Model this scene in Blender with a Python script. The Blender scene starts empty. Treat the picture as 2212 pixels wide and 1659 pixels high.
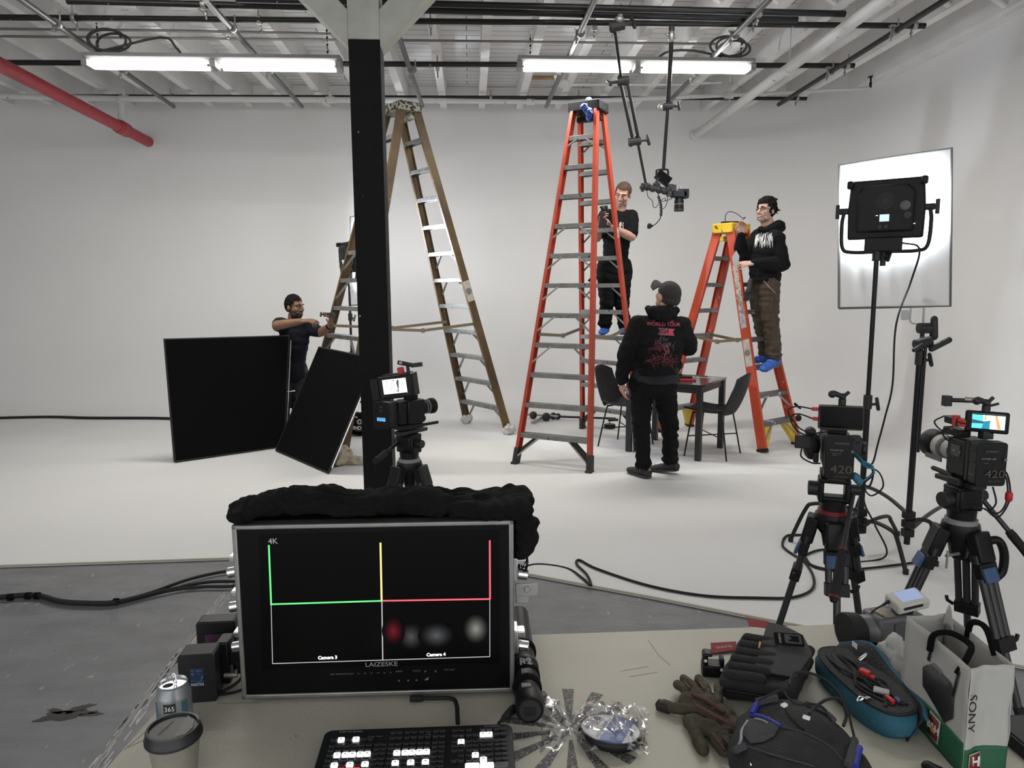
import bpy, bmesh, math, random
from mathutils import Vector, Matrix, noise, Euler
V = Vector
PI = math.pi
COL = bpy.context.scene.collection
scene = bpy.context.scene

# ---------------------------------------------------------------- camera
W, H, FPX, CAMH = 2212., 1659., 1534., 1.65
_p, _y, _r = math.radians(7.7), math.radians(3.3), math.radians(0.37)
CF = V((math.sin(_y)*math.cos(_p), math.cos(_y)*math.cos(_p), -math.sin(_p)))
_r0 = V((math.cos(_y), -math.sin(_y), 0)); _u0 = _r0.cross(CF)
CR = _r0*math.cos(_r) - _u0*math.sin(_r)
CU = _u0*math.cos(_r) + _r0*math.sin(_r)
CAM = V((0, 0, CAMH))
def ray(px, py): return CF + CR*((px - W/2)/FPX) + CU*((H/2 - py)/FPX)
def at(px, py, Y):            # the point of that sight line at depth Y
    d = ray(px, py); return CAM + d*(Y/d.y)
def gp(px, py, z=0.0):        # the point of that sight line on the level z
    d = ray(px, py); return CAM + d*((z - CAMH)/d.z)
cd = bpy.data.cameras.new('camera'); cam = bpy.data.objects.new('camera', cd); COL.objects.link(cam)
cd.sensor_width = 36; cd.lens = FPX/W*36; cd.clip_start = .05; cd.clip_end = 100
_m = Matrix((CR, CU, -CF)).transposed().to_4x4(); _m.translation = CAM; cam.matrix_world = _m
scene.camera = cam

# ---------------------------------------------------------------- materials
MATS = {}
def mat(name, col, rough=.5, metal=0., vary=0., vscale=8., bump=0., bscale=60., emit=None, estr=0., spec=.5, trans=0., coat=0., speck=None, alpha=1., stretch=None):
    if name in MATS: return MATS[name]
    m = bpy.data.materials.new(name); m.use_nodes = True; nt = m.node_tree; N = nt.nodes; L = nt.links
    b = N['Principled BSDF']; c = (col[0], col[1], col[2], 1)
    b.inputs['Base Color'].default_value = c; b.inputs['Roughness'].default_value = rough
    b.inputs['Metallic'].default_value = metal; b.inputs['Specular IOR Level'].default_value = spec
    if trans: b.inputs['Transmission Weight'].default_value = trans
    if coat: b.inputs['Coat Weight'].default_value = coat
    if alpha < 1: b.inputs['Alpha'].default_value = alpha
    if emit: b.inputs['Emission Color'].default_value = (*emit, 1); b.inputs['Emission Strength'].default_value = estr
    if vary or bump or speck:
        tc = N.new('ShaderNodeTexCoord'); mp = N.new('ShaderNodeMapping'); L.new(tc.outputs['Object'], mp.inputs[0])
        if stretch: mp.inputs['Scale'].default_value = stretch
    out = None
    if vary:
        n = N.new('ShaderNodeTexNoise'); n.inputs['Scale'].default_value = vscale; n.inputs['Detail'].default_value = 5
        L.new(mp.outputs[0], n.inputs['Vector'])
        r = N.new('ShaderNodeValToRGB'); r.color_ramp.elements[0].position = .3; r.color_ramp.elements[1].position = .7
        r.color_ramp.elements[0].color = (*[max(0, x*(1 - vary)) for x in col], 1); r.color_ramp.elements[1].color = (*[min(1, x*(1 + vary)) for x in col], 1)
        L.new(n.outputs[0], r.inputs[0]); out = r.outputs[0]; L.new(out, b.inputs['Base Color'])
    if speck:                                   # paint spots and scuffs: (colour, scale, threshold)
        n = N.new('ShaderNodeTexNoise'); n.inputs['Scale'].default_value = speck[1]; n.inputs['Detail'].default_value = 2
        L.new(mp.outputs[0], n.inputs['Vector'])
        r = N.new('ShaderNodeValToRGB'); r.color_ramp.elements[0].position = speck[2]; r.color_ramp.elements[1].position = speck[2] + .03
        L.new(n.outputs[0], r.inputs[0])
        x = N.new('ShaderNodeMix'); x.data_type = 'RGBA'
        L.new(r.outputs[0], x.inputs[0]); x.inputs[6].default_value = c; x.inputs[7].default_value = (*speck[0], 1)
        if out: L.new(out, x.inputs[6])
        L.new(x.outputs[2], b.inputs['Base Color'])
    if bump:
        n2 = N.new('ShaderNodeTexNoise'); n2.inputs['Scale'].default_value = bscale; n2.inputs['Detail'].default_value = 4
        L.new(mp.outputs[0], n2.inputs['Vector'])
        bp = N.new('ShaderNodeBump'); bp.inputs['Strength'].default_value = bump; bp.inputs['Distance'].default_value = .01
        L.new(n2.outputs[0], bp.inputs['Height']); L.new(bp.outputs[0], b.inputs['Normal'])
    MATS[name] = m; return m
def emis(name, col, s): return mat(name, (0, 0, 0), .6, emit=col, estr=s)

M_white = mat('cyclorama_paint', (.78, .775, .765), .75, vary=.015, vscale=1.2, bump=.05, bscale=40, spec=.25)
M_ceil = mat('ceiling_paint', (.78, .77, .76), .7, vary=.05, vscale=3, bump=.1, bscale=30, spec=.3)
M_black = mat('black_plastic', (.006, .006, .0065), .45, spec=.3, vary=.2, vscale=20)
M_blackm = mat('black_metal', (.006, .006, .0065), .4, spec=.35, vary=.25, vscale=10)
M_rubber = mat('black_rubber', (.007, .007, .007), .75)
M_dgrey = mat('dark_grey_plastic', (.02, .02, .021), .45, vary=.2, vscale=15)
M_grey = mat('grey_plastic', (.12, .12, .125), .4)
M_alu = mat('aluminium', (.36, .36, .35), .4, .8, vary=.2, vscale=14)
M_step = mat('ladder_step', (.20, .20, .19), .5, .25, vary=.25, vscale=9, speck=((.03, .03, .03), 26, .66))
M_chrome = mat('chrome', (.75, .75, .76), .18, 1)
M_black_cloth = mat('black_cloth', (.006, .006, .0065), .95, bump=.5, bscale=220, spec=.1)
M_glass = mat('dark_glass', (.003, .003, .0035), .2, spec=.15)
M_red = mat('red_plastic', (.5, .02, .02), .4)
M_blue = mat('blue_clip', (.045, .10, .22), .45)
M_paperw = mat('white_print', (.75, .75, .75), .6)
M_greyp = mat('grey_print', (.28, .28, .29), .6)

# ---------------------------------------------------------------- objects
def props(o, label=None, cat=None, group=None, kind=None):
    if label: o['label'] = label
    if cat: o['category'] = cat
    if group: o['group'] = group
    if kind: o['kind'] = kind
    return o
WM = {}
def thing(name, label, cat, loc=(0, 0, 0), rotz=0., group=None, kind=None, rot=None):
    o = bpy.data.objects.new(name, None); COL.objects.link(o)
    o.empty_display_size = .05
    o.location = loc; o.rotation_euler = rot if rot else (0, 0, rotz)
    WM[o.name] = Matrix.Translation(V(loc)) @ Euler(o.rotation_euler).to_matrix().to_4x4()
    return props(o, label, cat, group, kind)
def root_of(o):
    while o.parent: o = o.parent
    return o
def frame(o, x, z):           # matrix at o with local x along x and local z as near to z as it goes
    x = V(x).normalized(); z = V(z); y = z.cross(x).normalized(); z = x.cross(y).normalized()
    m = Matrix((x, y, z)).transposed().to_4x4(); m.translation = V(o); return m
def axis_frame(p0, p1, up=(0, 0, 1)):  # local z from p0 to p1
    z = (V(p1) - V(p0)).normalized(); u = V(up)
    if abs(z.dot(u)) > .98: u = V((0, 1, 0)) if abs(z.y) < .9 else V((1, 0, 0))
    x = u.cross(z).normalized(); y = z.cross(x)
    m = Matrix((x, y, z)).transposed().to_4x4(); m.translation = V(p0); return m

class MB:
    def __init__(s, M=None): s.v = []; s.f = []; s.mi = []; s.M = M or Matrix(); s.m = 0
    def add(s, vs, fs, M=None):
        b = len(s.v); T = s.M @ M if M else s.M
        s.v += [T @ V(v) for v in vs]; s.f += [tuple(b + i for i in f) for f in fs]; s.mi += [s.m]*len(fs); return s
    def box(s, c, d, M=None):
        x, y, z = d[0]/2, d[1]/2, d[2]/2; c = V(c)
        vs = [c + V((a*x, b*y, e*z)) for a in (-1, 1) for b in (-1, 1) for e in (-1, 1)]
        return s.add(vs, [(0, 1, 3, 2), (4, 6, 7, 5), (0, 4, 5, 1), (2, 3, 7, 6), (0, 2, 6, 4), (1, 5, 7, 3)], M)
    def hexa(s, q, p):        # two quads joined
        return s.add(list(q) + list(p), [(3, 2, 1, 0), (4, 5, 6, 7), (0, 1, 5, 4), (1, 2, 6, 5), (2, 3, 7, 6), (3, 0, 4, 7)])
    def bar(s, p0, p1, w, h, up=(0, 0, 1)):     # w along up x axis, h along up
        T = axis_frame(p0, p1, up); l = (V(p1) - V(p0)).length
        return s.box((0, 0, l/2), (w, h, l), T)
    def prism(s, poly, d, M=None, z0=0.):       # polygon in local xy, thickness d along z
        n = len(poly); a = sum(poly[i][0]*poly[(i+1) % n][1] - poly[(i+1) % n][0]*poly[i][1] for i in range(n))
        if a < 0: poly = poly[::-1]
        vs = [(x, y, z0) for x, y in poly] + [(x, y, z0 + d) for x, y in poly]
        return s.add(vs, [tuple(range(n))[::-1], tuple(range(n, 2*n))] + [(i, (i+1) % n, n + (i+1) % n, n + i) for i in range(n)], M)
    def lathe(s, prof, M=None, n=24, caps=True):
        vs = []; fs = []; k = len(prof)
        for r, z in prof: vs += [(r*math.cos(2*PI*i/n), r*math.sin(2*PI*i/n), z) for i in range(n)]
        for j in range(k - 1): fs += [(j*n + i, j*n + (i+1) % n, (j+1)*n + (i+1) % n, (j+1)*n + i) for i in range(n)]
        if caps: fs += [tuple(range(n))[::-1], tuple((k-1)*n + i for i in range(n))]
        return s.add(vs, fs, M)
    def cyl(s, p0, p1, r0, r1=None, n=16):
        l = (V(p1) - V(p0)).length
        return s.lathe([(r0, 0), (r0 if r1 is None else r1, l)], axis_frame(p0, p1), n)
    def tube(s, pts, r, n=8):
        pts = [V(p) for p in pts]; k = len(pts); rs = r if hasattr(r, '__len__') else [r]*k
        vs = []; fs = []; t0 = (pts[1] - pts[0]).normalized()
        u = V((0, 0, 1)) if abs(t0.z) < .9 else V((1, 0, 0)); x = u.cross(t0).normalized()
        for i, p in enumerate(pts):
            t = (pts[min(i+1, k-1)] - pts[max(i-1, 0)])
            t = t.normalized() if t.length > 1e-9 else t0
            x = (x - t*x.dot(t)); x = x.normalized() if x.length > 1e-6 else t.orthogonal().normalized()
            y = t.cross(x)
            vs += [p + (x*math.cos(2*PI*j/n) + y*math.sin(2*PI*j/n))*rs[i] for j in range(n)]
        for i in range(k - 1): fs += [(i*n + j, i*n + (j+1) % n, (i+1)*n + (j+1) % n, (i+1)*n + j) for j in range(n)]
        fs += [tuple(range(n))[::-1], tuple((k-1)*n + j for j in range(n))]
        return s.add(vs, fs)
    def ell(s, c, r, M=None, n=12, k=8):
        c = V(c); r = r if hasattr(r, '__len__') else (r, r, r)
        vs = [(0, 0, -1)]; fs = []
        for j in range(1, k):
            a = -PI/2 + PI*j/k; vs += [(math.cos(a)*math.cos(2*PI*i/n), math.cos(a)*math.sin(2*PI*i/n), math.sin(a)) for i in range(n)]
        vs.append((0, 0, 1)); t = len(vs) - 1
        fs += [(0, 1 + (i+1) % n, 1 + i) for i in range(n)]
        for j in range(k - 2): fs += [(1 + j*n + i, 1 + j*n + (i+1) % n, 1 + (j+1)*n + (i+1) % n, 1 + (j+1)*n + i) for i in range(n)]
        fs += [(t, 1 + (k-2)*n + i, 1 + (k-2)*n + (i+1) % n) for i in range(n)]
        vs = [V((a[0]*r[0], a[1]*r[1], a[2]*r[2])) for a in vs]
        if M: vs = [M @ a for a in vs]
        return s.add([c + a for a in vs], fs)
    def cap(s, p0, r0, p1, r1=None, n=12):      # tapered capsule
        r1 = r0 if r1 is None else r1; l = (V(p1) - V(p0)).length
        pr = [(r0*math.sin(a), -r0*math.cos(a)) for a in (.12, .6, 1.1)] + [(r0, 0), (r1, l)] + [(r1*math.cos(a), l + r1*math.sin(a)) for a in (.5, 1., 1.45)]
        return s.lathe(pr, axis_frame(p0, p1), n)
    def grid(s, fn, nu, nv):  # open surface fn(u, v)
        vs = [fn(i/nu, j/nv) for j in range(nv + 1) for i in range(nu + 1)]
        return s.add(vs, [(j*(nu+1) + i, j*(nu+1) + i + 1, (j+1)*(nu+1) + i + 1, (j+1)*(nu+1) + i) for j in range(nv) for i in range(nu)])
    def build_each(s, name, m, parent=None, **k):   # every loose piece an object of its own
        up = list(range(len(s.v)))
        def find(i):
            while up[i] != i: up[i] = up[up[i]]; i = up[i]
            return i
        for f in s.f:
            for i in f[1:]: up[find(i)] = find(f[0])
        g = {}
        for f, mi in zip(s.f, s.mi): g.setdefault(find(f[0]), []).append((f, mi))
        for fs in g.values():
            ix = {}; q = MB()
            for f, mi in fs: q.f.append(tuple(ix.setdefault(i, len(ix)) for i in f)); q.mi.append(mi)
            q.v = [None]*len(ix)
            for i, j in ix.items(): q.v[j] = s.v[i]
            o = q.build(name, m, parent, **k)
        return o
    def build(s, name, m, parent=None, bevel=0., bseg=2, smooth=True, world=False, solid=0., angle=40):
        vs = s.v
        if world and parent:
            inv = WM[root_of(parent).name].inverted(); vs = [inv @ v for v in vs]
        me = bpy.data.meshes.new(name); me.from_pydata([tuple(v) for v in vs], [], s.f)
        ms = m if isinstance(m, (list, tuple)) else [m]
        for x in ms: me.materials.append(x)
        if len(ms) > 1: me.polygons.foreach_set('material_index', s.mi)
        return link(name, me, parent, bevel, bseg, smooth, solid, angle)
def link(name, me, parent=None, bevel=0., bseg=2, smooth=True, solid=0., angle=40):
    if smooth:
        me.polygons.foreach_set('use_smooth', [True]*len(me.polygons)); me.set_sharp_from_angle(angle=math.radians(angle))
    o = bpy.data.objects.new(name, me); COL.objects.link(o)
    if parent: o.parent = parent
    if solid:
        d = o.modifiers.new('solid', 'SOLIDIFY'); d.thickness = solid; d.offset = 0
    if bevel:
        d = o.modifiers.new('bevel', 'BEVEL'); d.width = bevel; d.segments = bseg; d.limit_method = 'ANGLE'; d.angle_limit = math.radians(35)
        d.harden_normals = False
    return o
def dup(root, loc=None, rotz=None, label=None, group=None):
    r = root.copy(); COL.objects.link(r)
    if loc is not None: r.location = loc
    if rotz is not None: r.rotation_euler = (0, 0, rotz)
    if label: r['label'] = label
    if group: r['group'] = group
    for ch in list(root.children):
        c = ch.copy(); COL.objects.link(c); c.parent = r
        for g in list(ch.children):
            d = g.copy(); COL.objects.link(d); d.parent = c
    return r
def text(s, size, M, m, parent=None, name='lettering', depth=.0004, world=False, sx=1., align='CENTER', bold=0.):
    cu = bpy.data.curves.new(name, 'FONT'); cu.body = s; cu.size = size; cu.extrude = depth; cu.align_x = align; cu.align_y = 'CENTER'; cu.offset = bold
    cu.resolution_u = 3
    t = bpy.data.objects.new(name, cu); COL.objects.link(t)
    dg = bpy.context.evaluated_depsgraph_get(); me = bpy.data.meshes.new_from_object(t.evaluated_get(dg))
    bpy.data.objects.remove(t); T = M @ Matrix.Diagonal((sx, 1, 1, 1))
    if world and parent: T = WM[root_of(parent).name].inverted() @ T
    me.transform(T); me.materials.clear(); me.materials.append(m); me.name = name
    return link(name, me, parent, smooth=False)
def remesh(mb, voxel, smooth=4, fn=None, noise_amp=0., noise_scale=8., M=None):
    """Melts the overlapping closed pieces of mb into one continuous skin."""
    me = bpy.data.meshes.new('skin'); me.from_pydata([tuple(v) for v in mb.v], [], mb.f)
    o = bpy.data.objects.new('skin', me); COL.objects.link(o)
    r = o.modifiers.new('r', 'REMESH'); r.mode = 'VOXEL'; r.voxel_size = voxel
    if smooth:
        q = o.modifiers.new('s', 'SMOOTH'); q.iterations = smooth; q.factor = .5
    dg = bpy.context.evaluated_depsgraph_get(); e = bpy.data.meshes.new_from_object(o.evaluated_get(dg))
    bpy.data.objects.remove(o); bpy.data.meshes.remove(me)
    if noise_amp or fn:
        nn = [v.normal.copy() for v in e.vertices]
        for v, n in zip(e.vertices, nn):
            c = v.co.copy()
            if noise_amp:
                a = noise_amp(c) if callable(noise_amp) else noise_amp
                if a: v.co = c + n*a*(noise.noise(c*noise_scale) + .5*noise.noise(c*noise_scale*2.3 + V((7, 3, 1))))
            if fn:
                d = fn(c, n)
                if d is not None: v.co = d
    return e
def skin(name, mb, m, parent, voxel, smooth=4, world=True, matfn=None, **k):
    e = remesh(mb, voxel, smooth, **k); e.name = name
    ms = m if isinstance(m, (list, tuple)) else [m]
    e.materials.clear()
    for x in ms: e.materials.append(x)
    if matfn:
        e.polygons.foreach_set('material_index', [matfn(p.center) for p in e.polygons])
    else: e.polygons.foreach_set('material_index', [0]*len(e.polygons))
    if world and parent: e.transform(WM[root_of(parent).name].inverted())
    e.polygons.foreach_set('use_smooth', [True]*len(e.polygons))
    o = bpy.data.objects.new(name, e); COL.objects.link(o)
    if parent: o.parent = parent
    return o
def spline(pts, n=8):         # Catmull-Rom through the points
    p = [V(a) for a in pts]; p = [p[0]*2 - p[1]] + p + [p[-1]*2 - p[-2]]; out = []
    for i in range(1, len(p) - 2):
        a, b, c, d = p[i-1:i+3]
        for k in range(n):
            t = k/n; out.append(.5*((2*b) + (c - a)*t + (2*a - 5*b + 4*c - d)*t*t + (3*b - a - 3*c + d)*t**3))
    return out + [p[-2]]
def cable(name, pts, r, m=None, parent=None, world=True, n=8, seg=8):
    return MB().tube(spline(pts, n), r, seg).build(name, m or M_rubber, parent, world=world)
def rrect(w, h, r, n=5):      # rounded rectangle outline
    o = []
    for cx, cy, a0 in ((w/2-r, h/2-r, 0), (-w/2+r, h/2-r, 90), (-w/2+r, -h/2+r, 180), (w/2-r, -h/2+r, 270)):
        for i in range(n + 1):
            a = math.radians(a0 + 90*i/n); o.append((cx + r*math.cos(a), cy + r*math.sin(a)))
    return o
def lerp(a, b, t): return V(a)*(1 - t) + V(b)*t
# ---------------------------------------------------------------- the room
YB, XR, ZJ, ZD = 9.9, 4.85, 4.03, 4.31          # back wall, right wall, joist undersides, decking
RC, RF = 1.7, .5                               # corner and cove radii
def S(o, label, cat): return props(o, label, cat, kind='structure')

def floor_mat():
    m = bpy.data.materials.new('grey_painted_floor'); m.use_nodes = True; nt = m.node_tree; N = nt.nodes; L = nt.links; b = N['Principled BSDF']
    tc = N.new('ShaderNodeTexCoord')
    def nz(s, d=5, sc=(1, 1, 1), rot=0):
        mp = N.new('ShaderNodeMapping'); mp.inputs['Scale'].default_value = sc; mp.inputs['Rotation'].default_value = (0, 0, rot); L.new(tc.outputs['Object'], mp.inputs[0])
        n = N.new('ShaderNodeTexNoise'); n.inputs['Scale'].default_value = s; n.inputs['Detail'].default_value = d; L.new(mp.outputs[0], n.inputs['Vector']); return n.outputs[0]
    def ramp(i, a, b2, c0, c1):
        r = N.new('ShaderNodeValToRGB'); r.color_ramp.elements[0].position = a; r.color_ramp.elements[1].position = b2
        r.color_ramp.elements[0].color = (*c0, 1); r.color_ramp.elements[1].color = (*c1, 1); L.new(i, r.inputs[0]); return r.outputs[0]
    base = ramp(nz(3, 6, (1, 3, 1), .5), .3, .7, (.17, .17, .178), (.23, .23, .24))
    def over(bs, fac, col):
        x = N.new('ShaderNodeMix'); x.data_type = 'RGBA'; L.new(fac, x.inputs[0]); L.new(bs, x.inputs[6]); x.inputs[7].default_value = (*col, 1); return x.outputs[2]
    c = over(base, ramp(nz(34, 3, (1, .35, 1), -.7), .69, .73, (0, 0, 0), (.55, .55, .55)), (.5, .5, .48))
    c = over(c, ramp(nz(60, 2), .72, .75, (0, 0, 0), (.7, .7, .7)), (.02, .02, .02))
    L.new(c, b.inputs['Base Color'])
    L.new(ramp(nz(9, 4), .3, .7, (.42,)*3, (.6,)*3), b.inputs['Roughness'])
    bp = N.new('ShaderNodeBump'); bp.inputs['Strength'].default_value = .25; bp.inputs['Distance'].default_value = .01
    L.new(nz(22, 6, (1, 2.5, 1), .5), bp.inputs['Height']); L.new(bp.outputs[0], b.inputs['Normal']); return m
def deck_mat():
    m = bpy.data.materials.new('white_deck_boards'); m.use_nodes = True; nt = m.node_tree; N = nt.nodes; L = nt.links; b = N['Principled BSDF']
    tc = N.new('ShaderNodeTexCoord'); br = N.new('ShaderNodeTexBrick'); L.new(tc.outputs['Object'], br.inputs[0])
    br.inputs['Scale'].default_value = 1; br.inputs['Brick Width'].default_value = 3.1; br.inputs['Row Height'].default_value = .14; br.inputs['Mortar Size'].default_value = .005
    br.inputs['Color1'].default_value = (.76, .75, .745, 1); br.inputs['Color2'].default_value = (.70, .69, .69, 1); br.inputs['Mortar'].default_value = (.13, .12, .11, 1)
    n = N.new('ShaderNodeTexNoise'); n.inputs['Scale'].default_value = 26; n.inputs['Detail'].default_value = 2; L.new(tc.outputs['Object'], n.inputs['Vector'])
    r = N.new('ShaderNodeValToRGB'); r.color_ramp.elements[0].position = .74; r.color_ramp.elements[1].position = .76; L.new(n.outputs[0], r.inputs[0])
    x = N.new('ShaderNodeMix'); x.data_type = 'RGBA'; L.new(r.outputs[0], x.inputs[0]); L.new(br.outputs[0], x.inputs[6]); x.inputs[7].default_value = (.1, .09, .08, 1)
    L.new(x.outputs[2], b.inputs['Base Color']); b.inputs['Roughness'].default_value = .7; return m

# grey floor, one slab under everything
m = MB(); m.box((-1, 4, -.1), (18, 14, .17)); S(m.build('floor', floor_mat()), 'grey painted concrete floor with white scuffs around the table', 'floor')
# white stage floor and the cyclorama that rises out of it
def path(off):            # plan line of the wall, moved inward by off
    pts = [(-9.5, YB - off)]; r = RC - off; cx, cy = XR - RC, YB - RC
    pts += [(cx + r*math.sin(a*PI/2/14), cy + r*math.cos(a*PI/2/14)) for a in range(15)]
    return pts + [(XR - off, -2.5)]
prof = [(RF*(1 - math.sin(a*PI/2/10)), RF*(1 - math.cos(a*PI/2/10))) for a in range(11)] + [(0, ZD - .005)]
vs = []; fs = []; n = len(path(0))
for off, z in prof: vs += [(x, y, z) for x, y in path(off)]
for j in range(len(prof) - 1): fs += [(j*n + i + 1, j*n + i, (j+1)*n + i, (j+1)*n + i + 1) for i in range(n - 1)]
m = MB(); m.add(vs, fs); o = m.build('wall_back', M_white, solid=0); S(o, 'white curved cyclorama wall sweeping from back to right side', 'wall')
edge = [V((-9.5, 4.28, 0)), gp(0, 1222), gp(515, 1205), V((-.5, 4.33, 0)), gp(1130, 1238), gp(1400, 1288), gp(1640, 1335), gp(2200, 1438), V((3.5, 2.15, 0)), V((XR - RF, 1.6, 0))]
poly = [(p.x, p.y) for p in edge] + [(x, y) for x, y in path(RF)[::-1][1:]]
m = MB(); m.prism(poly, .012, z0=-.012)
S(m.build('floor_stage', M_white, smooth=False), 'white painted stage floor in front of the cyclorama', 'floor')
m = MB(); ee = [V((p.x, p.y, -.001)) for p in edge]; m.tube(ee, .006, 6)
S(m.build('trim_1', mat('bare_edge', (.45, .42, .3), .8)), 'thin bare edge where white stage floor meets grey floor', 'trim')
# seam across the grey floor
m = MB(); a, b = gp(535, 1217, -.014), gp(170, 1700, -.014); d = (b - a).normalized(); nn = V((-d.y, d.x, 0))
random.seed(3)
for k in range(150):
    t = random.random(); q = lerp(a, b, t) + nn*random.choice((-.012, .012, .03))*random.uniform(.6, 1.4); l = random.uniform(.008, .05)
    m.bar(q - d*l, q + d*l, random.uniform(.002, .006), .0012)
m.bar(a, b, .003, .0008)
S(m.build('trim_2', mat('scuffed_tape', (.5, .5, .48), .35)), 'scuffed whitish seam line running across the grey floor', 'trim')
m = MB(); c = gp(140, 1545, -.0145)
for dx, dy, rx, ry, a, sd in ((0, 0, .105, .03, .12, 1.3), (.035, .045, .05, .022, .55, 4.1), (-.05, .032, .035, .014, -.35, 7.7), (.10, -.002, .04, .012, 0, 2.2)):
    pl = []
    for i in range(44):
        an = 2*PI*i/44; r = 1 + .55*noise.noise(V((math.cos(an)*1.8 + sd*3, math.sin(an)*1.8, sd))) + .2*noise.noise(V((math.cos(an)*6, math.sin(an)*6 + sd, sd)))
        pl.append((rx*r*math.cos(an), ry*r*math.sin(an)))
    m.prism(pl, .0004, Matrix.Translation(c + V((dx, dy, 0))) @ Matrix.Rotation(a, 4, 'Z'))
S(m.build('trim_3', mat('floor_stain', (.022, .018, .018), .5, vary=.4, vscale=30)), 'dark brown stain on the grey floor left of the can', 'stain')

# other walls of the hall, out of view
m = MB(); m.box((-9.6, 4, 2), (.2, 14, 4.7)); S(m.build('wall_left', M_white), 'white side wall beyond the frame', 'wall')
m = MB(); m.box((XR + .22, 4, 2.1), (.15, 14, 4.6)); m.box((-2.3, YB + .22, 2.1), (14.6, .15, 4.6)); S(m.build('wall_outer', M_white), 'masonry wall behind the cyclorama', 'wall')

# ceiling: decking with joists and bridging as its children
ceil = S(MB().box((-2.3, 4, ZD + .03), (14.8, 14, .06)).build('ceiling', deck_mat()), 'white board ceiling on exposed joists', 'ceiling')
JX = [.19 + .505*k for k in range(-18, 10)]
for x in JX:
    MB().box((x, 4.2, (ZJ + ZD)/2), (.088, 11.6, ZD - ZJ)).build('joist', M_ceil, ceil)
for yb in (6.25, ):
    for a, b in zip(JX, JX[1:]):
        MB().bar((a + .045, yb, ZJ + .02), (b - .045, yb, ZD - .02), .05, .02).bar((a + .045, yb + .06, ZD - .02), (b - .045, yb + .06, ZJ + .02), .05, .02).build('bridging', M_ceil, ceil)
MB().box((-2.3, YB + .08, (ZJ + ZD)/2), (14.6, .1, ZD - ZJ)).build('rim_board', M_ceil, ceil)
MB().box((XR - .01, 3.7, ZJ + .11), (.2, 12.2, .3)).build('wall_beam', M_ceil, ceil)
m = MB(); x0 = at(1390, 200, 9.5); m.box((x0.x*.0 + .95, 9.45, ZD - .012), (.42, .1, .02)); m.build('patch_board', mat('bare_wood', (.45, .3, .13), .7, vary=.2, vscale=5), ceil)

# timber post with its two braces
M_post = mat('black_paint', (.006, .006, .007), .7, spec=.2, bump=.5, bscale=45, speck=((.5, .5, .5), 30, .76))
M_sage = mat('sage_paint', (.46, .47, .41), .7, vary=.1, vscale=8, bump=.3, bscale=25)
PY = 4.6; pt = at(791, 96, PY); pb = at(822, 1060, PY); pw = .188; px = (pt.x + pb.x)/2
post = thing('timber_post', 'square timber post painted black below and pale green above, with angled braces', 'post', (px, PY, 0))
m = MB(); m.box((0, 0, pt.z/2 - .007), (pw, pw, pt.z + .014)); m.build('shaft', M_post, post, bevel=.006)
m = MB(); m.box((0, 0, (pt.z + ZJ - .25)/2), (pw, pw, ZJ - .25 - pt.z)); m.build('upper_shaft', M_sage, post, bevel=.006)
for s in (-1, 1):
    T = V((s*.95, 0, ZJ - .25)); B = V((s*.02, 0, pt.z - .02)); d = V((s*.09, 0, 0))
    zc_ = ZJ - .25 - pt.z; q = [(s*pw/2, pt.z - .04), (s*pw/2, pt.z + .17), (s*(pw/2 + zc_ - .17), ZJ - .25), (s*(pw/2 + zc_ + .04), ZJ - .25)]
    m = MB(); m.prism(q, pw*.96, Matrix.Translation((0, pw*.48, 0)) @ Matrix.Rotation(PI/2, 4, 'X')); m.build('brace', M_sage, post, bevel=.004)
m = MB(); m.box((0, 0, ZJ - .125), (7.5, .2, .245)); m.build('girder', M_sage, post)

# ---------------------------------------------------------------- pipes under the ceiling
M_pipe = mat('black_pipe', (.006, .006, .007), .42, spec=.4, speck=((.3, .3, .3), 18, .74))
M_gpipe = mat('dark_steel_pipe', (.13, .13, .135), .4, .6)
M_wpipe = mat('white_pipe', (.62, .62, .61), .45, speck=((.3, .28, .22), 14, .7))
def clamp(parent, p, axis=(1, 0, 0), s=1.):
    p = V(p); M = frame(p, axis, (0, 0, 1)); m = MB(M)
    m.lathe([(.033*s, -.018*s), (.037*s, -.01*s), (.037*s, .01*s), (.033*s, .018*s)], Matrix.Rotation(PI/2, 4, 'Y'), 12)
    m.cyl((0, .04*s, .03*s), (0, .04*s, -.085*s), .007*s, n=8); m.box((0, .04*s, -.05*s), (.012, .03, .022)); m.box((0, .03*s, .035*s), (.03*s, .05*s, .018*s)); m.cyl((0, -.02, .0), (0, -.02, .1*s), .007, n=8)
    m.build('clamp', M_alu, parent, world=True)
def pipe(name, label, pts, r, m, clamps=(), ax=(1, 0, 0), cat='pipe', group=None):
    t = thing(name, label, cat, pts[0], group=group)
    MB().tube(pts, r, 14).build('tube', m, t, world=True)
    for c in clamps: clamp(t, c, ax, r/.024)
    return t
def hp(z, *p): return [gp(x, y, z) for x, y in p]
G = 'black pipes of the overhead grid'
a = hp(3.86, (510, -2), (1300, 23), (1825, 30)); pipe('grid_pipe', 'uppermost black cross pipe of the ceiling grid, with worn paint near its end', [a[0], a[2]], .025, M_pipe, [gp(1640, 27, 3.86)], group=G)
a = hp(3.86, (145, 2), (670, 20), (1300, 39), (1722, 43)); pipe('grid_pipe', 'black cross pipe just below the uppermost one, ending shortest at the right', [a[0], a[3]], .026, M_pipe, [gp(440, 10, 3.86), gp(1340, 40, 3.86), gp(1632, 42, 3.86)], group=G)
a = hp(3.9, (-60, 37), (690, 46), (1300, 57), (1998, 56)); pipe('grid_pipe', 'longest black cross pipe, passing behind the post braces to the right wall pipe', [a[0], a[3]], .024, M_pipe, [gp(x, y, 3.9) for x, y in ((160, 40), (560, 44), (930, 50), (1285, 57), (1975, 55))], group=G)
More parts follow.
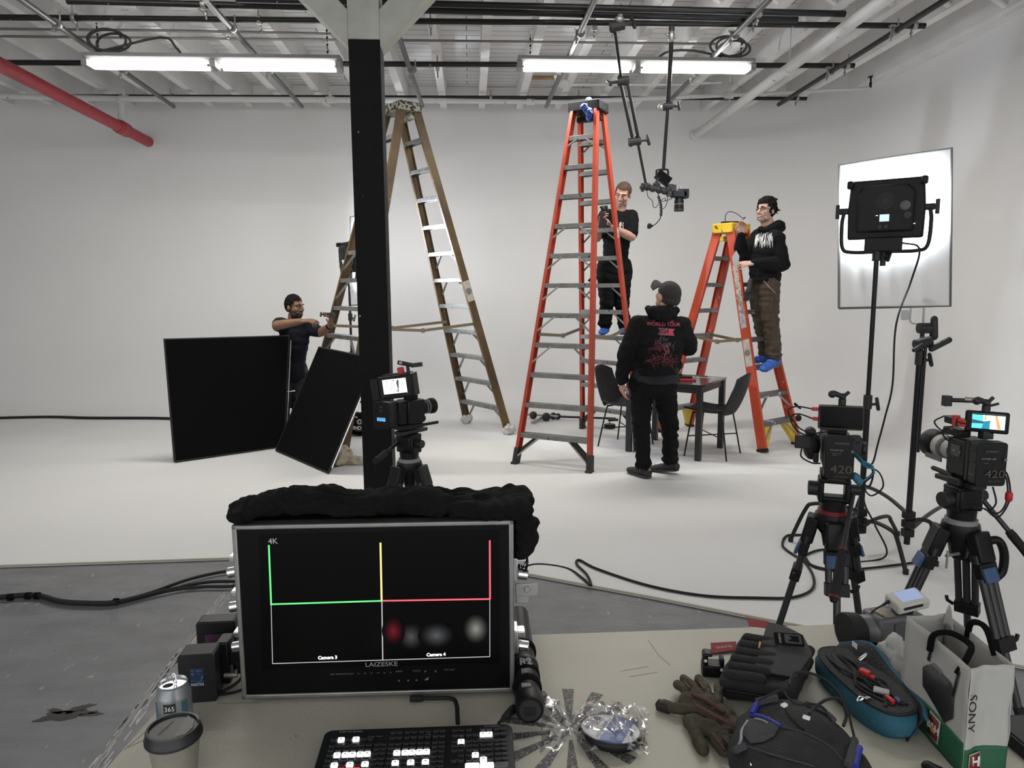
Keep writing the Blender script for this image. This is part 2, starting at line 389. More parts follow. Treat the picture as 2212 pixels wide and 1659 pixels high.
a = hp(3.9, (-60, 135), (740, 143), (1845, 142)); pipe('grid_pipe', 'black cross pipe level with the fluorescent fixtures', [a[0], a[2]], .026, M_pipe, [gp(x, y, 3.9) for x, y in ((945, 145), (1830, 142))], group=G)
a = hp(3.97, (-60, 207), (200, 209), (1742, 213)); pipe('grid_pipe', 'black cross pipe nearest the back wall, mostly behind the white water pipe', [a[0], a[2]], .022, M_pipe, [gp(x, y, 3.97) for x, y in ((370, 209), (1060, 211), (1250, 212), (1722, 213))], group=G)
G2 = 'steel pipes running front to back under the grid'
for lab, p0, p1, mm, cl in (
    ('steel pipe running front to back, crossing left of the left fluorescent fixture', (30, -12), (375, 230), M_gpipe, [(125, 52), (268, 152)]),
    ('steel pipe running front to back, crossing the left fluorescent fixture', (445, 0), (652, 230), M_gpipe, [(503, 60), (585, 152)]),
    ('steel pipe running front to back just beside the black timber post', (842, 20), (912, 229), M_gpipe, [(893, 152)]),
    ('steel pipe running front to back towards the top of the tallest ladder', (1288, -8), (1180, 230), M_gpipe, [(1255, 72), (1208, 155)]),
    ('steel pipe running front to back behind the hanging camera poles', (1690, -30), (1440, 225), M_gpipe, [(1588, 76), (1500, 160)]),
    ('black pipe running front to back along the right wall', (2070, -18), (1682, 226), M_pipe, [(1935, 66), (1795, 155)])):
    a, b = hp(3.81, p0, p1); pipe('lengthwise_pipe', lab, [a, b], .024, mm, [gp(x, y, 3.81) for x, y in cl], (0, 1, 0), group=G2)
M_redp = mat('red_pipe_paint', (.33, .025, .036), .45, vary=.15, vscale=6, speck=((.6, .4, .4), 9, .72))
e = at(322, 307, YB - .02); s0 = V((e.x + .06, 4.6, e.z + .12))
t = thing('sprinkler_main', 'thick red fire pipe sloping to the white back wall', 'pipe', s0)
MB().tube([s0, e], .066, 20).build('tube', M_redp, t, world=True)
def onpipe(f): return lerp(s0, e, f)
dd = (e - s0).normalized()
f = (gp(205, 213, 3.93).y - 4.6)/(YB - 4.62)
MB().cyl(onpipe(f) - dd*.09, onpipe(f) + dd*.09, .083, n=20).cyl(onpipe(f) - dd*.16, onpipe(f) - dd*.06, .075, n=20).build('coupling', M_redp, t, bevel=.006, world=True)
g0 = onpipe(.36); MB().cyl(g0 - dd*.04, g0 + dd*.04, .075, n=20).cyl(g0, g0 + V((0, 0, .6)), .008, n=8).build('hanger', M_blackm, t, world=True)
MB().cyl(e - dd*.02, e + dd*.01, .085, n=20).build('wall_collar', M_white, t, world=True)
a = onpipe(f); b = V((a.x, a.y, 3.93))
MB().cyl(a, b, .045, n=16).cyl(b - V((0, 0, .06)), b - V((0, 0, .0)), .06, n=16).build('riser', M_wpipe, t, world=True)
w = [gp(-60, 206, 3.93), gp(205, 213, 3.93), gp(760, 216, 3.93), gp(1220, 220, 3.93), gp(1640, 203, 3.93), gp(1880, 190, 3.93)]
w[1] = V((b.x, b.y, 3.93))
t = thing('water_pipe', 'thin white pipe crossing below the joists along the back wall', 'pipe', w[0])
MB().tube(w, [.034, .034, .034, .03, .022, .014], 12).build('tube', M_wpipe, t, world=True)
for x in (268, 712, 1148, 1565):
    q = gp(x, 213, 3.93); q.y = min(w, key=lambda p: abs(p.x - q.x)).y
    for k in range(5):
        if w[k].x <= q.x <= w[k+1].x: q = lerp(w[k], w[k+1], (q.x - w[k].x)/(w[k+1].x - w[k].x))
    MB().cyl(q - V((.05, 0, 0)), q + V((.05, 0, 0)), .042, n=14).cyl(q, q + V((0, 0, .09)), .022, n=10).cyl(q + V((0, 0, .09)), q + V((0, 0, .13)), .008, n=8).cyl(q + V((0, 0, .13)), q + V((0, 0, .138)), .035, n=12).build('sprinkler_head', M_wpipe, t, world=True)
q = w[-1]; MB().cyl(q, q + V((0, 0, .06)), .015, n=10).cyl(q + V((0, 0, .06)), q + V((0, 0, .12)), .01, n=8).cyl(q + V((0, 0, .12)), q + V((0, 0, .127)), .035, n=12).build('sprinkler_head', M_blackm, t, world=True)
e = at(1502, 292, YB - .02); s0 = V((e.x, 4.75, e.z + .06))
t = thing('drain_pipe', 'white pipe sloping diagonally down into the back wall', 'pipe', s0)
MB().tube([s0, e], .05, 16).build('tube', M_wpipe, t, world=True)
MB().cyl(e - V((0, .03, 0)), e, .07, n=16).build('wall_collar', M_white, t, world=True)
for y in (7.0, 8.6):
    q = V((e.x, y, e.z + .02)); MB().cyl(q, q + V((0, 0, .5)), .006, n=8).cyl(q - V((0, .02, 0)), q + V((0, .02, 0)), .056, n=16).build('hanger', M_wpipe, t, world=True)
for lab, p in (('thin grey conduit, upper of the pair under the ceiling boards', ((-40, 62), (350, 66), (715, 73))), ('thin grey conduit, lower and longer of the pair under the ceiling boards', ((-40, 78), (720, 86), (950, 88), (1545, 95)))):
    a = hp(3.99, *p); t = thing('conduit', lab, 'conduit', a[0], group='conduits under the joists'); MB().tube(a, .012, 8).build('tube', mat('grey_conduit', (.2, .2, .2), .5, .5), t, world=True)
a = hp(3.98, (1216, 186), (1240, 183), (1470, 183), (1560, 178)); t = thing('junction_box', 'round white ceiling box with white conduit near the tallest ladder', 'box', a[0])
MB().cyl(a[0], a[0] + V((0, 0, .05)), .07, n=20).build('box', M_wpipe, t, world=True, bevel=.005); MB().tube(a, .01, 8).build('conduit', M_wpipe, t, world=True)

# ---------------------------------------------------------------- fluorescent fixtures
M_tube = emis('lit_tube', (1, .985, .93), 9)
def fixture(label, p0, p1, Y, coil):
    a, b = at(*p0, Y), at(*p1, Y); z = (a.z + b.z)/2; L = (b - a).length; c = (a + b)/2; rz = math.atan2(b.y - a.y, b.x - a.x)
    t = thing('fluorescent_fixture', label, 'ceiling light', (c.x, c.y, z), rz, group='fluorescent ceiling fixtures')
    m = MB(); m.prism([(-.07, .05), (.07, .05), (.07, .02), (.04, -.01), (-.04, -.01), (-.07, .02)], L, Matrix.Translation((-L/2, 0, 0)) @ Matrix(((0, 0, 1, 0), (1, 0, 0, 0), (0, 1, 0, 0), (0, 0, 0, 1)))); m.build('housing', mat('grey_enamel', (.24, .24, .24), .5), t)
    for s in (-1, 1):
        for y in (-.045, .045):
            x = s*L/4; m = MB(); m.cyl((x - L/4 + .06, y, -.045), (x + L/4 - .06, y, -.045), .019, n=12); m.build('tube', M_tube, t)
        m = MB(); m.cyl((s*(L/2 - .05), 0, .05), (s*(L/2 - .05), 0, .05), .004)
    for x in (-L/2 + .02, 0, L/2 - .02): MB().box((x, 0, -.03), (.05, .15, .06)).build('end_socket', mat('socket_grey', (.25, .25, .25), .5), t, bevel=.004)
    for x in (-L/2 + .12, L/2 - .12):
        m = MB()
        for k in range(int((ZJ - z - .05)/.03)): m.lathe([(.012, -.003), (.015, 0), (.012, .003)], Matrix.Translation((x, 0, .065 + k*.03)) @ Matrix.Rotation(PI/2, 4, 'X' if k % 2 else 'Y') @ Matrix.Diagonal((.6, 1, 1, 1)), 8)
        m.build('hanging_chain', M_blackm, t)
    ld = bpy.data.lights.new('tube_light', 'AREA'); ld.shape = 'RECTANGLE'; ld.size = L; ld.size_y = .12; ld.energy = E_TUBE; ld.color = (1, .975, .92); ld.spread = PI
    lo = bpy.data.objects.new('tube_light', ld); COL.objects.link(lo); lo.parent = t; lo.location = (0, 0, -.07)
    pts = []
    for k in range(34):
        u = k/33; an = u*5.2*PI; pts.append((coil + .16*math.cos(an) + .1*u, .03*math.sin(an*.5), .19 + .085*math.sin(an) - .05*u))
    pts += [(coil + .5, 0, .2), (coil + .62, 0, .12), (coil + .68, 0, .04)] if coil < 0 else [(coil - .3, 0, .13), (coil - .55, 0, .12), (coil - .68, 0, .04)]
    cable('power_cord', pts, .011, mat('grey_cord', (.06, .06, .06), .6), t, world=False, n=4)
    return t
E_TUBE = 30
fixture('left fluorescent fixture, hung between the red pipe and the timber post', (184, 128), (738, 139), 6.75, -.95)
fixture('right fluorescent fixture, hung behind the camera poles', (1118, 132), (1626, 146), 7.0, .86)
# unseen pair of fixtures added above the frame to brighten the white back wall
fixture('left fluorescent fixture of the unseen pair added to brighten the back wall, hung beside the timber post girder', (-250, -330), (420, -330), 4.6, -.95)
fixture('right fluorescent fixture of the unseen pair added to brighten the back wall, hung above the stage edge', (1250, -330), (1980, -330), 4.6, .86)
# ---------------------------------------------------------------- ladders
M_orange = mat('orange_fibreglass', (.42, .05, .022), .45, vary=.12, vscale=5, speck=((.72, .6, .5), 40, .75))
M_orange2 = mat('orange_fibreglass_painted', (.48, .062, .025), .45, vary=.1, vscale=5, speck=((.8, .74, .66), 22, .70))
M_brown = mat('worn_ochre_fibreglass', (.105, .068, .027), .6, vary=.5, vscale=3, bump=.3, bscale=40, speck=((.5, .48, .42), 30, .74))
M_ycap = mat('yellow_cap', (.75, .5, .03), .45, speck=((.08, .06, .02), 26, .64))
M_bcap = mat('worn_black_cap', (.008, .008, .009), .6, spec=.2, speck=((.3, .3, .3), 24, .74))
M_wcap = mat('paint_spotted_cap', (.42, .40, .33), .6, speck=((.03, .03, .02), 30, .5))
M_sticker = mat('paper_sticker', (.55, .53, .46), .6, vary=.2, vscale=25)
M_bstep = mat('blackened_step', (.03, .03, .032), .5, speck=((.3, .3, .3), 18, .7))
def starburst(r0, r1, n, M, mb=None, wid=.5, skip=()):
    mb = mb or MB()
    for k in range(n):
        if k in skip: continue
        a = 2*PI*k/n; d = PI/n*wid; e = d*.55
        mb.prism([(r0*math.cos(a - d), r0*math.sin(a - d)), (r1*math.cos(a - e*1.6), r1*math.sin(a - e*1.6)), (r1*math.cos(a + e*1.6), r1*math.sin(a + e*1.6)), (r0*math.cos(a + d), r0*math.sin(a + d))], .0006, M)
    return mb
def ladder(label, A, B, Cc, D, top, topw, topd, n, m_rail, m_cap, m_steps=(None, None), rw=.09, knees=(), spreader=.36, boots=None, caph=.09, sh=.035, wedge=0.):
    A, B, Cc, D = [V((p.x, p.y, 0)) for p in (A, B, Cc, D)]
    c = (A + B + Cc + D)/4; top = V((c.x if top[0] is None else top[0], c.y if top[1] is None else top[1], top[2]))
    t = thing('step_ladder', label, 'ladder', (c.x, c.y, 0), group='tall step ladders')
    u = (B - A).normalized(); w = V((u.y, -u.x, 0)); w = w if (D - A).dot(w) > 0 else -w
    tops = [top - u*topw/2 - w*topd/2, top + u*topw/2 - w*topd/2, top + u*topw/2 + w*topd/2, top - u*topw/2 + w*topd/2]
    feet = [A, B, Cc, D]
    def rail(i, z): return lerp(feet[i], tops[i], z/top.z)
    for i in range(4):
        s = -1 if i in (0, 3) else 1
        z0 = .08 if boots else .0
        p, q = rail(i, z0), tops[i]; zz = (q - p).normalized(); x = (u*s - zz*(u*s).dot(zz)).normalized(); y = zz.cross(x)
        T = Matrix((x, y, zz)).transposed().to_4x4(); T.translation = p; h = rw/2
        MB().prism([(0, -h), (0, h), (-.03, h), (-.03, h - .006), (-.007, h - .008), (-.007, -h + .008), (-.03, -h + .006), (-.03, -h)], (q - p).length, T).build('rail', m_rail, t, world=True)
        if boots:
            m = MB(T); m.box((-.012, 0, -.03), (.045, rw*1.1, .2)); m.box((-.012, 0, -.085), (.06, rw*1.3, .03)); m.build('foot', boots, t, world=True, bevel=.006)
        else:
            m = MB(T); m.box((-.012, 0, .02), (.045, rw*1.15, .04)); m.build('foot', M_rubber, t, world=True, bevel=.005)
    for side, (i, j) in enumerate(((0, 1), (3, 2))):
        ms = m_steps[side]
        if not ms: continue
        sp = top.z/n; ins = .012
        for k in range(1, n):
            p, q = rail(i, k*sp), rail(j, k*sp); d = (q - p).normalized(); p2, q2 = p + d*ins, q - d*ins
            m = MB(); m.bar(p2, q2, rw*.92, sh*.6); f = w*(-1 if side == 0 else 1)*rw*.44
            m.bar(p2 + f - V((0, 0, sh*.3)), q2 + f - V((0, 0, sh*.3)), .006, sh*1.25); m.bar(p2 - f - V((0, 0, sh*.3)), q2 - f - V((0, 0, sh*.3)), .006, sh*1.25)
            m.build('step', ms, t, world=True, bevel=.003)
            if k in knees:
                L = (q - p).length; kl = min(.2, L*.26)
                for a0, a1, r in ((p, d, i), (q, -d, j)):
                    b = rail(r, k*sp - kl*1.15) + a1*.012
                    MB().bar(a0 + a1*(kl + .03) + f*.8 - V((0, 0, .02)), b + f*.8, .012, .022, up=w).build('knee_brace', M_alu, t, world=True)
    if wedge:   # yellow foot braces under the lowest step
        for i, j in ((0, 1), (3, 2)):
            for a, b in ((i, j), (j, i)):
                d = (feet[b] - feet[a]).normalized(); z1 = top.z/n - .03
                p = rail(a, .03); q = rail(a, z1); r = q + d*.2; h = w*.03
                m = MB(); m.hexa([p + d*.012 + h, p + d*.06 + h, r + h, q + d*.02 + h], [p + d*.012 - h, p + d*.06 - h, r - h, q + d*.02 - h]); m.build('foot_brace', mat('yellow_brace', (.6, .42, .04), .5, vary=.2), t, world=True)
    if boots:
        for i, j in ((0, 1), (1, 0), (3, 2), (2, 3)):
            d = (feet[j] - feet[i]).normalized(); MB().bar(rail(i, .1) + d*.02, rail(i, top.z/n - .03) + d*.19, .04, .03, up=w).build('foot_brace', boots, t, world=True)
    if spreader:
        for i, j in ((0, 3), (1, 2)):
            p, q = rail(i, spreader*top.z), rail(j, spreader*top.z); mid = lerp(p, q, .5) - V((0, 0, .05)); s = u*(.035 if i == 0 else -.035)
            MB().bar(p + s, mid + s, .012, .03).bar(mid + s, q + s, .012, .03).cyl(mid + s*.7, mid + s*1.4, .025).build('spreader', mat('spreader_bar', (.25, .21, .14), .5, .4), t, world=True)
    T = Matrix((u, w, V((0, 0, 1)))).transposed().to_4x4(); T.translation = top
    m = MB(T); m.prism(rrect(topw + .06, topd + .1, .02), caph, z0=-caph*.35); m.build('top_cap', m_cap, t, world=True, bevel=.008)
    m = MB(T); m.box((0, topd*.2, -caph*.9), (topw*.95, topd*.4, caph*.5)); m.build('cap_bracket', m_cap, t, world=True, bevel=.004)
    return t, rail, u, w, T
r1 = ladder('tallest orange ladder with black cap and grey steps, man standing on its far side', gp(1112, 1000), gp(1277, 1020), gp(1384, 947), gp(1256, 925), (1.172, None, 3.36), .265, .17, 12, M_orange, M_bcap, (M_step, M_step), .085, (1, 4, 5, 6, 7, 8, 11), .36, mat('black_boot', (.02, .02, .02), .6))
r2 = ladder('ochre worn ladder standing partly behind the black timber post', gp(742, 992), gp(650, 953), gp(1008, 912), gp(1100, 935), (None, None, 3.5), .34, .17, 12, M_brown, M_wcap, (M_step, M_step), .09, (1, 2, 3, 4, 6, 7), .36)
r3 = ladder('shorter orange ladder with yellow cap beside the small black table', gp(1646, 978), gp(1724, 960), gp(1490, 920), V((2.14, 7.88, 0)), (None, None, 2.24), .26, .16, 8, M_orange2, M_ycap, (mat('dark_step', (.13, .13, .135), .5, .3, speck=((.5, .5, .5), 12, .62)), M_step), .1, (1, 2), .5, caph=.1, wedge=1)
# stickers on the side rails
def rail_sticker(lad, i, z, L, wd, logo=True, m=None):
    t, rail, u, w, T = lad; s = -1 if i in (0, 3) else 1
    a, b = rail(i, z - L/2), rail(i, z + L/2); zz = (b - a).normalized(); x = (u*s - zz*(u*s).dot(zz)).normalized(); y = zz.cross(x)
    F = Matrix((y, zz, -x) if False else (-y, zz, x)).transposed().to_4x4()
    if F.determinant() < 0: F = Matrix((y, zz, x)).transposed().to_4x4()
    F.translation = (a + b)/2 + x*.0008
    MB(F).prism(rrect(wd, (b - a).length, .004), .0007).build('sticker', m or M_sticker, t, world=True)
    if logo:
        G = F.copy(); G.translation += x*.001
        starburst(.006, wd*.44, 16, G).build('starburst_print', M_black, t, world=True)
rail_sticker(r2, 3, 1.62, .22, .085)
rail_sticker(r3, 0, .98, .27, .08)
M_lab = mat('worn_rail_label', (.42, .40, .33), .6, vary=.45, vscale=18, speck=((.06, .06, .05), 70, .6))
rail_sticker(r3, 0, 1.62, .5, .06, False, M_lab); rail_sticker(r3, 0, 1.33, .2, .065, False, mat('blue_rail_label', (.4, .42, .47), .6, vary=.4, vscale=30))
rail_sticker(r1, 2, 2.2, .1, .05, False, M_lab)

# things tied or lying on the ladders
M_glove = mat('blue_nitrile', (.015, .05, .26), .5, vary=.3, vscale=20)
q = at(1266, 242, 6.98)
t = thing('nitrile_glove', 'crumpled blue nitrile glove tied below the black ladder cap', 'glove', q)
m = MB(); m.cap(q + V((-.03, -.03, .045)), .03, q + V((.03, -.03, -.02)), .035).cap(q + V((.03, -.03, -.02)), .035, q + V((0.02, -.03, -.07)), .022).cap(q + V((.035, -.03, .0)), .02, q + V((.05, -.03, -.05)), .012)
skin('glove', m, M_glove, t, .006, 2, noise_amp=.012, noise_scale=40)
q = at(1270, 217, 7.1); t = thing('shoe_cover', 'small pale blue bag lying on top of the black ladder cap', 'cover', q)
m = MB(); m.ell(q + V((0, 0, .008)), (.03, .025, .016)).ell(q + V((.02, 0, .014)), (.014, .014, .016)); skin('bag', m, mat('pale_blue_plastic', (.25, .5, .75), .3), t, .006, 1, noise_amp=.01, noise_scale=40)
q = r3[4] @ V((-.03, 0, .07)); t = thing('radio_receiver', 'flat black device with looped wire lying on the yellow ladder cap', 'device', q)
MB(Matrix.Translation(q)).prism(rrect(.17, .08, .01), .018).build('body', M_black, t, world=True, bevel=.003)
cable('wire', [q + V((-.05, 0, .015)), q + V((-.045, 0, .09)), q + V((.0, 0, .12)), q + V((.07, 0, .1)), q + V((.13, -.01, .055)), q + V((.16, -.02, .06)), q + V((.12, -.03, .03))], .004, parent=t)
M_rag = mat('white_rag', (.58, .57, .53), .9, bump=.4, bscale=90)
def rag(label, p, r, seed, m=M_rag, tail=None):
    random.seed(seed); t = thing('cleaning_rag', label, 'rag', p, group='rags around ladder feet'); m_ = MB()
    for k in range(9):
        a = random.uniform(0, 6.3); m_.ell(p + V((math.cos(a)*r*.55, math.sin(a)*r*.5, r*random.uniform(.25, 1.2))), (r*.42, r*.42, r*random.uniform(.25, .5)))
    m_.ell(p + V((0, 0, r*.6)), (r*.7, r*.7, r*.7))
    if tail: m_.cap(p + V((0, 0, r*.4)), r*.4, p + V(tail), r*.3)
    skin('cloth', m_, m, t, .01, 2, noise_amp=.022, noise_scale=26)
rag('crumpled white rag around the far right foot of the ochre ladder', gp(1008, 915), .075, 2)
rag('crumpled white rag around the near right foot of the ochre ladder', gp(1100, 938), .075, 5)
rag('large cream rag around the left foot of the ochre ladder', gp(738, 1003), .12, 8, mat('cream_rag', (.5, .45, .34), .9), (.2, -.04, .04))

# ---------------------------------------------------------------- black flags on the floor
M_flag = mat('black_flag_cloth', (.005, .005, .0055), .95, bump=.15, bscale=300, spec=.08)
M_flagedge = mat('black_flag_hem', (.011, .011, .011), .7)
def flag(label, q, rod_side=True):
    c = (q[0] + q[1])/2; t = thing('cloth_flag', label, 'flag', (c.x, c.y, 0), group='black cloth flags')
    q = [V(p) + V((0, 0, .012)) for p in q]; n = (q[1] - q[0]).cross(q[3] - q[0]).normalized()*.008
    m = MB(); m.hexa([p - n for p in q], [p + n for p in q]); m.build('cloth', M_flag, t, world=True, bevel=.004)
    m = MB(); m.tube(q + [q[0]], .012, 8); m.build('frame', M_flagedge, t, world=True)
    e = lerp(q[1], q[0], -.018), lerp(q[2], q[3], -.018)
    m = MB(); m.cyl(lerp(*e, .05), lerp(*e, .96), .0065, n=8); k = lerp(*e, .5); x = (q[1] - q[0]).normalized(); m.cyl(k - x*.06, k + x*.07, .005, n=8); m.build('steel_rod', M_chrome, t, world=True)
    for a in (.06, .94): # corner patches
        p = lerp(lerp(q[0], q[3], a), lerp(q[1], q[2], a), .07); s = -n*1.25
        m = MB(frame(p + s, q[3] - q[0], s)); m.box((0, 0, 0), (.085, .045, .002)); m.build('corner_patch', mat('faded_patch', (.022, .022, .022), .6), t, world=True)
    return t
flag('square black cloth flag standing on its edge on the floor, at far left', [gp(378, 1000), gp(614, 966), at(624, 728, 7.45), at(355, 736, 6.93)])
flag('tilted black cloth flag leaning against the ochre ladder', [gp(597, 975), gp(710, 1024), V((-.85, 6.37, 1.02)), at(690, 753, 7.36)])

# ---------------------------------------------------------------- stands, panels, scrims
M_knob = mat('black_knob', (.016, .016, .017), .5)
def knob_t(m, p, d, s=1.):    # T shaped locking handle growing from p along d
    d = V(d).normalized(); m.cyl(p, p + d*.05*s, .009*s, n=10); e = p + d*.055*s; k = d.orthogonal().normalized(); k = (k + V((0, 0, .3))).normalized()
    m.cap(e - k*.035*s, .011*s, e + k*.035*s, .011*s)
def cstand(name, label, hub, feet, top, group, collars=(.45,)):
    t = thing(name, label, 'stand', (hub.x, hub.y, 0), group=group)
    MB().cyl((hub.x, hub.y, .12), (hub.x, hub.y, hub.z + (top - hub.z)*collars[0]), .0175, n=14).build('base_column', M_blackm, t, world=True)
    z0 = hub.z + (top - hub.z)*collars[0]; MB().cyl((hub.x, hub.y, z0 - .05), (hub.x, hub.y, top), .0135, n=14).build('riser', M_blackm, t, world=True)
    for k, c in enumerate(collars):
        z = hub.z + (top - hub.z)*c; m = MB(); m.cyl((hub.x, hub.y, z - .055), (hub.x, hub.y, z + .03), .025, n=14); knob_t(m, V((hub.x, hub.y, z - .03)), (.8, -.3, .1)); m.build('collar', M_knob, t, world=True, bevel=.002)
    for k, f in enumerate(feet):
        f = V((f.x, f.y, 0)); zz = hub.z - .055*k; d = (f - V((hub.x, hub.y, 0))); L = d.length; d.normalize(); o = V((hub.x, hub.y, zz))
        m = MB(); m.tube(spline([o, o + d*L*.35 + V((0, 0, .03)), o + d*L*.7 + V((0, 0, .02)), o + d*(L*.8) - V((0, 0, .02)), f - d*L*.06 + V((0, 0, zz*.35)), f + V((0, 0, .012))], 5), .0125, 10); m.build('leg', M_blackm, t, world=True)
        MB().cyl(f, f + V((0, 0, .03)), .016, n=10).build('foot', M_rubber, t, world=True)
        MB().box((hub.x, hub.y, zz), (.06, .05, .048)).build('leg_hub', M_blackm, t, world=True, bevel=.006)
    return t
SG = 'lighting stands'
hubL = V((2.415, 4.15, .25)); cstand('light_stand', 'black lighting stand under the bright LED panel, on the white floor', hubL, [gp(1708, 1170), gp(1956, 1240), gp(1938, 1157)], 1.9, SG, (.43, .97))
hubS = gp(1963, 1112, .3); cstand('grip_stand', 'black grip stand holding the white diffusion frame', hubS, [gp(1840, 1130), gp(2021, 1222), gp(2075, 1130)], at(1996, 745, hubS.y).z, SG, (.94,))
def led_panel(label, c, nrm, tilt, group='LED light panels', lit=1., cord=True):
    nrm = V((nrm[0], nrm[1], 0)).normalized(); x = V((-nrm.y, nrm.x, 0)); x = -x     # local x to viewer's right seen from behind
    t = thing('led_panel', label, 'light', c, math.atan2(nrm.y, nrm.x) - PI/2, group=group)   # local +y shines forward
    R = Matrix.Rotation(tilt, 4, 'X')
    m = MB(R); m.prism([(-.2, -.172), (.2, -.172), (.205, 0), (.192, .172), (-.192, .172), (-.205, 0)], .055, Matrix.Rotation(PI/2, 4, 'X') @ Matrix.Translation((0, 0, -.03)))
    m.prism([(-.15, -.13), (.15, -.13), (.15, .1), (.11, .14), (-.11, .14), (-.15, .1)], .035, Matrix.Rotation(PI/2, 4, 'X') @ Matrix.Translation((0, 0, .024)))
    for s in (-1, 1): m.box((s*.192, -.02, .15), (.035, .08, .05))
    m.build('housing', M_black, t, bevel=.012)
    m = MB(R)
    for a in range(3): m.lathe([(.046 - a*.014, 0), (.046 - a*.014, .003), (.042 - a*.014, .003), (.042 - a*.014, 0)], Matrix.Translation((.0, -.0605, .045)) @ Matrix.Rotation(PI/2, 4, 'X'), 20, False)
    for k in range(6): m.box((0, -.061, .045), (.09, .003, .003), Matrix.Translation((0, 0, .045)) @ Matrix.Rotation(k*PI/6, 4, 'Y') @ Matrix.Translation((0, 0, -.045)))
    m.build('fan_grille', M_dgrey, t)
    m = MB(R); m.lathe([(.027, 0), (.027, .006), (.018, .008), (.018, .002)], Matrix.Translation((.105, -.059, .015)) @ Matrix.Rotation(PI/2, 4, 'X'), 24); m.build('dial', M_grey, t)
    m = MB(R); m.cyl((.12, -.059, -.04), (.12, -.075, -.04), .02); m.cyl((-.02, -.059, -.1), (-.02, -.072, -.1), .012); m.cyl((.012, -.059, -.1), (.012, -.072, -.1), .012); m.build_each('control_knob', M_dgrey, t)
    MB(R).box((0, -.0605, -.05), (.05, .003, .04)).build('status_screen', emis('panel_screen', (.45, .62, .75), .9), t)
    MB(R).box((.155, -.048, -.09), (.006, .006, .004)).box((-.04, -.0605, -.035), (.01, .002, .003)).build('status_lamp', emis('white_led', (.9, 1, .9), 2), t)
    MB(R).box((0, .032, 0), (.37, .004, .31)).build('lit_face', emis('led_face', (.9, .95, 1), 7), t)
    m = MB(); m.tube(spline([(-.225, 0, .0), (-.235, 0, -.08), (-.225, 0, -.215), (-.17, 0, -.245), (0, 0, -.245), (.17, 0, -.245), (.225, 0, -.215), (.235, 0, -.08), (.225, 0, 0)], 6), .0115, 10); m.build('yoke', M_blackm, t)
    m = MB()
    for s in (-1, 1): m.cyl((s*.2, 0, 0), (s*.25, 0, 0), .02); m.prism(rrect(.024, .085, .01), .022, Matrix.Translation((s*.262 - .011, 0, 0)) @ Matrix.Rotation(PI/2, 4, 'Y') @ Matrix.Rotation(PI/2, 4, 'Z'))
    m.build_each('tilt_knob', M_knob, t, bevel=.003)
    m = MB(); m.box((0, -.02, -.205), (.2, .06, .085)); m.build('battery_box', M_black, t, bevel=.008)
    m = MB(); m.cyl((0, 0, -.25), (0, 0, -.33), .016); knob_t(m, V((0, 0, -.29)), (.8, -.5, .3), .8); m.build('spigot', M_knob, t)
    if lit:
        ld = bpy.data.lights.new('panel_light', 'AREA'); ld.shape = 'RECTANGLE'; ld.size = .37; ld.size_y = .31; ld.energy = 30*lit; ld.color = (.82, .9, 1); ld.spread = math.radians(140)
        lo = bpy.data.objects.new('panel_light', ld); COL.objects.link(lo); lo.parent = t; lo.matrix_local = R @ Matrix.Translation((0, .04, 0)) @ Matrix.Rotation(PI/2, 4, 'X')
    return t
pc = at(1914, 452, 4.15)
pan = led_panel('square black LED panel seen from behind, glowing against white diffusion', pc, (.60, .80), math.radians(4))
Mp = WM[pan.name]
pts = [Mp @ V((.1, -.04, -.2)), Mp @ V((.19, -.06, -.24)), V((pc.x + .17, pc.y - .02, pc.z - .42)), at(1936, 700, 3.95), at(1928, 830, 3.9), at(1912, 900, 3.88), at(1896, 960, 3.85), at(1885, 1000, 3.86), at(1868, 1010, 3.9), at(1862, 1040, 3.92), at(1878, 1050, 3.88), at(1886, 1020, 3.86), at(1872, 1005, 3.9), at(1866, 1080, 3.95), V((2.45, 4.05, .2)), V((2.5, 4.0, .02)), V((2.2, 3.95, .0))]
cable('power_cord', pts, .0055, M_rubber, pan)
def scrim_mat():
    m = bpy.data.materials.new('white_diffusion_silk'); m.use_nodes = True; nt = m.node_tree; N = nt.nodes; L = nt.links; N.remove(N['Principled BSDF'])
    d = N.new('ShaderNodeBsdfDiffuse'); d.inputs[0].default_value = (.88, .88, .87, 1); tr = N.new('ShaderNodeBsdfTranslucent'); tr.inputs[0].default_value = (.88, .88, .88, 1)
    x = N.new('ShaderNodeMixShader'); x.inputs[0].default_value = .55; L.new(d.outputs[0], x.inputs[1]); L.new(tr.outputs[0], x.inputs[2]); L.new(x.outputs[0], N['Material Output'].inputs[0]); return m
M_silk = scrim_mat()
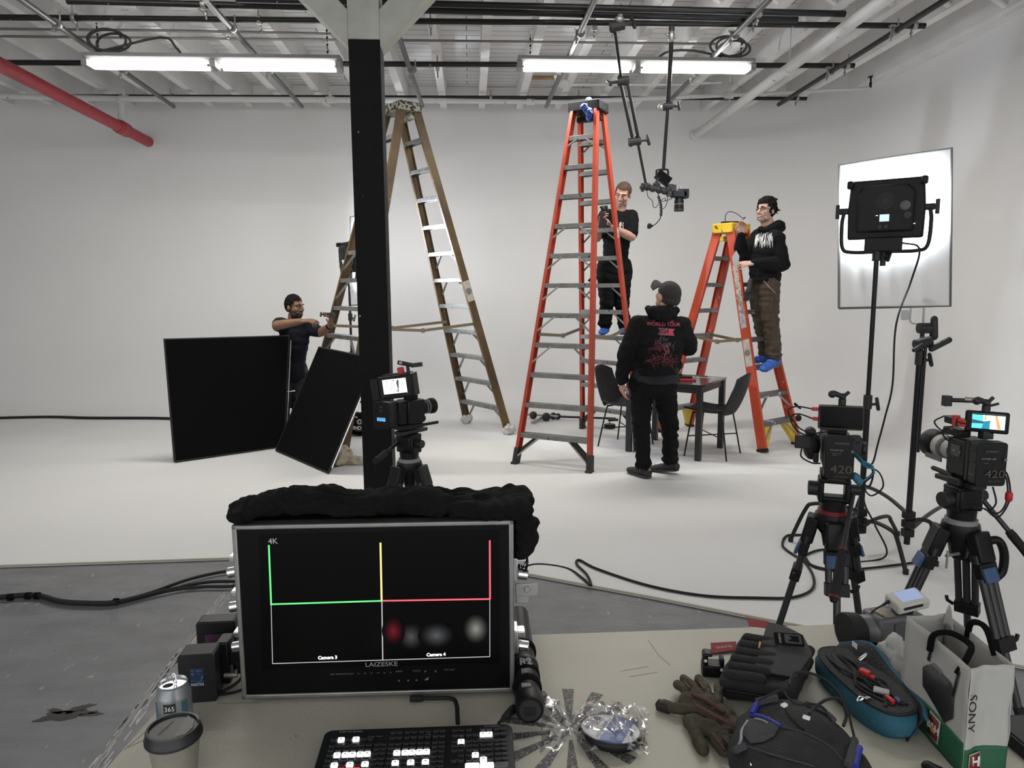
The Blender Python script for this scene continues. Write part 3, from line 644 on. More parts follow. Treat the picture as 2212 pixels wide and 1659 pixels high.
def scrim(label, q, pinx=.82, tag=True):
    c = lerp(q[0], q[1], pinx); t = thing('diffusion_frame', label, 'frame', c, group='white diffusion frames')
    n = (q[1] - q[0]).cross(q[3] - q[0]).normalized()
    def fn(u, v):
        e = min(u, 1 - u, v, 1 - v); k = min(1, e*6)
        return lerp(lerp(q[0], q[1], u), lerp(q[3], q[2], u), v) + n*(.007*math.sin(u*46 + 3*math.sin(v*5))*(1 - v)**2*k + .005*math.sin(u*23 + v*3)*k + .004*math.sin(v*31)*(u > .9)*k)
    m = MB(); m.grid(fn, 60, 40); m.build('silk', M_silk, t, world=True, angle=80)
    m = MB(); m.tube([q[0], lerp(q[0], q[3], .5), q[3], lerp(q[3], q[2], .5), q[2], lerp(q[2], q[1], .5), q[1], lerp(q[1], q[0], .5), q[0]], .0075, 8); m.build('frame', mat('frame_tube', (.16, .16, .15), .4, .6), t, world=True)
    x = (q[1] - q[0]).normalized(); p = lerp(q[0], q[1], pinx); m = MB(); z = V((0, 0, 1))
    m.tube(spline([p - x*.07, p - x*.07 - z*.08, p - x*.055 - z*.1, p - x*.03 - z*.105, p - z*.105], 4), .005, 8); m.cyl(p + z*.0, p - z*.17, .006, n=8); m.build('mounting_pin', M_alu, t, world=True)
    if tag:
        m = MB(frame(p - x*.1 - z*.05, x, -n)); m.prism(rrect(.045, .06, .008), .002); m.build('plastic_tag', mat('clear_tag', (.5, .5, .49), .3), t, world=True)
        m = MB(); m.hexa([lerp(lerp(q[0], q[1], a), lerp(q[3], q[2], a), b) - n*.012 for a, b in ((.76, .02), (.86, .02), (.86, .055), (.76, .055))], [lerp(lerp(q[0], q[1], a), lerp(q[3], q[2], a), b) - n*.014 for a, b in ((.76, .02), (.86, .02), (.86, .055), (.76, .055))]); m.build('fabric_label', mat('grey_label', (.4, .4, .38), .7), t, world=True)
    return t, p
sq = [at(1812, 666, 4.46), at(2053, 661, 4.07), at(2056, 320, 4.07), at(1813, 357, 4.46)]
_, pin = scrim('large white diffusion frame clamped to grip stand at right', sq, .78)
t = thing('grip_clamp', 'black grip clamp with large handles between stand and diffusion frame', 'clamp', (hubS.x, hubS.y, 0))
zt = at(1996, 745, hubS.y).z; hp_ = V((hubS.x, hubS.y, zt)); g2 = pin - V((0, 0, .13))
m = MB(); m.cyl(g2 + V((-.03, .0, 0)), g2 + V((.045, -.01, 0)), .032, n=18).cyl(g2 - V((0, 0, .0)), g2 - V((0, 0, .07)), .013); m.build('upper_head', M_knob, t, world=True, bevel=.004)
m = MB(); m.cap(g2 + V((.055, -.02, .055)), .02, g2 + V((.06, -.02, -.05)), .024); m.build('handle', M_knob, t, world=True)
m = MB(); m.cyl(hp_ + V((-.04, -.01, .0)), hp_ + V((.05, -.01, .02)), .032, n=18); m.cap(hp_ + V((-.02, -.04, 0)), .014, hp_ + V((-.07, -.05, -.025)), .012); m.build('lower_head', M_knob, t, world=True, bevel=.004)
m = MB(); m.cap(hp_ + V((.04, -.04, -.02)), .017, hp_ + V((.13, -.05, .03)), .018); m.build('handle', M_knob, t, world=True)
m = MB(); a = lerp(g2, hp_, 0) - V((0, 0, .05)); m.tube([a, lerp(a, hp_, .6), hp_ + V((0.01, -.03, 0)), hp_ + V((-.0, -.045, -.62))], .008, 10); m.build('grip_arm', M_blackm, t, world=True)

# the second panel, beyond the ochre ladder
p2c = at(752, 556, 8.3); hub2 = V((p2c.x, p2c.y, .25))
led_panel('small black LED panel on a stand behind the ochre ladder', p2c, (.86, .5), math.radians(2), lit=4)
cstand('light_stand', 'black lighting stand behind the ochre ladder and leaning flag', hub2, [hub2 + V(v) for v in ((-.25, -.42, 0), (.35, -.3, 0), (0, .45, 0))], p2c.z - .3, SG, (.45, .75))
s2 = [at(757, 660, 8.75), at(812, 655, 8.2), at(812, 462, 8.2), at(757, 468, 8.75)]
_, pin2 = scrim('narrow white diffusion frame glowing behind the ochre ladder', s2, .45, False)
hub3 = V((pin2.x, pin2.y, .3)); cstand('grip_stand', 'black grip stand behind the ochre ladder, holding the far diffusion frame', hub3, [hub3 + V(v) for v in ((-.2, -.35, 0), (.4, -.15, 0), (-.1, .4, 0))], pin2.z - .17, SG, (.6, .92))
sb = gp(778, 944); t = thing('sandbag', 'black sandbag printed with a white windmill emblem, behind the timber post', 'sandbag', sb)
m = MB(); m.ell(sb + V((0, .1, .1)), (.19, .1, .1)).ell(sb + V((-.1, .1, .14)), (.1, .09, .13)).ell(sb + V((.12, .1, .13)), (.1, .09, .12)).cap(sb + V((-.08, .1, .22)), .03, sb + V((.1, .1, .22)), .03)
skin('bag', m, M_black_cloth, t, .012, 3, noise_amp=.012, noise_scale=14)
F = frame(sb + V((-.0, -.012, .105)), (1, 0, 0), (0, -1, .12)); text('WINDMILL', .058, F, M_paperw, t, world=True, sx=.9, depth=.001, bold=.001)
F = frame(sb + V((-.0, -.01, .075)), (1, 0, 0), (0, -1, .12)); text('STUDIOS', .016, F, M_greyp, t, world=True, sx=1.3)
starburst(.012, .032, 14, frame(sb + V((-.0, -.008, .175)), (1, 0, 0), (0, -1, .1))).build('starburst_print', M_paperw, t, world=True)

# ---------------------------------------------------------------- table and chairs on the stage
M_bwood = mat('black_wood', (.016, .016, .017), .4, vary=.2, vscale=12)
T4 = [V((1.57, 6.97, 0)), V((2.14, 6.53, 0)), V((2.57, 7.03, 0)), V((2.0, 7.49, 0))]
tc = sum(T4, V())/4; tu = (T4[1] - T4[0]).normalized(); tv = V((-tu.y, tu.x, 0)); tL = (T4[1] - T4[0]).length; tW = (T4[2] - T4[1]).length
TM = Matrix((tu, tv, V((0, 0, 1)))).transposed().to_4x4(); TM.translation = tc; TH = .735
t = thing('cafe_table', 'small square black table with pale lettering on its top', 'table', tc)
MB(TM).prism(rrect(tL + .07, tW + .07, .01), .022, z0=TH - .022).build('tabletop', mat('black_tabletop', (.02, .02, .022), .22, coat=.4), t, world=True, bevel=.003)
m = MB(TM)
for s in (-1, 1): m.box((0, s*tW/2, TH - .055), (tL, .02, .065)); m.box((s*tL/2, 0, TH - .055), (.02, tW, .065))
m.build('apron', M_bwood, t, world=True)
for a in (-1, 1):
    for b in (-1, 1): MB(TM).box((a*tL/2, b*tW/2, (TH - .022)/2), (.055, .055, TH - .022)).build('leg', M_bwood, t, world=True, bevel=.004)
for k, (s, xx, yy, sz) in enumerate((('MOSTLY ABOUT', .05, .2, .075), ('THIS', -.2, .05, .07), ('FILM', -.12, -.2, .07))):
    text(s, sz, TM @ Matrix.Translation((xx, yy, TH + .0006)), M_paperw, t, world=True, depth=.0003)
q = TM @ V((.12, -.1, TH)); t = thing('marker_box', 'small black and red box lying on the black table', 'box', q)
MB(TM @ Matrix.Translation((.12, -.1, TH + .022)) @ Matrix.Rotation(.4, 4, 'Z')).box((0, 0, 0), (.15, .05, .04)).box((-.05, 0, .03), (.05, .045, .03)).build('case', M_black, t, world=True, bevel=.004)
MB(TM @ Matrix.Translation((.12, -.1, TH + .02)) @ Matrix.Rotation(.4, 4, 'Z')).box((.03, -.04, -.01), (.16, .02, .018)).box((-.12, 0, -.012), (.08, .03, .014)).build('red_strap', M_red, t, world=True, bevel=.003)
M_seat = mat('dark_grey_leatherette', (.016, .016, .018), .55, spec=.3, bump=.1, bscale=120)
ch = thing('shell_chair', 'dark shell chair with thin black legs at the right of the black table', 'chair', (0, 0, 0), 0, 'shell chairs at the stage table')
def seatfn(u, v):             # u across, v from front edge over the seat up the back
    x = (u - .5); s = v
    if s < .5: y, z = -.22 + s*2*.42, .455 - .03*math.sin(s*2*PI*.9) + .012*(1 - s*2)
    else:
        a = (s - .5)*2; y, z = .2 + .05*a + .1*math.sin(a*PI/2)*.9, .435 + .03*a + .37*a**1.15
    wd = .45 - .06*abs(s - .35) if s < .6 else .44 - .09*(s - .6)/.4
    cup = (abs(x)*2)**2.2
    e = cup*(.055 if s < .5 else .05)
    if s < .5: z += e*(.4 + s)
    else: y -= e*(1.2); z -= .05*cup*max(0, (s - .8)/.2)
    return V((x*wd, y, z))
m = MB(); m.grid(seatfn, 16, 26); m.build('seat_shell', M_seat, ch, solid=.014, bevel=0)
for a in (-1, 1):
    for b, yy in ((-1, -.2), (1, .22)): MB().tube(spline([(a*.1, b*.1, .435), (a*.15, b*.13, .43), (a*.165, b*.15, .4), (a*.215, yy, 0)], 5), .008, 8).build('leg', M_blackm, ch)
for b in (-1, 1): MB().cyl((-.19, b*.18*-1 + 0, .2), (.19, b*.18, .2), .006, n=8).build('stretcher', M_blackm, ch)
cA, cB = gp(1475, 982), gp(1603, 980); cc = V((2.37, 6.77, 0)); ch.location = cc; ch.rotation_euler = (0, 0, math.radians(-128)); 
dup(ch, (1.62, 7.24, 0), math.radians(50), 'dark shell chair half hidden behind the man in printed hoodie', 'shell chairs at the stage table')

# ---------------------------------------------------------------- gear lying on the stage
b = gp(1255, 912); t = thing('clamp_arm', 'silver and black clamps on a rod lying on floor behind the tallest ladder', 'clamp', b)
m = MB(); a0, a1 = gp(1130, 903) + V((0, 0, .05)), gp(1205, 908) + V((0, 0, .05)); m.cyl(a0, a1, .014).cyl(gp(1150, 916) + V((0, 0, .02)), gp(1180, 906) + V((0, 0, .05)), .02); m.build('steel_arm', M_alu, t, world=True)
m = MB()
for x, y, r in ((1152, 905, .05), (1180, 910, .055), (1195, 906, .045), (1205, 906, .04)): m.ell(gp(x, y) + V((0, 0, r)), (r, r*.8, r))
m.build('clamp_body', M_knob, t, world=True, angle=20)
m = MB(); m.cyl(gp(1190, 907) + V((0, 0, .045)), gp(1330, 912) + V((0, 0, .045)), .014); m.build('black_rod', M_blackm, t, world=True)
b = gp(1317, 925); t = thing('monitor_base', 'round black weight lying on the white floor behind the chair', 'weight', b)
MB().lathe([(.06, 0), (.068, .01), (.068, .04), (.06, .05)], Matrix.Translation(b), 24).build('disc', M_black, t, world=True)
MB().cyl(b + V((0, 0, .05)), b + V((0, 0, .09)), .006, n=8).cyl(b + V((-.02, .0, .1)), b + V((.1, 0, .1)), .016).build('pin', M_knob, t, world=True)
t = thing('floor_cable', 'black cable running along the foot of the wall at far left', 'cable', gp(180, 908), group='cables on the floor')
cable('cord', [gp(-80, 908) + V((0, 0, .02)), gp(100, 904) + V((0, 0, .02)), gp(200, 906) + V((0, 0, .02)), gp(360, 907) + V((0, 0, .02)), gp(480, 915) + V((0, 0, .02))], .018, M_rubber, t)
# ---------------------------------------------------------------- tripods and camera rigs
M_carbon = mat('carbon_tube', (.022, .022, .024), .35, spec=.6)
M_redring = mat('red_ring', (.16, .012, .018), .45)
def tripod(label, x, y, zb, angs, rad, handle, zl=.34, clip=M_blue, gap=True, turn=0.):
    t = thing('video_tripod', label, 'tripod', (x, y, 0), group='video tripods'); Z = V((0, 0, 1))
    m = MB(); m.lathe([(.03, zb - .14), (.04, zb - .09), (.062, zb - .06), (.07, zb - .02), (.066, zb)], None, 24); m.build('bowl', M_blackm, t)
    MB().lathe([(.058, zb), (.058, zb + .018), (.05, zb + .02)], None, 24).build('bowl_ring', M_redring if gap else M_greyp, t)
    for k, a in enumerate(angs):
        d = V((math.cos(a), math.sin(a), 0)); s = V((-d.y, d.x, 0)); h = d*.075 + Z*(zb - .05); f = d*rad; ax = (f - h)
        def P(z): return lerp(h, f, (h.z - z)/h.z)
        m = MB(); m.bar(P(zb - .02), P(zb - .13), .085, .05, up=d); m.build('leg_hinge', M_black, t, bevel=.008)
        zc = zb - .16
        for q in (-1, 1): MB().cyl(P(zb - .1) + s*q*.033, P(zl) + s*q*.03, .0138, n=10).build('upper_tube', M_carbon, t)
        MB().cyl(P(zc), P(.06), .0145, n=10).build('lower_tube', M_carbon, t)
        m = MB(); m.bar(P(zc + .03), P(zc - .025), .095, .036, up=d); m.build('leg_clamp', M_black, t, bevel=.005)
        m = MB(); m.bar(P(zc + .02) + d*.02 - s*.01, P(zc - .03) + d*.028 - s*.01, .07, .014, up=d); m.build('clamp_lever', clip, t, bevel=.004)
        m = MB(); m.bar(P(zl + .03), P(zl - .02), .09, .04, up=d); m.tube([P(zl) + s*.05, P(zl) + s*.075 + Z*.01, P(zl) + s*.08 + Z*.03], .008, 8); m.build('lower_clamp', M_black, t, bevel=.005)
        m = MB(); m.cyl(P(.09), P(.0), .018, .012, n=12); m.ell(P(.012), (.035, .035, .013)); m.build('foot', M_rubber, t)
    # fluid head: base, U shaped yoke, drag knobs and plate
    hz = zb + .02; R = Matrix.Rotation(turn, 4, 'Z')
    MB(R).lathe([(.05, hz), (.052, hz + .03), (.044, hz + .04)], None, 24).build('pan_base', M_black, t)
    m = MB(R)
    for q in (-1, 1): m.box((q*.05, 0, hz + .075), (.022, .075, .09))
    m.box((0, 0, hz + .122), (.12, .08, .022)); m.box((0, 0, hz + .045), (.12, .07, .02))
    if not gap: m.box((0, 0, hz + .085), (.1, .09, .08))
    m.build('fluid_head', M_black, t, bevel=.008)
    m = MB(R); m.cyl((-.05, 0, hz + .08), (-.098, 0, hz + .08), .03, n=20).cyl((.06, 0, hz + .085), (.1, 0, hz + .085), .022, n=16); m.build_each('drag_knob', M_knob, t, bevel=.003)
    m = MB(R); m.box((0, .02, hz + .142), (.065, .19, .02)); m.box((-.045, 0, hz + .15), (.02, .06, .03)); m.build('slide_plate', M_dgrey, t, bevel=.004)
    o = R @ V((handle[0], handle[1], hz + .085)); e = V(handle[2])
    m = MB(); m.cyl(o, lerp(o, e, .62), .0095, n=10); m.ell(o, (.022, .022, .022)); m.build('pan_bar', M_carbon, t)
    m = MB(); m.tube([lerp(o, e, .55), lerp(o, e, .6), lerp(o, e, .8), lerp(o, e, .96), e], [.014, .0175, .0165, .0185, .012], 12); m.build('pan_grip', M_rubber, t)
    MB().tube([lerp(o, e, .54), lerp(o, e, .56)], .0155, 12).tube([lerp(o, e, .95), lerp(o, e, .97)], .0195, 12).build('grip_ring', M_redring if gap else M_black, t)
    return t, hz + .152
def rot_to(root, M): return M
def vbattery(mb, w, h, d, c):   # ribbed brick battery
    x, y, z = c; mb.prism(rrect(w, h, .012, 3), d*.7, Matrix.Translation((x, y + d*.0, z)) @ Matrix.Rotation(PI/2, 4, 'X')); mb.box((x, y + d*.16, z), (w*1.03, d*.3, h*.94))
    for k in (-.28, 0.05, .3): mb.box((x, y - d*.35, z + k*h), (w*1.03, d*.6, .006))
def rear_text(t, y, rows, mat_, M=Matrix()):   # lettering on the face that looks to -y
    for s, size, x, z, sx, mm in rows: text(s, size, M @ Matrix.Translation((x, y, z)) @ Matrix.Rotation(PI/2, 4, 'X'), mm or mat_, t, sx=sx, depth=.0003)
M_dim = mat('faint_print', (.16, .15, .14), .6); M_tan = mat('tan_print', (.11, .08, .055), .6)
def ballarm(mb, p, s=1.):
    p = V(p); mb.cyl(p, p + V((0, 0, .02*s)), .012*s).ell(p + V((0, 0, .028*s)), .012*s).cyl(p + V((0, 0, .028*s)), p + V((-.03*s, 0, .04*s)), .009*s).ell(p + V((-.032*s, 0, .035*s)), .013*s).cyl(p + V((0.005, 0, .03*s)), p + V((.02*s, 0, .045*s)), .006*s)

# --- camera seen from behind, right of centre
CX, CY = at(1802, 1040, 2.75).x, 2.75
D = math.radians
hA = lambda px, py, Y: V(at(px, py, Y)) - V((CX, CY, 0))
tA, zA = tripod('tripod with red ringed head carrying the camera with the blank monitor', CX, CY, at(1800, 1108, 2.75).z, (D(-104), D(150), D(15)), .23, (.075, 0, hA(1800, 1300, 2.46)), zl=.44, turn=D(-22))
camA = thing('cinema_camera', 'camera with large rear battery and blank black monitor on top', 'camera', (CX, CY, zA), D(-22), 'rigged cinema cameras')
m = MB(); m.box((0, .0, .095), (.105, .16, .13)); m.box((0, .03, .17), (.07, .12, .02)); m.box((0, 0, .012), (.08, .14, .024)); m.build('body', M_black, camA, bevel=.008)
m = MB(); m.box((0, -.095, .1), (.1, .04, .12)); m.build('battery_plate', M_dgrey, camA, bevel=.004)
m = MB(); vbattery(m, .104, .168, .06, (-.004, -.125, .098)); b = m.build('battery', M_black, camA, bevel=.004)
rear_text(b, -.168, (('MOMAN', .012, .002, .155, 1.1, M_dim), ('POWER 420', .009, -.016, .128, 1, M_greyp), ('420', .044, .004, .052, 1.2, M_tan), ('420Wh 14.8V', .006, -.016, .116, 1, M_dim), ('28.4Ah', .006, -.022, .109, 1, M_dim), ('420.32Wh', .01, .004, .024, 1.2, M_tan)), M_dim)
m = MB(); m.cyl((.04, -.167, .126), (.04, -.169, .126), .006); [m.box((.045, -.168, .165 - .008*k), (.005, .002, .002)) for k in range(4)]; m.build('power_button', M_grey, b)
m = MB(); m.box((.008, -.02, .232), (.165, .03, .098)); m.build('monitor', M_black, camA, bevel=.006)
q = camA.children[-1]
MB().box((.008, -.036, .233), (.152, .003, .085)).build('screen', M_glass, q); MB().tube([V((.008, -.035, .233)) + V((x, 0, z)) for x, z in ((-.079, -.045), (.079, -.045), (.079, .045), (-.079, .045), (-.079, -.045))], .0022, 6).build('screen_edge', mat('worn_edge', (.12, .1, .07), .5), q)
m = MB(); m.box((-.015, -.02, .19), (.05, .03, .014)); m.box((-.015, -.02, .182), (.1, .02, .006)); m.build('monitor_mount', M_dgrey, camA)
m = MB(); m.box((-.087, -.02, .262), (.026, .02, .014)); m.box((-.084, -.02, .222), (.02, .02, .014)); m.build_each('cable_plug', M_red, camA, bevel=.002)
m = MB(); ballarm(m, (.012, -.01, .282), 1.2); m.build('accessory_arm', M_knob, camA)
m = MB(); m.box((-.125, .0, .12), (.065, .02, .055)); m.ell((-.09, .03, .1), (.035, .04, .06)); m.ell((-.1, .0, .165), (.022, .03, .02)); m.box((-.075, 0, .06), (.02, .05, .04)); m.build('viewfinder', M_knob, camA, bevel=.004, angle=25)
m = MB(); m.box((.075, .02, .11), (.04, .07, .08)); m.cyl((.095, .02, .1), (.115, .02, .1), .03, n=20); m.box((.068, -.03, .15), (.03, .03, .03)); m.build('side_handle', M_knob, camA, bevel=.005)
MB().lathe([(.04, 0), (.04, .06), (.046, .065), (.046, .13), (.05, .14), (.05, .16)], Matrix.Translation((0, .08, .1)) @ Matrix.Rotation(-PI/2, 4, 'X'), 24).build('lens', M_black, camA)
M_tealw = mat('teal_cable', (.03, .16, .22), .5)
m = MB(); m.tube(spline([(.06, -.06, .1), (.09, -.09, .075), (.12, -.1, .06), (.13, -.1, .03)], 6), .004, 6); m.tube(spline([(.06, -.06, .09), (.1, -.1, .055), (.125, -.1, .05), (.12, -.09, .02), (.08, -.1, -.01)], 6), .004, 6)
for k in range(9): m.tube([(.085 + k*.005, -.09, .075 - k*.002), (.087 + k*.005, -.1, .06 - k*.002)], .003, 6)
m.cap((.06, -.13, .02), .016, (.075, -.13, .0), .014); m.build('teal_cable', M_tealw, camA)
m = MB()
for pts in ([(-.1, -.02, .262), (-.16, -.04, .272), (-.19, -.04, .25), (-.15, -.05, .19), (-.1, -.06, .17), (-.05, -.1, .185)], [(-.095, -.02, .222), (-.15, -.03, .24), (-.18, -.04, .225), (-.15, -.04, .17), (-.07, -.03, .14)], [(-.13, 0, .09), (-.13, -.02, .06), (-.09, -.03, .04), (-.06, -.05, .045)], [(.1, -.07, .05), (.15, -.07, .03), (.17, -.06, -.03), (.13, -.06, -.07), (.1, -.06, -.03), (.13, -.06, .01)], [(.06, -.1, .03), (.08, -.1, -.01), (.1, -.1, -.03)]): m.tube(spline(pts, 8), .0032, 6)
m.cap((-.165, -.035, .281), .006, (-.145, -.04, .265), .004); m.ell((-.15, -.04, .225), (.012, .006, .014)); m.build_each('video_cable', M_rubber, camA)

# --- camera pointing left with a pale lens, at the right edge
BX, BY = at(2082, 1050, 2.6).x, 2.6
hB = lambda px, py, Y: V(at(px, py, Y)) - V((BX, BY, 0))
zb = at(2085, 1128, 2.6).z
tB, zB = tripod('tripod at right edge carrying the camera with pale lens', BX, BY, zb, (D(-70), D(165), D(40)), .3, (.075, 0, hB(2235, 1215, 2.45)), gap=False, turn=D(8), zl=.3)
m = MB(); m.tube(spline([(.06, -.06, zb - .06), (.1, -.075, zb - .05), (.125, -.08, zb - .1), (.125, -.08, zb - .17), (.1, -.08, zb - .2)], 6), .016, 10); m.build('carry_handle', M_black, tB)
MB().cyl((-.05, -.07, zb - .1), (-.115, -.09, zb - .1), .006).cyl((-.11, -.09, zb - .08), (-.11, -.09, zb - .15), .004).build('side_pin', M_alu, tB)
camB = thing('cinema_camera', 'camera with pale telephoto lens and lit colour monitor at right edge', 'camera', (BX + .012, BY, zB), D(-1), 'rigged cinema cameras')
m = MB(); m.box((0, .0, .095), (.11, .11, .14)); m.box((0, .0, .012), (.075, .14, .024)); m.box((-.03, .04, .185), (.05, .1, .03)); m.cyl((-.045, .02, .012), (-.045, .15, .012), .0095).cyl((.03, .02, .0), (.03, .16, .0), .0095); m.build('body', M_black, camB, bevel=.006)
m = MB(); m.box((-.056, .0, .12), (.004, .05, .045)); m.build('side_panel', mat('side_keys', (.05, .05, .055), .4, speck=((.4, .4, .42), 90, .62)), camB)
Rb = Matrix.Rotation(D(-6), 4, 'Z'); Rm = Matrix.Rotation(D(-36), 4, 'Z')
m = MB(); m.box((.0, -.07, .1), (.09, .04, .12)); m.build('battery_plate', M_dgrey, camB, bevel=.004)
m = MB(Matrix.Translation((-.003, -.085, .095)) @ Rb); vbattery(m, .11, .165, .07, (0, 0, 0)); b = m.build('battery', M_black, camB, bevel=.004)
MT = Matrix.Translation((-.003, -.085, .095)) @ Rb
rear_text(b, -.0545, (('MOMAN', .011, -.005, .05, 1.1, M_dim), ('POWER 420', .010, -.014, .022, 1, M_greyp), ('420', .042, .012, -.036, 1.15, M_tan), ('420.32Wh', .009, .012, -.062, 1.2, M_tan), ('28.4Ah', .006, -.022, .006, 1, M_dim)), M_dim, MT)
m = MB(MT); m.cyl((.045, -.054, .02), (.045, -.056, .02), .006); m.build('power_button', M_grey, b)
mm = MB(Matrix.Translation((.022, -.05, .24)) @ Rm @ Matrix.Scale(.82, 4)); mm.box((0, 0, 0), (.172, .03, .1)); mo = mm.build('monitor', M_black, camB, bevel=.007)
MM = Matrix.Translation((.022, -.05, .24)) @ Rm @ Matrix.Scale(.82, 4)
def scr(pts, y, m, nm): MB(MM @ Matrix.Rotation(PI/2, 4, 'X')).prism([((u - .5)*.128 + .006, (v - .5)*.076 + .002) for u, v in pts], .0004, z0=y).build(nm, m, mo)
scr(((0, 0), (1, 0), (1, 1), (0, 1)), .0162, emis('monitor_white', (.62, .82, .86), .95), 'screen')
scr(((.0, 0), (.0, .9), (.32, .98), (.38, 0)), .0168, emis('monitor_cyan', (.12, .62, .75), .8), 'screen_image')
scr(((.0, .38), (.0, .62), (.36, .52), (.56, .6), (.56, .5), (.34, .4)), .0174, emis('monitor_dark', (.03, .12, .16), .6), 'screen_image')
scr(((.3, .05), (.36, .48), (.55, .55), (.55, .05)), .0178, emis('monitor_teal', (.02, .27, .40), .7), 'screen_image')
scr(((.78, .1), (.68, .96), (.75, .96), (.9, .1)), .0174, emis('monitor_orange', (.95, .32, .12), .9), 'screen_image')
scr(((.37, .62), (.40, .96), (.43, .96), (.42, .62)), .0174, MATS['monitor_orange'], 'screen_image')
scr(((0, 0), (0, .08), (1, .08), (1, 0)), .0182, M_glass, 'screen_bar')
scr(((0, .93), (0, 1), (1, 1), (1, .93)), .0182, M_glass, 'screen_bar')
m = MB(); m.box((.022, -.05, .19), (.04, .03, .03)); m.build('monitor_mount', M_dgrey, camB)
m = MB(); ballarm(m, (.015, -.05, .28), 1.2); m.cyl((.015, -.05, .32), (-.085, .0, .318), .0085).box((-.1, .01, .314), (.026, .026, .04)).cyl((.02, -.05, .3), (.055, -.06, .312), .005); m.build('accessory_arm', M_knob, camB)
MB().cyl((.0, -.05, .322), (-.05, -.02, .324), .0092).build('arm_tube', M_alu, camB)
m = MB(); m.box((-.05, .02, .232), (.035, .1, .03)); m.build('wireless_unit', M_black, camB, bevel=.006)
m = MB(); m.box((-.06, .005, .235), (.02, .02, .045)); m.box((-.062, -.03, .225), (.014, .03, .012)); m.box((-.062, -.03, .242), (.014, .03, .012)); m.build_each('cable_plug', M_red, camB, bevel=.002)
LM = Matrix.Translation((-.0, .04, .1)) @ Matrix.Rotation(-PI/2, 4, 'X') @ Matrix.Diagonal((1, 1, .78, 1))
MB().lathe([(.036, 0), (.04, .03), (.04, .05)], LM, 28).build('lens', M_black, camB); ln = camB.children[-1]
MB().lathe([(.04, .05), (.041, .085), (.041, .1)], LM, 28).lathe([(.046, .13), (.047, .155), (.047, .17)], LM, 28).build('pale_barrel', mat('pale_lens', (.42, .41, .37), .45), ln)
MB().lathe([(.043, .1), (.046, .105), (.046, .13)], LM, 28).build('focus_ring', M_grey, ln)
MB().lathe([(.047, .17), (.055, .185), (.058, .25), (.054, .25), (.05, .19), (.03, .185)], LM, 28, False).build('lens_hood', M_black, ln)
m = MB(); m.box((-.05, .14, .06), (.006, .1, .02)); m.build('lens_plate', M_grey, camB)
m = MB()
for pts in ([(-.05, .09, .24), (-.07, .12, .21), (-.06, .08, .18), (-.05, .02, .19)], [(-.055, .0, .22), (-.08, .05, .19), (-.06, .05, .15), (-.05, .02, .16)], [(.05, -.1, .08), (.085, -.1, .04), (.1, -.1, -.05), (.06, -.1, -.12), (.02, -.08, -.09)], [(.05, -.1, .07), (.08, -.1, .03), (.09, -.1, -.05), (.05, -.11, -.1), (-.01, -.08, -.08)], [(.03, -.1, .0), (.04, -.11, -.06), (.02, -.1, -.1)]): m.tube(spline(pts, 8), .0032, 6)
m.build_each('video_cable', M_rubber, camB)
m = MB(); m.cap((.096, -.1, -.03), .013, (.096, -.1, -.048), .013); m.build('cable_bead', M_red, camB)

# --- camera in front of the post
EX, EY = at(884, 985, 3.75).x, 3.75
hE = lambda px, py, Y: V(at(px, py, Y)) - V((EX, EY, 0))
tE, zE = tripod('tripod with pale levelling ring standing in front of the timber post', EX, EY, at(886, 996, 3.75).z, (D(-140), D(-30), D(85)), .3, (-.05, -.02, hE(810, 998, 3.5)), gap=False, turn=D(-40), clip=M_black)
camE = thing('cinema_camera', 'camera with bright white monitor picture in front of the timber post', 'camera', (EX, EY, zE), D(-48), 'rigged cinema cameras')
m = MB(); m.box((0, .02, .1), (.1, .11, .125)); m.box((0, 0, .02), (.07, .15, .03)); m.cyl((.03, .0, .02), (.03, .18, .02), .0085); m.box((.0, .08, .05), (.03, .06, .025)); m.box((0, -.06, .1), (.085, .05, .12)); m.build('body', M_black, camE, bevel=.006)
m = MB()
for k in range(6): m.box((-.052, .06, .06 + k*.014), (.006, .03, .006))
m.build('cage', M_dgrey, camE)
m = MB(Matrix.Translation((-.01, -.13, .1)) @ Matrix.Rotation(D(20), 4, 'Z')); vbattery(m, .1, .14, .07, (0, 0, 0)); b = m.build('battery', M_black, camE, bevel=.005); MT = Matrix.Translation((-.01, -.13, .1)) @ Matrix.Rotation(D(20), 4, 'Z')
rear_text(b, -.0515, (('V-99', .01, 0, .045, 1, M_dim), ('V-MOUNT', .006, 0, .03, 1, M_dim), ('14.8V 99Wh', .005, 0, .02, 1, M_dim)), M_dim, MT)
MB(MT).box((0, -.05, -.02), (.05, .004, .018)).build('blue_label', mat('blue_display', (.06, .22, .42), .3, emit=(.1, .4, .8), estr=.4, speck=((.6, .75, .9), 160, .55)), b)
Ms = Matrix.Translation((-.02, -.06, .235)) @ Matrix.Rotation(D(36), 4, 'Z') @ Matrix.Rotation(D(-7), 4, 'Y')
MB(Ms).box((0, 0, 0), (.185, .03, .12)).build('monitor', M_black, camE, bevel=.008); mo = camE.children[-1]
def scr2(pts, y, m, nm): MB(Ms @ Matrix.Rotation(PI/2, 4, 'X')).prism([((u - .5)*.128, (v - .5)*.084 + .002) for u, v in pts], .0004, z0=y).build(nm, m, mo)
scr2(((0, 0), (1, 0), (1, 1), (0, 1)), .0162, emis('monitor_bright', (.88, .88, .93), 1.0), 'screen')
M_ink = emis('monitor_ink', (.12, .11, .11), .5); M_inkr = emis('monitor_red_ink', (.5, .2, .2), .6)
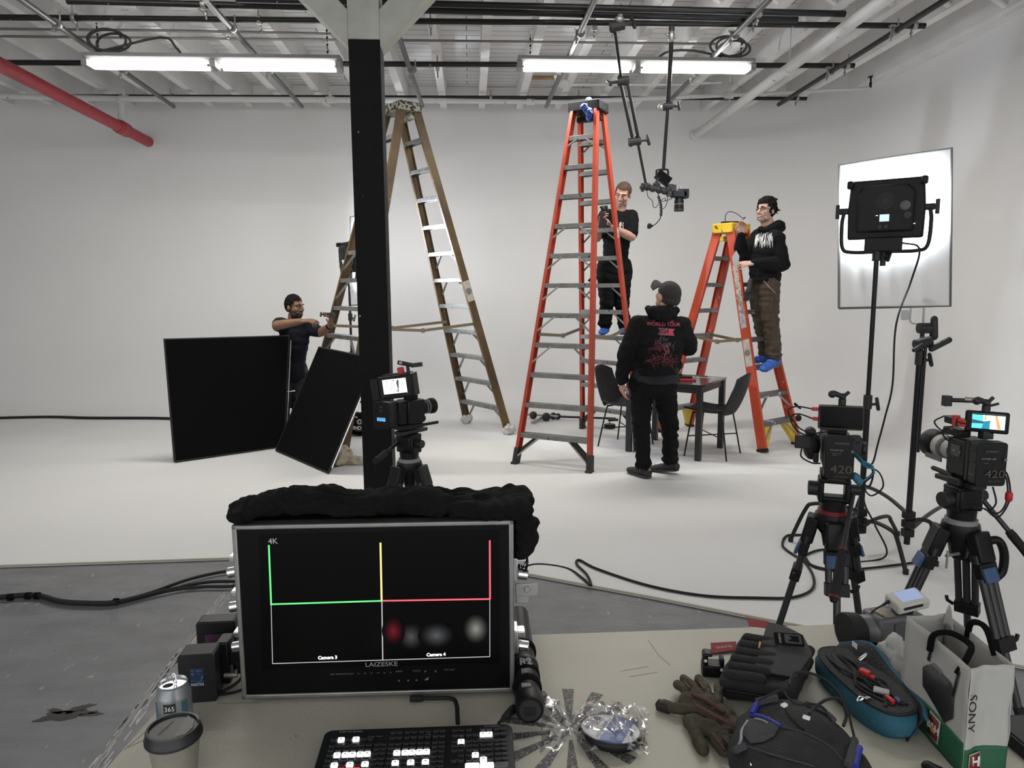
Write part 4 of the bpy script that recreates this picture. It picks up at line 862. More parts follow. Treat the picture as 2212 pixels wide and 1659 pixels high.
for p in (((.12, .4), (.18, .95)), ((.18, .95), (.3, .3)), ((.3, .25), (.42, .95)), ((.42, .95), (.5, .25)), ((.3, .42), (.48, .42)), ((.33, .6), (.47, .6)), ((.37, .75), (.45, .75)), ((.1, .55), (.2, .55)), ((.28, .2), (.5, .2))):
    a, b2 = p; dx, dy = b2[0] - a[0], b2[1] - a[1]; l = math.hypot(dx, dy); nx, ny = -dy/l*.006, dx/l*.009
    scr2(((a[0] + nx, a[1] + ny), (b2[0] + nx, b2[1] + ny), (b2[0] - nx, b2[1] - ny), (a[0] - nx, a[1] - ny)), .0168, M_ink, 'screen_image')
scr2(((.62, .35), (.58, .75), (.64, .95), (.7, .9), (.68, .55), (.63, .15), (.57, .2)), .0168, M_ink, 'screen_image'); scr2(((.46, .85), (.47, .97), (.5, .97), (.5, .85)), .0168, M_ink, 'screen_image')
scr2(((0, 0), (0, .09), (1, .09), (1, 0)), .0172, M_glass, 'screen_bar')
m = MB(Ms); m.box((-.115, .0, -.005), (.045, .015, .11)); m.build('sunshade_flap', M_black, camE, bevel=.003)
m = MB(Ms); m.box((.09, .05, .0), (.012, .09, .12)); m.box((0, .06, .062), (.15, .08, .006)); m.build('sunshade', M_black, camE, bevel=.002)
m = MB(); m.box((0, .02, .175), (.05, .06, .03)); m.build('top_handle', M_black, camE, bevel=.004)
m = MB(Ms); m.box((.03, .03, .08), (.03, .03, .035)); m.build('red_clamp', M_red, camE, bevel=.003)
m = MB(Ms); m.cyl((.07, .03, .05), (.07, .03, .1), .009).cyl((.02, .03, .125), (.1, .03, .1), .011).box((.12, .03, .1), (.06, .02, .022)); m.build('accessory_arm', M_knob, camE, bevel=.002)
MB(Ms).cyl((.03, .03, .122), (.045, .03, .117), .0125).build('arm_tip', M_alu, camE)
EL = Matrix.Translation((0, .07, .11)) @ Matrix.Rotation(-PI/2, 4, 'X')
MB().lathe([(.034, 0), (.036, .02), (.038, .03), (.038, .07), (.043, .078), (.043, .1), (.036, .1), (.03, .09)], EL, 28).build('lens', M_black, camE)
MB().lathe([(.0392, .035), (.0392, .042)], EL, 28).lathe([(.0392, .05), (.0392, .06)], EL, 28).build('lens_ring', M_grey, camE.children[-1])
m = MB(); pts = []
for k in range(60): a = k*1.0; u = k/59; pts.append(V((-.055 - .01*u + .006*math.cos(a), .0 - .03*u, .06 - .17*u + .006*math.sin(a))))
m.tube([V((-.045, .02, .12)), V((-.055, .0, .08))] + pts + [V((-.03, -.03, -.12)), V((0, 0, -.14))], .0022, 6); m.build('coiled_cable', M_rubber, camE)

# ---------------------------------------------------------------- overhead camera on poles
rg = at(1330, 60, 6.15); rig = thing('overhead_camera', 'still camera hanging lens down on black poles from the ceiling grid', 'camera', rg)
Yr = 6.2; A_ = lambda x, y, Y=Yr: at(x, y, Y)
def joint(p, s=1., d=(1, 0, 0)):
    m = MB(); d = V(d).normalized(); m.cyl(p - d*.045*s, p + d*.045*s, .032*s, n=14).ell(p + d*.02*s + V((0, 0, .03)), .022*s).ell(p - d*.03*s - V((0, 0, .02)), .022*s); knob_t(m, p + d*.04*s, d, s*1.2); m.build('arm_joint', M_knob, rig, world=True, angle=25)
def rod(a, b, r=.0115): MB().cyl(a, b, r, n=10).build('pole', M_blackm, rig, world=True)
cl = A_(1333, 56, 5.98); joint(cl, 1.25, (1, 0, .2)); m = MB(); m.cyl(A_(1340, 30, 5.95), A_(1338, 52, 5.98), .02).ell(A_(1338, 42, 5.96), (.04, .03, .03)); m.build('pipe_clamp', M_alu, rig, world=True)
rod(A_(1328, 65, 5.98), A_(1342, 172), .012); joint(A_(1345, 175), 1.1, (-1, 0, -.15))
rod(A_(1341, 182), A_(1366, 298), .014); rod(A_(1356, 182), A_(1379, 300, Yr - .02), .014); joint(A_(1371, 305), 1.1, (1, 0, .1))
rod(A_(1378, 310), A_(1395, 398), .0115)
m = MB(); m.ell(A_(1450, 78, 6.05), (.03, .03, .05)).cap(A_(1440, 75, 6.05), .012, A_(1458, 82, 6.05), .01); m.build('pipe_clamp', M_alu, rig, world=True); MB().ell(A_(1451, 62, 6.05), (.025, .02, .04)).build('pipe_hook', M_knob, rig, world=True)
rod(A_(1451, 75, 6.05), A_(1443, 222), .019); joint(A_(1442, 229), .9); m = MB(); m.ell(A_(1428, 232), (.03, .02, .03)); m.build('clip', M_alu, rig, world=True); rod(A_(1442, 235), A_(1433, 368), .015)
# the tangle of grip heads at the bottom, small monitor, camera
m = MB()
for x, y, r in ((1398, 403, .04), (1388, 405, .028), (1410, 408, .032), (1420, 400, .028), (1424, 410, .036), (1436, 413, .034), (1445, 410, .04), (1416, 398, .024)): m.ell(A_(x, y), (r, r*.8, r*.9), n=8, k=6)
m.cyl(A_(1388, 396), A_(1388, 414), .014).cyl(A_(1408, 405), A_(1424, 384), .01).cyl(A_(1396, 403), A_(1456, 414), .022).box(A_(1447, 411), (.05, .05, .1)).box(A_(1456, 410), (.03, .04, .08)); m.build('grip_heads', M_knob, rig, world=True, angle=20)
m = MB(); m.tube(spline([A_(1419, 398), A_(1418, 372), A_(1421, 366), A_(1440, 366), A_(1443, 370), A_(1443, 380)], 4), .009, 8); m.build('monitor_yoke', M_blackm, rig, world=True)
F = frame(A_(1433, 384), (.78, -.1, -.6), (-.25, -.95, .15)); MB(F).box((0, 0, -.015), (.135, .085, .05)).build('small_monitor', M_black, rig, world=True, bevel=.006); MB(F).box((0, 0, .0105), (.12, .072, .002)).build('monitor_glass', M_glass, rig, world=True)
c0 = A_(1466, 420); m = MB(); m.box(c0 + V((0, 0, .0)), (.13, .09, .055)).box(c0 + V((.055, 0, .005)), (.05, .09, .08)).box(c0 + V((.02, 0, .03)), (.06, .05, .03)); m.build('camera_body', M_black, rig, world=True, bevel=.008)
Lm = Matrix.Translation(A_(1467, 427)) @ Matrix.Rotation(PI, 4, 'X')
MB(Lm).lathe([(.034, -.02), (.036, .02), (.04, .025), (.04, .08), (.042, .085), (.042, .115), (.036, .115)], None, 24).build('lens', M_black, rig, world=True)
MB(Lm).lathe([(.0405, .05), (.0405, .06)], None, 24).lathe([(.0425, .1), (.0425, .104)], None, 24).build('lens_ring', M_grey, rig, world=True)
m = MB(); m.box(A_(1456, 407), (.022, .03, .045)).box(A_(1470, 411), (.022, .03, .06)).box(A_(1461, 416), (.06, .04, .03)); m.build('quick_release', M_alu, rig, world=True, bevel=.003)
m = MB(); pts = [A_(1422, 412), A_(1422, 424)]
for k in range(64): a = k*1.1; u = k/63; pts.append(lerp(A_(1422, 424), A_(1427, 466), u) + V((.011*math.cos(a) + .012*math.sin(u*3), .011*math.sin(a), 0)))
pts += spline([A_(1427, 466), A_(1425, 474), A_(1415, 485), A_(1406, 489)], 6); m.tube(pts, .0045, 6); m.cap(A_(1408, 488), .012, A_(1402, 490), .018); m.ell(A_(1403, 487), (.02, .02, .02)); m.build('coiled_cable', M_rubber, rig, world=True)
m = MB()
for pts in ([A_(1397, 410), A_(1400, 425), A_(1409, 434), A_(1411, 446), A_(1417, 448), A_(1422, 440)], [A_(1422, 437), A_(1440, 433), A_(1452, 429)], [A_(1440, 396), A_(1442, 430), A_(1436, 448), A_(1426, 452)], [A_(1425, 435), A_(1436, 428), A_(1438, 434)]): m.tube(spline(pts, 8), .003, 6)
m.build_each('thin_cable', M_rubber, rig, world=True)

# ---------------------------------------------------------------- cables on the floor
FG = 'cables on the floor'
def fl(x, y, z=.009): p = gp(x, y); p.z = z; return p
t = thing('floor_cable', 'black cable snaking over the white floor edge right of the big monitor', 'cable', fl(1300, 1270), group=FG)
cable('cord', [gp(1085, 1262, .0), gp(1128, 1228), gp(1165, 1219), gp(1225, 1228), fl(1258, 1252), fl(1276, 1268), fl(1268, 1245), fl(1246, 1222), fl(1252, 1213), fl(1290, 1232), fl(1400, 1268), fl(1520, 1290), fl(1640, 1295), fl(1710, 1294), fl(1752, 1278), fl(1757, 1250), fl(1738, 1218), fl(1700, 1192), fl(1690, 1178), fl(1700, 1160), fl(1735, 1158)], .0075, M_rubber, t)
t = thing('floor_cable', 'loops of black cable coiled on the floor around the camera tripod', 'cable', fl(1800, 1240), group=FG)
cable('cord', [fl(1735, 1200), fl(1760, 1228), fl(1830, 1236), fl(1852, 1225), fl(1836, 1204), fl(1780, 1190), fl(1738, 1204), fl(1750, 1222), fl(1800, 1234), fl(1880, 1230), fl(2000, 1215)], .007, M_rubber, t)
t = thing('floor_cable', 'bundle of black cables tied together on the grey floor at left', 'cable', fl(200, 1300), group=FG)
def fg(x, y, z=.0): return gp(x, y, z)
B0 = [(-60, 1298), (20, 1288), (80, 1286), (130, 1299), (190, 1303), (250, 1301), (320, 1284)]
m = MB()
for k, tail in enumerate(([(400, 1256), (460, 1241), (500, 1236), (545, 1240)], [(380, 1270), (450, 1257), (520, 1256), (560, 1258)], [(380, 1271), (440, 1265), (500, 1264), (560, 1254)])):
    m.tube(spline([fg(x, y + k*2.2 - 2, .003 + .006*(k == 1)) for x, y in B0 + tail], 8), .0095, 8)
m.build_each('cord', M_rubber, t, world=True)
m = MB()
for x, y in ((22, 1290), (60, 1287), (80, 1287), (250, 1300)):
    m.cyl(fg(x - 4, y, .005), fg(x + 5, y, .005), .019); m.tube([fg(x, y, .02), fg(x + 2, y, .05), fg(x + 8, y, .06)], .004, 5)
m.build_each('cable_tie', M_black_cloth, t, world=True)
# ---------------------------------------------------------------- the foreground table
TZ = .75
def tb(x, y, z=0.): return gp(x, y, TZ + z)       # a spot on the table top
def hit(px, py, o, n):
    d = ray(px, py); return CAM + d*((V(o) - CAM).dot(V(n))/d.dot(V(n)))
def decal(pts, o, n, m, nm, parent, off=.0006, th=.0003):   # flat print on a plane, outline given by sight lines
    q = [hit(x, y, o, n) + V(n)*off for x, y in pts]; k = len(q)
    mb = MB(); mb.add(q + [p + V(n)*th for p in q], [tuple(range(k)), tuple(range(k, 2*k))[::-1]] + [(i, (i+1) % k, k + (i+1) % k, k + i) for i in range(k)])
    return mb.build(nm, m, parent, world=True, smooth=False)
M_table = mat('beige_table_plastic', (.47, .45, .37), .5, vary=.06, vscale=5, bump=.12, bscale=150, speck=((.16, .15, .12), 40, .76))
tl, tr_, yf, yn = -.70, 1.13, 1.755, 1.0
wt = thing('folding_table', 'beige folding table in front with a dark starburst print and clutter', 'table', (.2, 1.4, 0))
MB().prism([(tl - .03, yn), (tr_, yn), (tr_, yf), (tl + .03, yf)], .04, z0=TZ - .04).build('tabletop', M_table, wt, world=True, bevel=.008)
for sx in (tl + .2, tr_ - .2):
    for y in (yn + .1, yf - .1): MB().cyl((sx, y, 0), (sx, y, TZ - .04), .014).build('leg', M_grey, wt, world=True)
MB().tube([(tl + .2, yn + .1, .3), (tl + .2, yf - .1, .3)], .01).tube([(tr_ - .2, yn + .1, .3), (tr_ - .2, yf - .1, .3)], .01).build('leg_brace', M_grey, wt, world=True)
M_glit = mat('dark_glitter_print', (.055, .053, .05), .55, speck=((.42, .41, .38), 420, .57))
sc = tb(1232, 1577); starburst(.034, .15, 14, Matrix.Translation(sc + V((0, 0, .0003))) @ Matrix.Rotation(.12, 4, 'Z'), wid=.46).build('starburst_print', M_glit, wt, world=True)
m = MB()
for a, b in (((1232, 1577), (1195, 1545)), ((1232, 1577), (1208, 1600)), ((1232, 1577), (1255, 1592)), ((1255, 1592), (1285, 1590)), ((1208, 1600), (1180, 1592)), ((1232, 1577), (1238, 1545))): m.bar(tb(*a, .0006), tb(*b, .0006), .006, .0004)
m.build('windmill_print', M_glit, wt, world=True)
m = MB()
for (a, b) in (((1400, 1383), (1425, 1418)), ((1425, 1418), (1448, 1437)), ((1340, 1450), (1400, 1440)), ((1360, 1462), (1420, 1452)), ((268, 1620), (315, 1580)), ((275, 1615), (330, 1590)), ((470, 1520), (560, 1518))): m.bar(tb(*a, .0002), tb(*b, .0002), .0016, .0003)
m.build('pencil_marks', mat('pencil', (.2, .19, .16), .7), wt, world=True)

# --- the big monitor in its metal case
mo_ = (tb(527, 1519) + tb(1110, 1503))/2; u = (tb(1110, 1503) - tb(527, 1519)).normalized(); nrm = V((u.y, -u.x, 0))
tilt = math.radians(0); MW, MH, MD = .597, .395, .14
mon = thing('field_monitor', 'large black monitor in a silver metal case showing coloured grid lines', 'monitor', mo_, math.atan2(u.y, u.x))
fz = .012
m = MB(); m.box((0, MD/2 + .006, fz + MH/2), (MW - .012, MD, MH - .012)); m.build('case', mat('case_panel', (.02, .02, .021), .5), mon, bevel=.004)
M_frame = mat('brushed_frame', (.30, .30, .285), .35, .75, vary=.1, vscale=30)
m = MB(); b = .011
for s in (-1, 1): m.box((s*(MW/2 - b/2), .01, fz + MH/2), (b, .034, MH)); m.box((0, .01, fz + MH/2 + s*(MH/2 - b/2)), (MW, .034, b))
m.build('metal_frame', M_frame, mon, bevel=.003)
m = MB()
for s in (-1, 1): m.box((s*(MW/2 - b/2), MD, fz + MH/2), (b, .02, MH)); m.box((0, MD, fz + MH/2 + s*(MH/2 - b/2)), (MW, .02, b))
m.build('metal_frame', M_frame, mon, bevel=.003)
M_bez = mat('monitor_bezel', (.003, .003, .0035), .35, spec=.15)
MB().box((0, -.001, fz + MH/2), (MW - 2*b, .008, MH - 2*b)).build('bezel', M_bez, mon)
fo = mo_ + nrm*.0055; fn = nrm   # the face of the screen
q = [hit(x, y, fo, fn) for x, y in ((583, 1178), (1059, 1166), (1059, 1420), (589, 1434))]
decal(((560, 1155), (1078, 1145), (1080, 1432), (566, 1447)), fo, fn, mat('screen_glass', (.0025, .0025, .0025), .3, spec=.12), 'screen', mon, .0, .0005); scn = mon.children[-1]
E_gr, E_rd, E_yl, E_wh = emis('line_green', (.12, .75, .2), .8), emis('line_red', (.85, .10, .14), .8), emis('line_yellow', (.8, .62, .25), .8), emis('line_white', (.45, .47, .5), .7)
def sline(a, b, w, m, nm='screen_line'):
    dx, dy = b[0] - a[0], b[1] - a[1]; l = math.hypot(dx, dy); nx, ny = -dy/l*w/2, dx/l*w/2
    decal([(a[0] + nx, a[1] + ny), (b[0] + nx, b[1] + ny), (b[0] - nx, b[1] - ny), (a[0] - nx, a[1] - ny)], fo, fn, m, nm, scn, .0008)
sline((581, 1177), (586, 1305), 3.6, E_gr); sline((584, 1305), (825, 1297.5), 3.2, E_gr); sline((822, 1172), (824.5, 1298), 4, E_yl); sline((825, 1297.5), (1059, 1293.5), 3.2, E_rd); sline((1058, 1167), (1058.5, 1294), 3.6, E_rd)
for a, b2 in (((586, 1305), (589, 1433)), ((589, 1433), (1058, 1418)), ((1058, 1294), (1058, 1418)), ((825, 1298), (827, 1426))): sline(a, b2, 1.4 if a[0] != 825 else 2.2, E_wh)
def glow_mat(name, col, s):   # a soft out of focus patch in the picture on the screen
    m = bpy.data.materials.new(name); m.use_nodes = True; nt = m.node_tree; N = nt.nodes; L = nt.links; b = N['Principled BSDF']; b.inputs['Base Color'].default_value = (.0025, .0025, .0025, 1); b.inputs['Roughness'].default_value = .3; b.inputs['Specular IOR Level'].default_value = .12
    tc = N.new('ShaderNodeTexCoord'); g = N.new('ShaderNodeTexGradient'); g.gradient_type = 'QUADRATIC_SPHERE'; L.new(tc.outputs['Object'], g.inputs[0])
    mp = N.new('ShaderNodeMath'); mp.operation = 'MULTIPLY'; mp.inputs[1].default_value = s; L.new(g.outputs[0], mp.inputs[0])
    b.inputs['Emission Color'].default_value = (*col, 1); L.new(mp.outputs[0], b.inputs['Emission Strength']); return m
def glow(px, py, rx, ry, col, s, k):
    c = hit(px, py, fo, fn) + fn*(.0009 + k*.0001); a = (hit(px + 10, py, fo, fn) - hit(px, py, fo, fn)).length/10
    o = MB().lathe([(1, 0), (1, .0002)], None, 40).build('screen_glow', glow_mat('glow', col, s), scn, smooth=False)
    T = frame(c, u, fn); o.matrix_local = WM[mon.name].inverted() @ T @ Matrix.Diagonal((rx*a, ry*a, 1, 1))
def clipglow(): pass
glow(888, 1375, 30, 34, (.3, .3, .3), .14, 0); glow(850, 1363, 25, 34, (.9, .05, .12), .1, 1); glow(943, 1372, 40, 32, (.42, .43, .46), .12, 2); glow(1028, 1358, 29, 36, (.75, .74, .66), .2, 3)
def mtext(s, px, py, size, m, sx=1., parent=None, bold=0.):
    c = hit(px, py, fo, fn) + fn*.0014; text(s, size, frame(c, u - V((0, 0, -.012)), fn), m, parent or mon, world=True, sx=sx, depth=.0001, bold=bold)
mtext('4K', 590, 1169, .0175, emis('osd_grey', (.3, .3, .3), .6), parent=scn); mtext('Camera 3', 708, 1420, .0105, emis('osd_white', (.9, .9, .9), .9), parent=scn, bold=.0004); mtext('Camera 4', 942, 1413.5, .0105, MATS['osd_white'], parent=scn, bold=.0004)
mtext('LAIZESKE', 824, 1434.5, .0145, mat('silver_print', (.3, .3, .3), .4), 1.18)
for s, x, y in (('REC', 719, 1456), ('MENU', 733, 1455.5), ('INPUT', 747, 1455), ('EXIT', 760, 1455), ('F1', 775, 1454.5), ('F2', 789, 1454), ('F3', 803, 1453.5), ('F4', 817, 1453), ('F5', 831, 1453), ('F6', 844, 1452), ('ZEBRA', 862, 1449.5), ('FOCUS', 900, 1448.5), ('MIC', 965, 1446), ('OUT', 977, 1446)): mtext(s, x, y, .0042, M_dim, 1.3)
for x, y in ((862, 1469), (882, 1468.5), (900, 1468), (919, 1449), (941, 1449)): mtext('o', x, y, .008, M_greyp)
m = MB(); [m.box((hit(918 + k*2.2, 1468 - k*.9, fo, fn) + fn*.001), (.0014, .0008, .0015 + k*.0016)) for k in range(4)]; m.build('volume_mark', M_greyp, mon, world=True)
for s in (-1, 1):
    for k, (zz, lb) in enumerate(((.115, 0), (.21, 1), (.29, 0)) if s < 0 else ((.10, 0), (.27, 0))):
        m = MB(Matrix.Translation((s*(MW/2 + .004), .05, fz + zz))); m.box((0, 0, 0), (.012, .05, .055)); m.cyl((s*.006, 0, -.018), (s*.03, 0, -.022), .012, n=14); m.box((s*.012, 0, .015), (.02, .03, .012)); m.build('case_latch', M_chrome, mon, bevel=.002)
m = MB(Matrix.Translation((MW/2 + .03, .03, fz + .222))); m.box((0, 0, 0), (.052, .004, .03)); m.box((-.01, 0, -.02), (.03, .003, .022)); m.cyl((0, -.002, .002), (0, -.006, .002), .007); m.build('open_latch', M_alu, mon, bevel=.002)
for s in (-1, 1): MB().cyl((s*.2, .03, 0), (s*.2, .03, fz), .016).build('rubber_foot', M_rubber, mon)
for s in (-.2, .2): MB().cyl((s, MD - .02, 0), (s, MD - .02, fz), .016).build('rubber_foot', M_rubber, mon)
# --- gauzy black cloth heaped on top of it
Yc = mo_.y + .065; zt_ = TZ + fz + MH
t = thing('cloth_heap', 'bunched black gauzy cloth heaped on top of the large monitor', 'cloth', (mo_.x, Yc, zt_))
M_gauze = mat('black_gauze', (.008, .008, .008), .95, bump=.8, bscale=140, spec=.15)
m = MB(); random.seed(11)
top = [(524, 1112, 30), (560, 1092, 42), (600, 1084, 50), (650, 1080, 56), (700, 1078, 56), (750, 1088, 46), (800, 1083, 50), (850, 1080, 54), (900, 1080, 54), (940, 1088, 46), (1000, 1096, 38), (1045, 1098, 36), (1080, 1098, 44), (1108, 1108, 50), (1125, 1130, 40), (1130, 1160, 36), (1126, 1186, 28)]
for x, y, r in top:
    for dy in (-.05, 0., .05):
        R = r*.5*.00102; p = at(x, y, Yc + dy*(1 if x < 1120 else .5)); p.z = max(p.z, zt_ + R*.55) if x < 1115 else p.z; m.ell(p, (R*1.9, .045, R*1.02))
for (a, b2) in zip(top, top[1:]):
    if a[0] < 1100: p, q2 = at(a[0], a[1] + 8, Yc), at(b2[0], b2[1] + 8, Yc); p.z = max(p.z, zt_ + .018); q2.z = max(q2.z, zt_ + .018); m.cap(p, .022, q2, .022)
def crease(c, n):
    s = c.x*.8 + c.z*2.2 + .25*noise.noise(c*9); w = math.sin(s*95)*.003 + noise.noise(V((c.x*14, c.y*22, c.z*30)))*.008
    q = c + n*w
    if q.z < zt_ + .001 and q.x < mo_.x + MW/2 + .004: q.z = zt_ + .001
    return q
skin('gauze', m, M_gauze, t, .0055, 14, fn=crease)
m = MB()
for k in range(14):
    x = random.uniform(1112, 1135); p = at(x, random.uniform(1175, 1195), Yc - .02); m.tube(spline([p, p + V((random.uniform(-.006, .008), 0, -.02)), p + V((random.uniform(-.012, .006), 0, -.045))], 3), .0014, 4)
for k in range(30):
    x = random.uniform(1095, 1140); y = 1092 + max(0, x - 1115)*2.2; p = at(x, y, Yc - .03); m.tube(spline([p, p + V((random.uniform(-.01, .014), -.004, random.uniform(.003, .012))), p + V((random.uniform(-.014, .02), 0, random.uniform(-.004, .006)))], 3), .0007, 4)
o = m.build('loose_threads', M_gauze, t, world=True); o['kind'] = 'stuff'

# --- camera batteries and adapter, left of the monitor
def box_on(p, d, rz, z0=0.): return Matrix.Translation(V((p.x, p.y, TZ + z0 + d[2]/2))) @ Matrix.Rotation(rz, 4, 'Z')
p = tb(428, 1518); p.y += .025; t = thing('camera_battery', 'black brick battery standing on the table behind the can, with upside-down print', 'battery', p, D(4), group='batteries beside the monitor')
m = MB(); m.prism(rrect(.078, .112, .008), .05, Matrix.Translation((0, .025, .056)) @ Matrix.Rotation(PI/2, 4, 'X')); m.box((0, 0, .112), (.07, .05, .002)); m.build('shell', mat('battery_shell', (.016, .016, .017), .5, spec=.3), t, bevel=.003)
MB().box((0, -.0255, .06), (.028, .001, .042)).build('blue_print', mat('blue_label_print', (.015, .03, .07), .4, speck=((.1, .2, .4), 260, .6)), t)
text('FXLION', .0085, Matrix.Translation((0, -.0265, .044)) @ Matrix.Rotation(PI/2, 4, 'X') @ Matrix.Rotation(PI, 4, 'Z'), M_paperw, t, sx=.9, depth=.0001)
text('14.8V', .006, Matrix.Translation((.005, -.0265, .075)) @ Matrix.Rotation(PI/2, 4, 'X') @ Matrix.Rotation(PI, 4, 'Z'), mat('blue_letter', (.12, .25, .5), .5), t, depth=.0001)
p = tb(478, 1440); t = thing('camera_battery', 'black brick battery with purple label behind the nearer battery', 'battery', p, D(2), group='batteries beside the monitor')
MB().prism(rrect(.09, .125, .008), .045, Matrix.Translation((0, .022, .0625)) @ Matrix.Rotation(PI/2, 4, 'X')).build('shell', M_black, t, bevel=.003)
MB().box((0, -.0235, .08), (.05, .001, .028)).build('purple_label', mat('purple_label', (.06, .012, .06), .45), t)
p = tb(482, 1490); t = thing('battery_adapter', 'black battery adapter plate wired between batteries and the large monitor', 'adapter', p)
m = MB(); m.box((0, .03, .06), (.03, .05, .1)); m.box((.025, .03, .07), (.03, .04, .035)); m.cyl((.03, .02, .06), (.03, .02, .03), .011); m.build('plate', M_black, t, bevel=.004)
MB().cyl((.005, .0, .035), (.034, .0, .035), .006).cyl((.03, 0, .035), (.032, .0, .048), .004).build('metal_pin', M_alu, t)
m = MB()
for pts in ([(.03, .02, .05), (.045, .0, .03), (.05, -.01, .01), (.03, -.02, .004), (-.03, -.03, .004)], [(.0, -.02, .004), (.035, -.005, .02), (.05, 0, .045), (.04, .02, .055)], [(.03, .03, .06), (.05, .02, .05), (.055, .01, .025)]): m.tube(spline(pts, 6), .0035, 6)
m.build('lead', M_rubber, t)
# --- drink can
p = gp(373, 1474, TZ + .118); p.z = TZ; t = thing('drink_can', 'opened silver drink can behind the coffee cup', 'can', p)
MB().lathe([(.026, 0), (.0335, .008), (.0335, .092), (.0325, .098), (.027, .112), (.0265, .115), (.0275, .1165), (.0282, .118), (.0272, .1195)], None, 40, False).build('can_body', mat('can_print', (.34, .36, .37), .35, .6, vary=.35, vscale=22), t)
MB().lathe([(.0282, .118), (.0268, .119), (.0255, .114), (.001, .1138)], None, 40, False).build('can_lid', M_chrome, t)
MB().lathe([(1, 0), (1, .0004)], Matrix.Translation((-.008, -.004, .1142)) @ Matrix.Rotation(.5, 4, 'Z') @ Matrix.Diagonal((.0095, .007, 1, 1)), 20).build('opening', M_rubber, t)
MB().tube(spline([(.004, .0, .115), (.001, .001, .122), (-.001, .001, .133), (.003, .004, .134), (.006, .002, .124), (.007, 0, .115)], 4), .0013, 6).build('pull_tab', M_chrome, t)
def wrap(mbx, a0, a1, z0, z1, r, n=10):
    vs = []; 
    for j, z in enumerate((z0, z1)): vs += [(r*math.cos(a0 + (a1 - a0)*i/n), r*math.sin(a0 + (a1 - a0)*i/n), z) for i in range(n + 1)]
    return mbx.add(vs, [(i, i + 1, n + 2 + i, n + 1 + i) for i in range(n)])
wrap(MB(), D(-103), D(-63), .062, .09, .0337).build('black_badge', mat('badge_black', (.02, .022, .025), .5), t)
text('365', .0135, Matrix.Translation((.0045, -.0335, .0795)) @ Matrix.Rotation(D(7), 4, 'Z') @ Matrix.Rotation(PI/2, 4, 'X'), M_paperw, t, depth=.0002)
text('EVERYDAY VALUE', .0026, Matrix.Translation((.0045, -.0338, .07)) @ Matrix.Rotation(D(7), 4, 'Z') @ Matrix.Rotation(PI/2, 4, 'X'), M_paperw, t, depth=.0002)
for a in (-30, -140): wrap(MB(), D(a - 14), D(a + 10), .03, .09, .0337).build('teal_print', mat('teal_print', (.05, .16, .18), .4), t)
# --- coffee cup
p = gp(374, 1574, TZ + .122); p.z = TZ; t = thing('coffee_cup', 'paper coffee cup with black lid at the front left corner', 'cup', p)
MB().lathe([(.03, 0), (.044, .108), (.046, .11), (.044, .112)], None, 40).build('paper_cup', mat('cup_paper', (.29, .28, .23), .8, vary=.1, vscale=40), t)  # white paper darkened to beige, its shade put into the colour
MB().lathe([(.0465, .104), (.0485, .106), (.0485, .112), (.046, .115), (.0455, .124), (.044, .127), (.040, .1275), (.039, .1235), (.001, .1235)], None, 48).build('lid', mat('black_lid', (.014, .014, .015), .38), t); ld_ = t.children[-1]
MB().prism([(.013, -.034), (.03, -.022), (.036, -.004), (.03, .02), (.013, .034)], .003, Matrix.Translation((0, 0, .1225))).build('lid_recess', mat('lid_step', (.028, .028, .029), .35), ld_)
MB().lathe([(1, 0), (1, .0006)], Matrix.Translation((.0395, .012, .1275)) @ Matrix.Rotation(.3, 4, 'Z') @ Matrix.Diagonal((.0025, .005, 1, 1)), 14).build('sip_hole', M_rubber, ld_)
text('CAUTION HOT', .006, Matrix.Translation((-.012, 0, .1237)) @ Matrix.Rotation(D(75), 4, 'Z'), mat('embossed', (.03, .03, .031), .3), ld_, depth=.0003)
# --- video switcher with its keys
a, b = gp(703, 1583, .778), gp(1106, 1568, .778); su = (b - a).normalized(); sv = V((su.y, -su.x, 0)); SW = (b - a).length; SD = .245
org = a.copy(); org.z = TZ; rz = math.atan2(su.y, su.x)
sw = thing('video_switcher', 'black video switcher with rows of small keys, some lit white', 'switcher', org, rz)
tz_ = lambda v: .034 - .014*v/SD        # the top slopes down to the front
top_q = [V((0, 0, tz_(0))), V((SW, 0, tz_(0))), V((SW, -SD, tz_(SD))), V((0, -SD, tz_(SD)))]
m = MB(); rr = [(x + SW/2, y - SD/2) for x, y in rrect(SW, SD, .016)]
k = len(rr); m.add([(x, y, .002) for x, y in rr] + [(x, y, tz_(-y)) for x, y in rr], [tuple(range(k))[::-1], tuple(range(k, 2*k))] + [(i, (i+1) % k, k + (i+1) % k, k + i) for i in range(k)]); m.build('panel', mat('switcher_panel', (.009, .009, .01), .4), sw, bevel=.003)
cols = [100, 148, 200, 245, 295, 340, 395, 437, 487, 530, 582, 627, 675, 720, 772, 815, 900, 943, 995, 1037, 1088, 1130, 1182, 1225]
inv = WM[sw.name].inverted()
us = [(inv @ gp(680 + x/2.989, 1500 + 378/2.989, TZ + .032)).x for x in cols]
rowsv = [-(inv @ gp(680 + 640/2.989, 1500 + y/2.989, TZ + .032)).y for y in (254, 284, 322, 347, 374, 405, 434)]
d_ = rowsv[-1] - rowsv[-2]; rowsv += [rowsv[-1] + d_*k for k in range(1, 6)]
lit = {(1, 1), (1, 3), (1, 20), (1, 21), (2, 17), (4, 1), (4, 2), (4, 3), (4, 4), (4, 5), (4, 9), (4, 10), (4, 11), (4, 12), (4, 13), (5, 19), (6, 1), (6, 3), (6, 5), (6, 9), (6, 11), (6, 13), (6, 20)}
red = {(7, 2), (7, 3), (7, 4)}
E_key, E_kred = emis('key_white', (.92, .93, .95), 1.05), emis('key_red', (.8, .03, .05), .8)
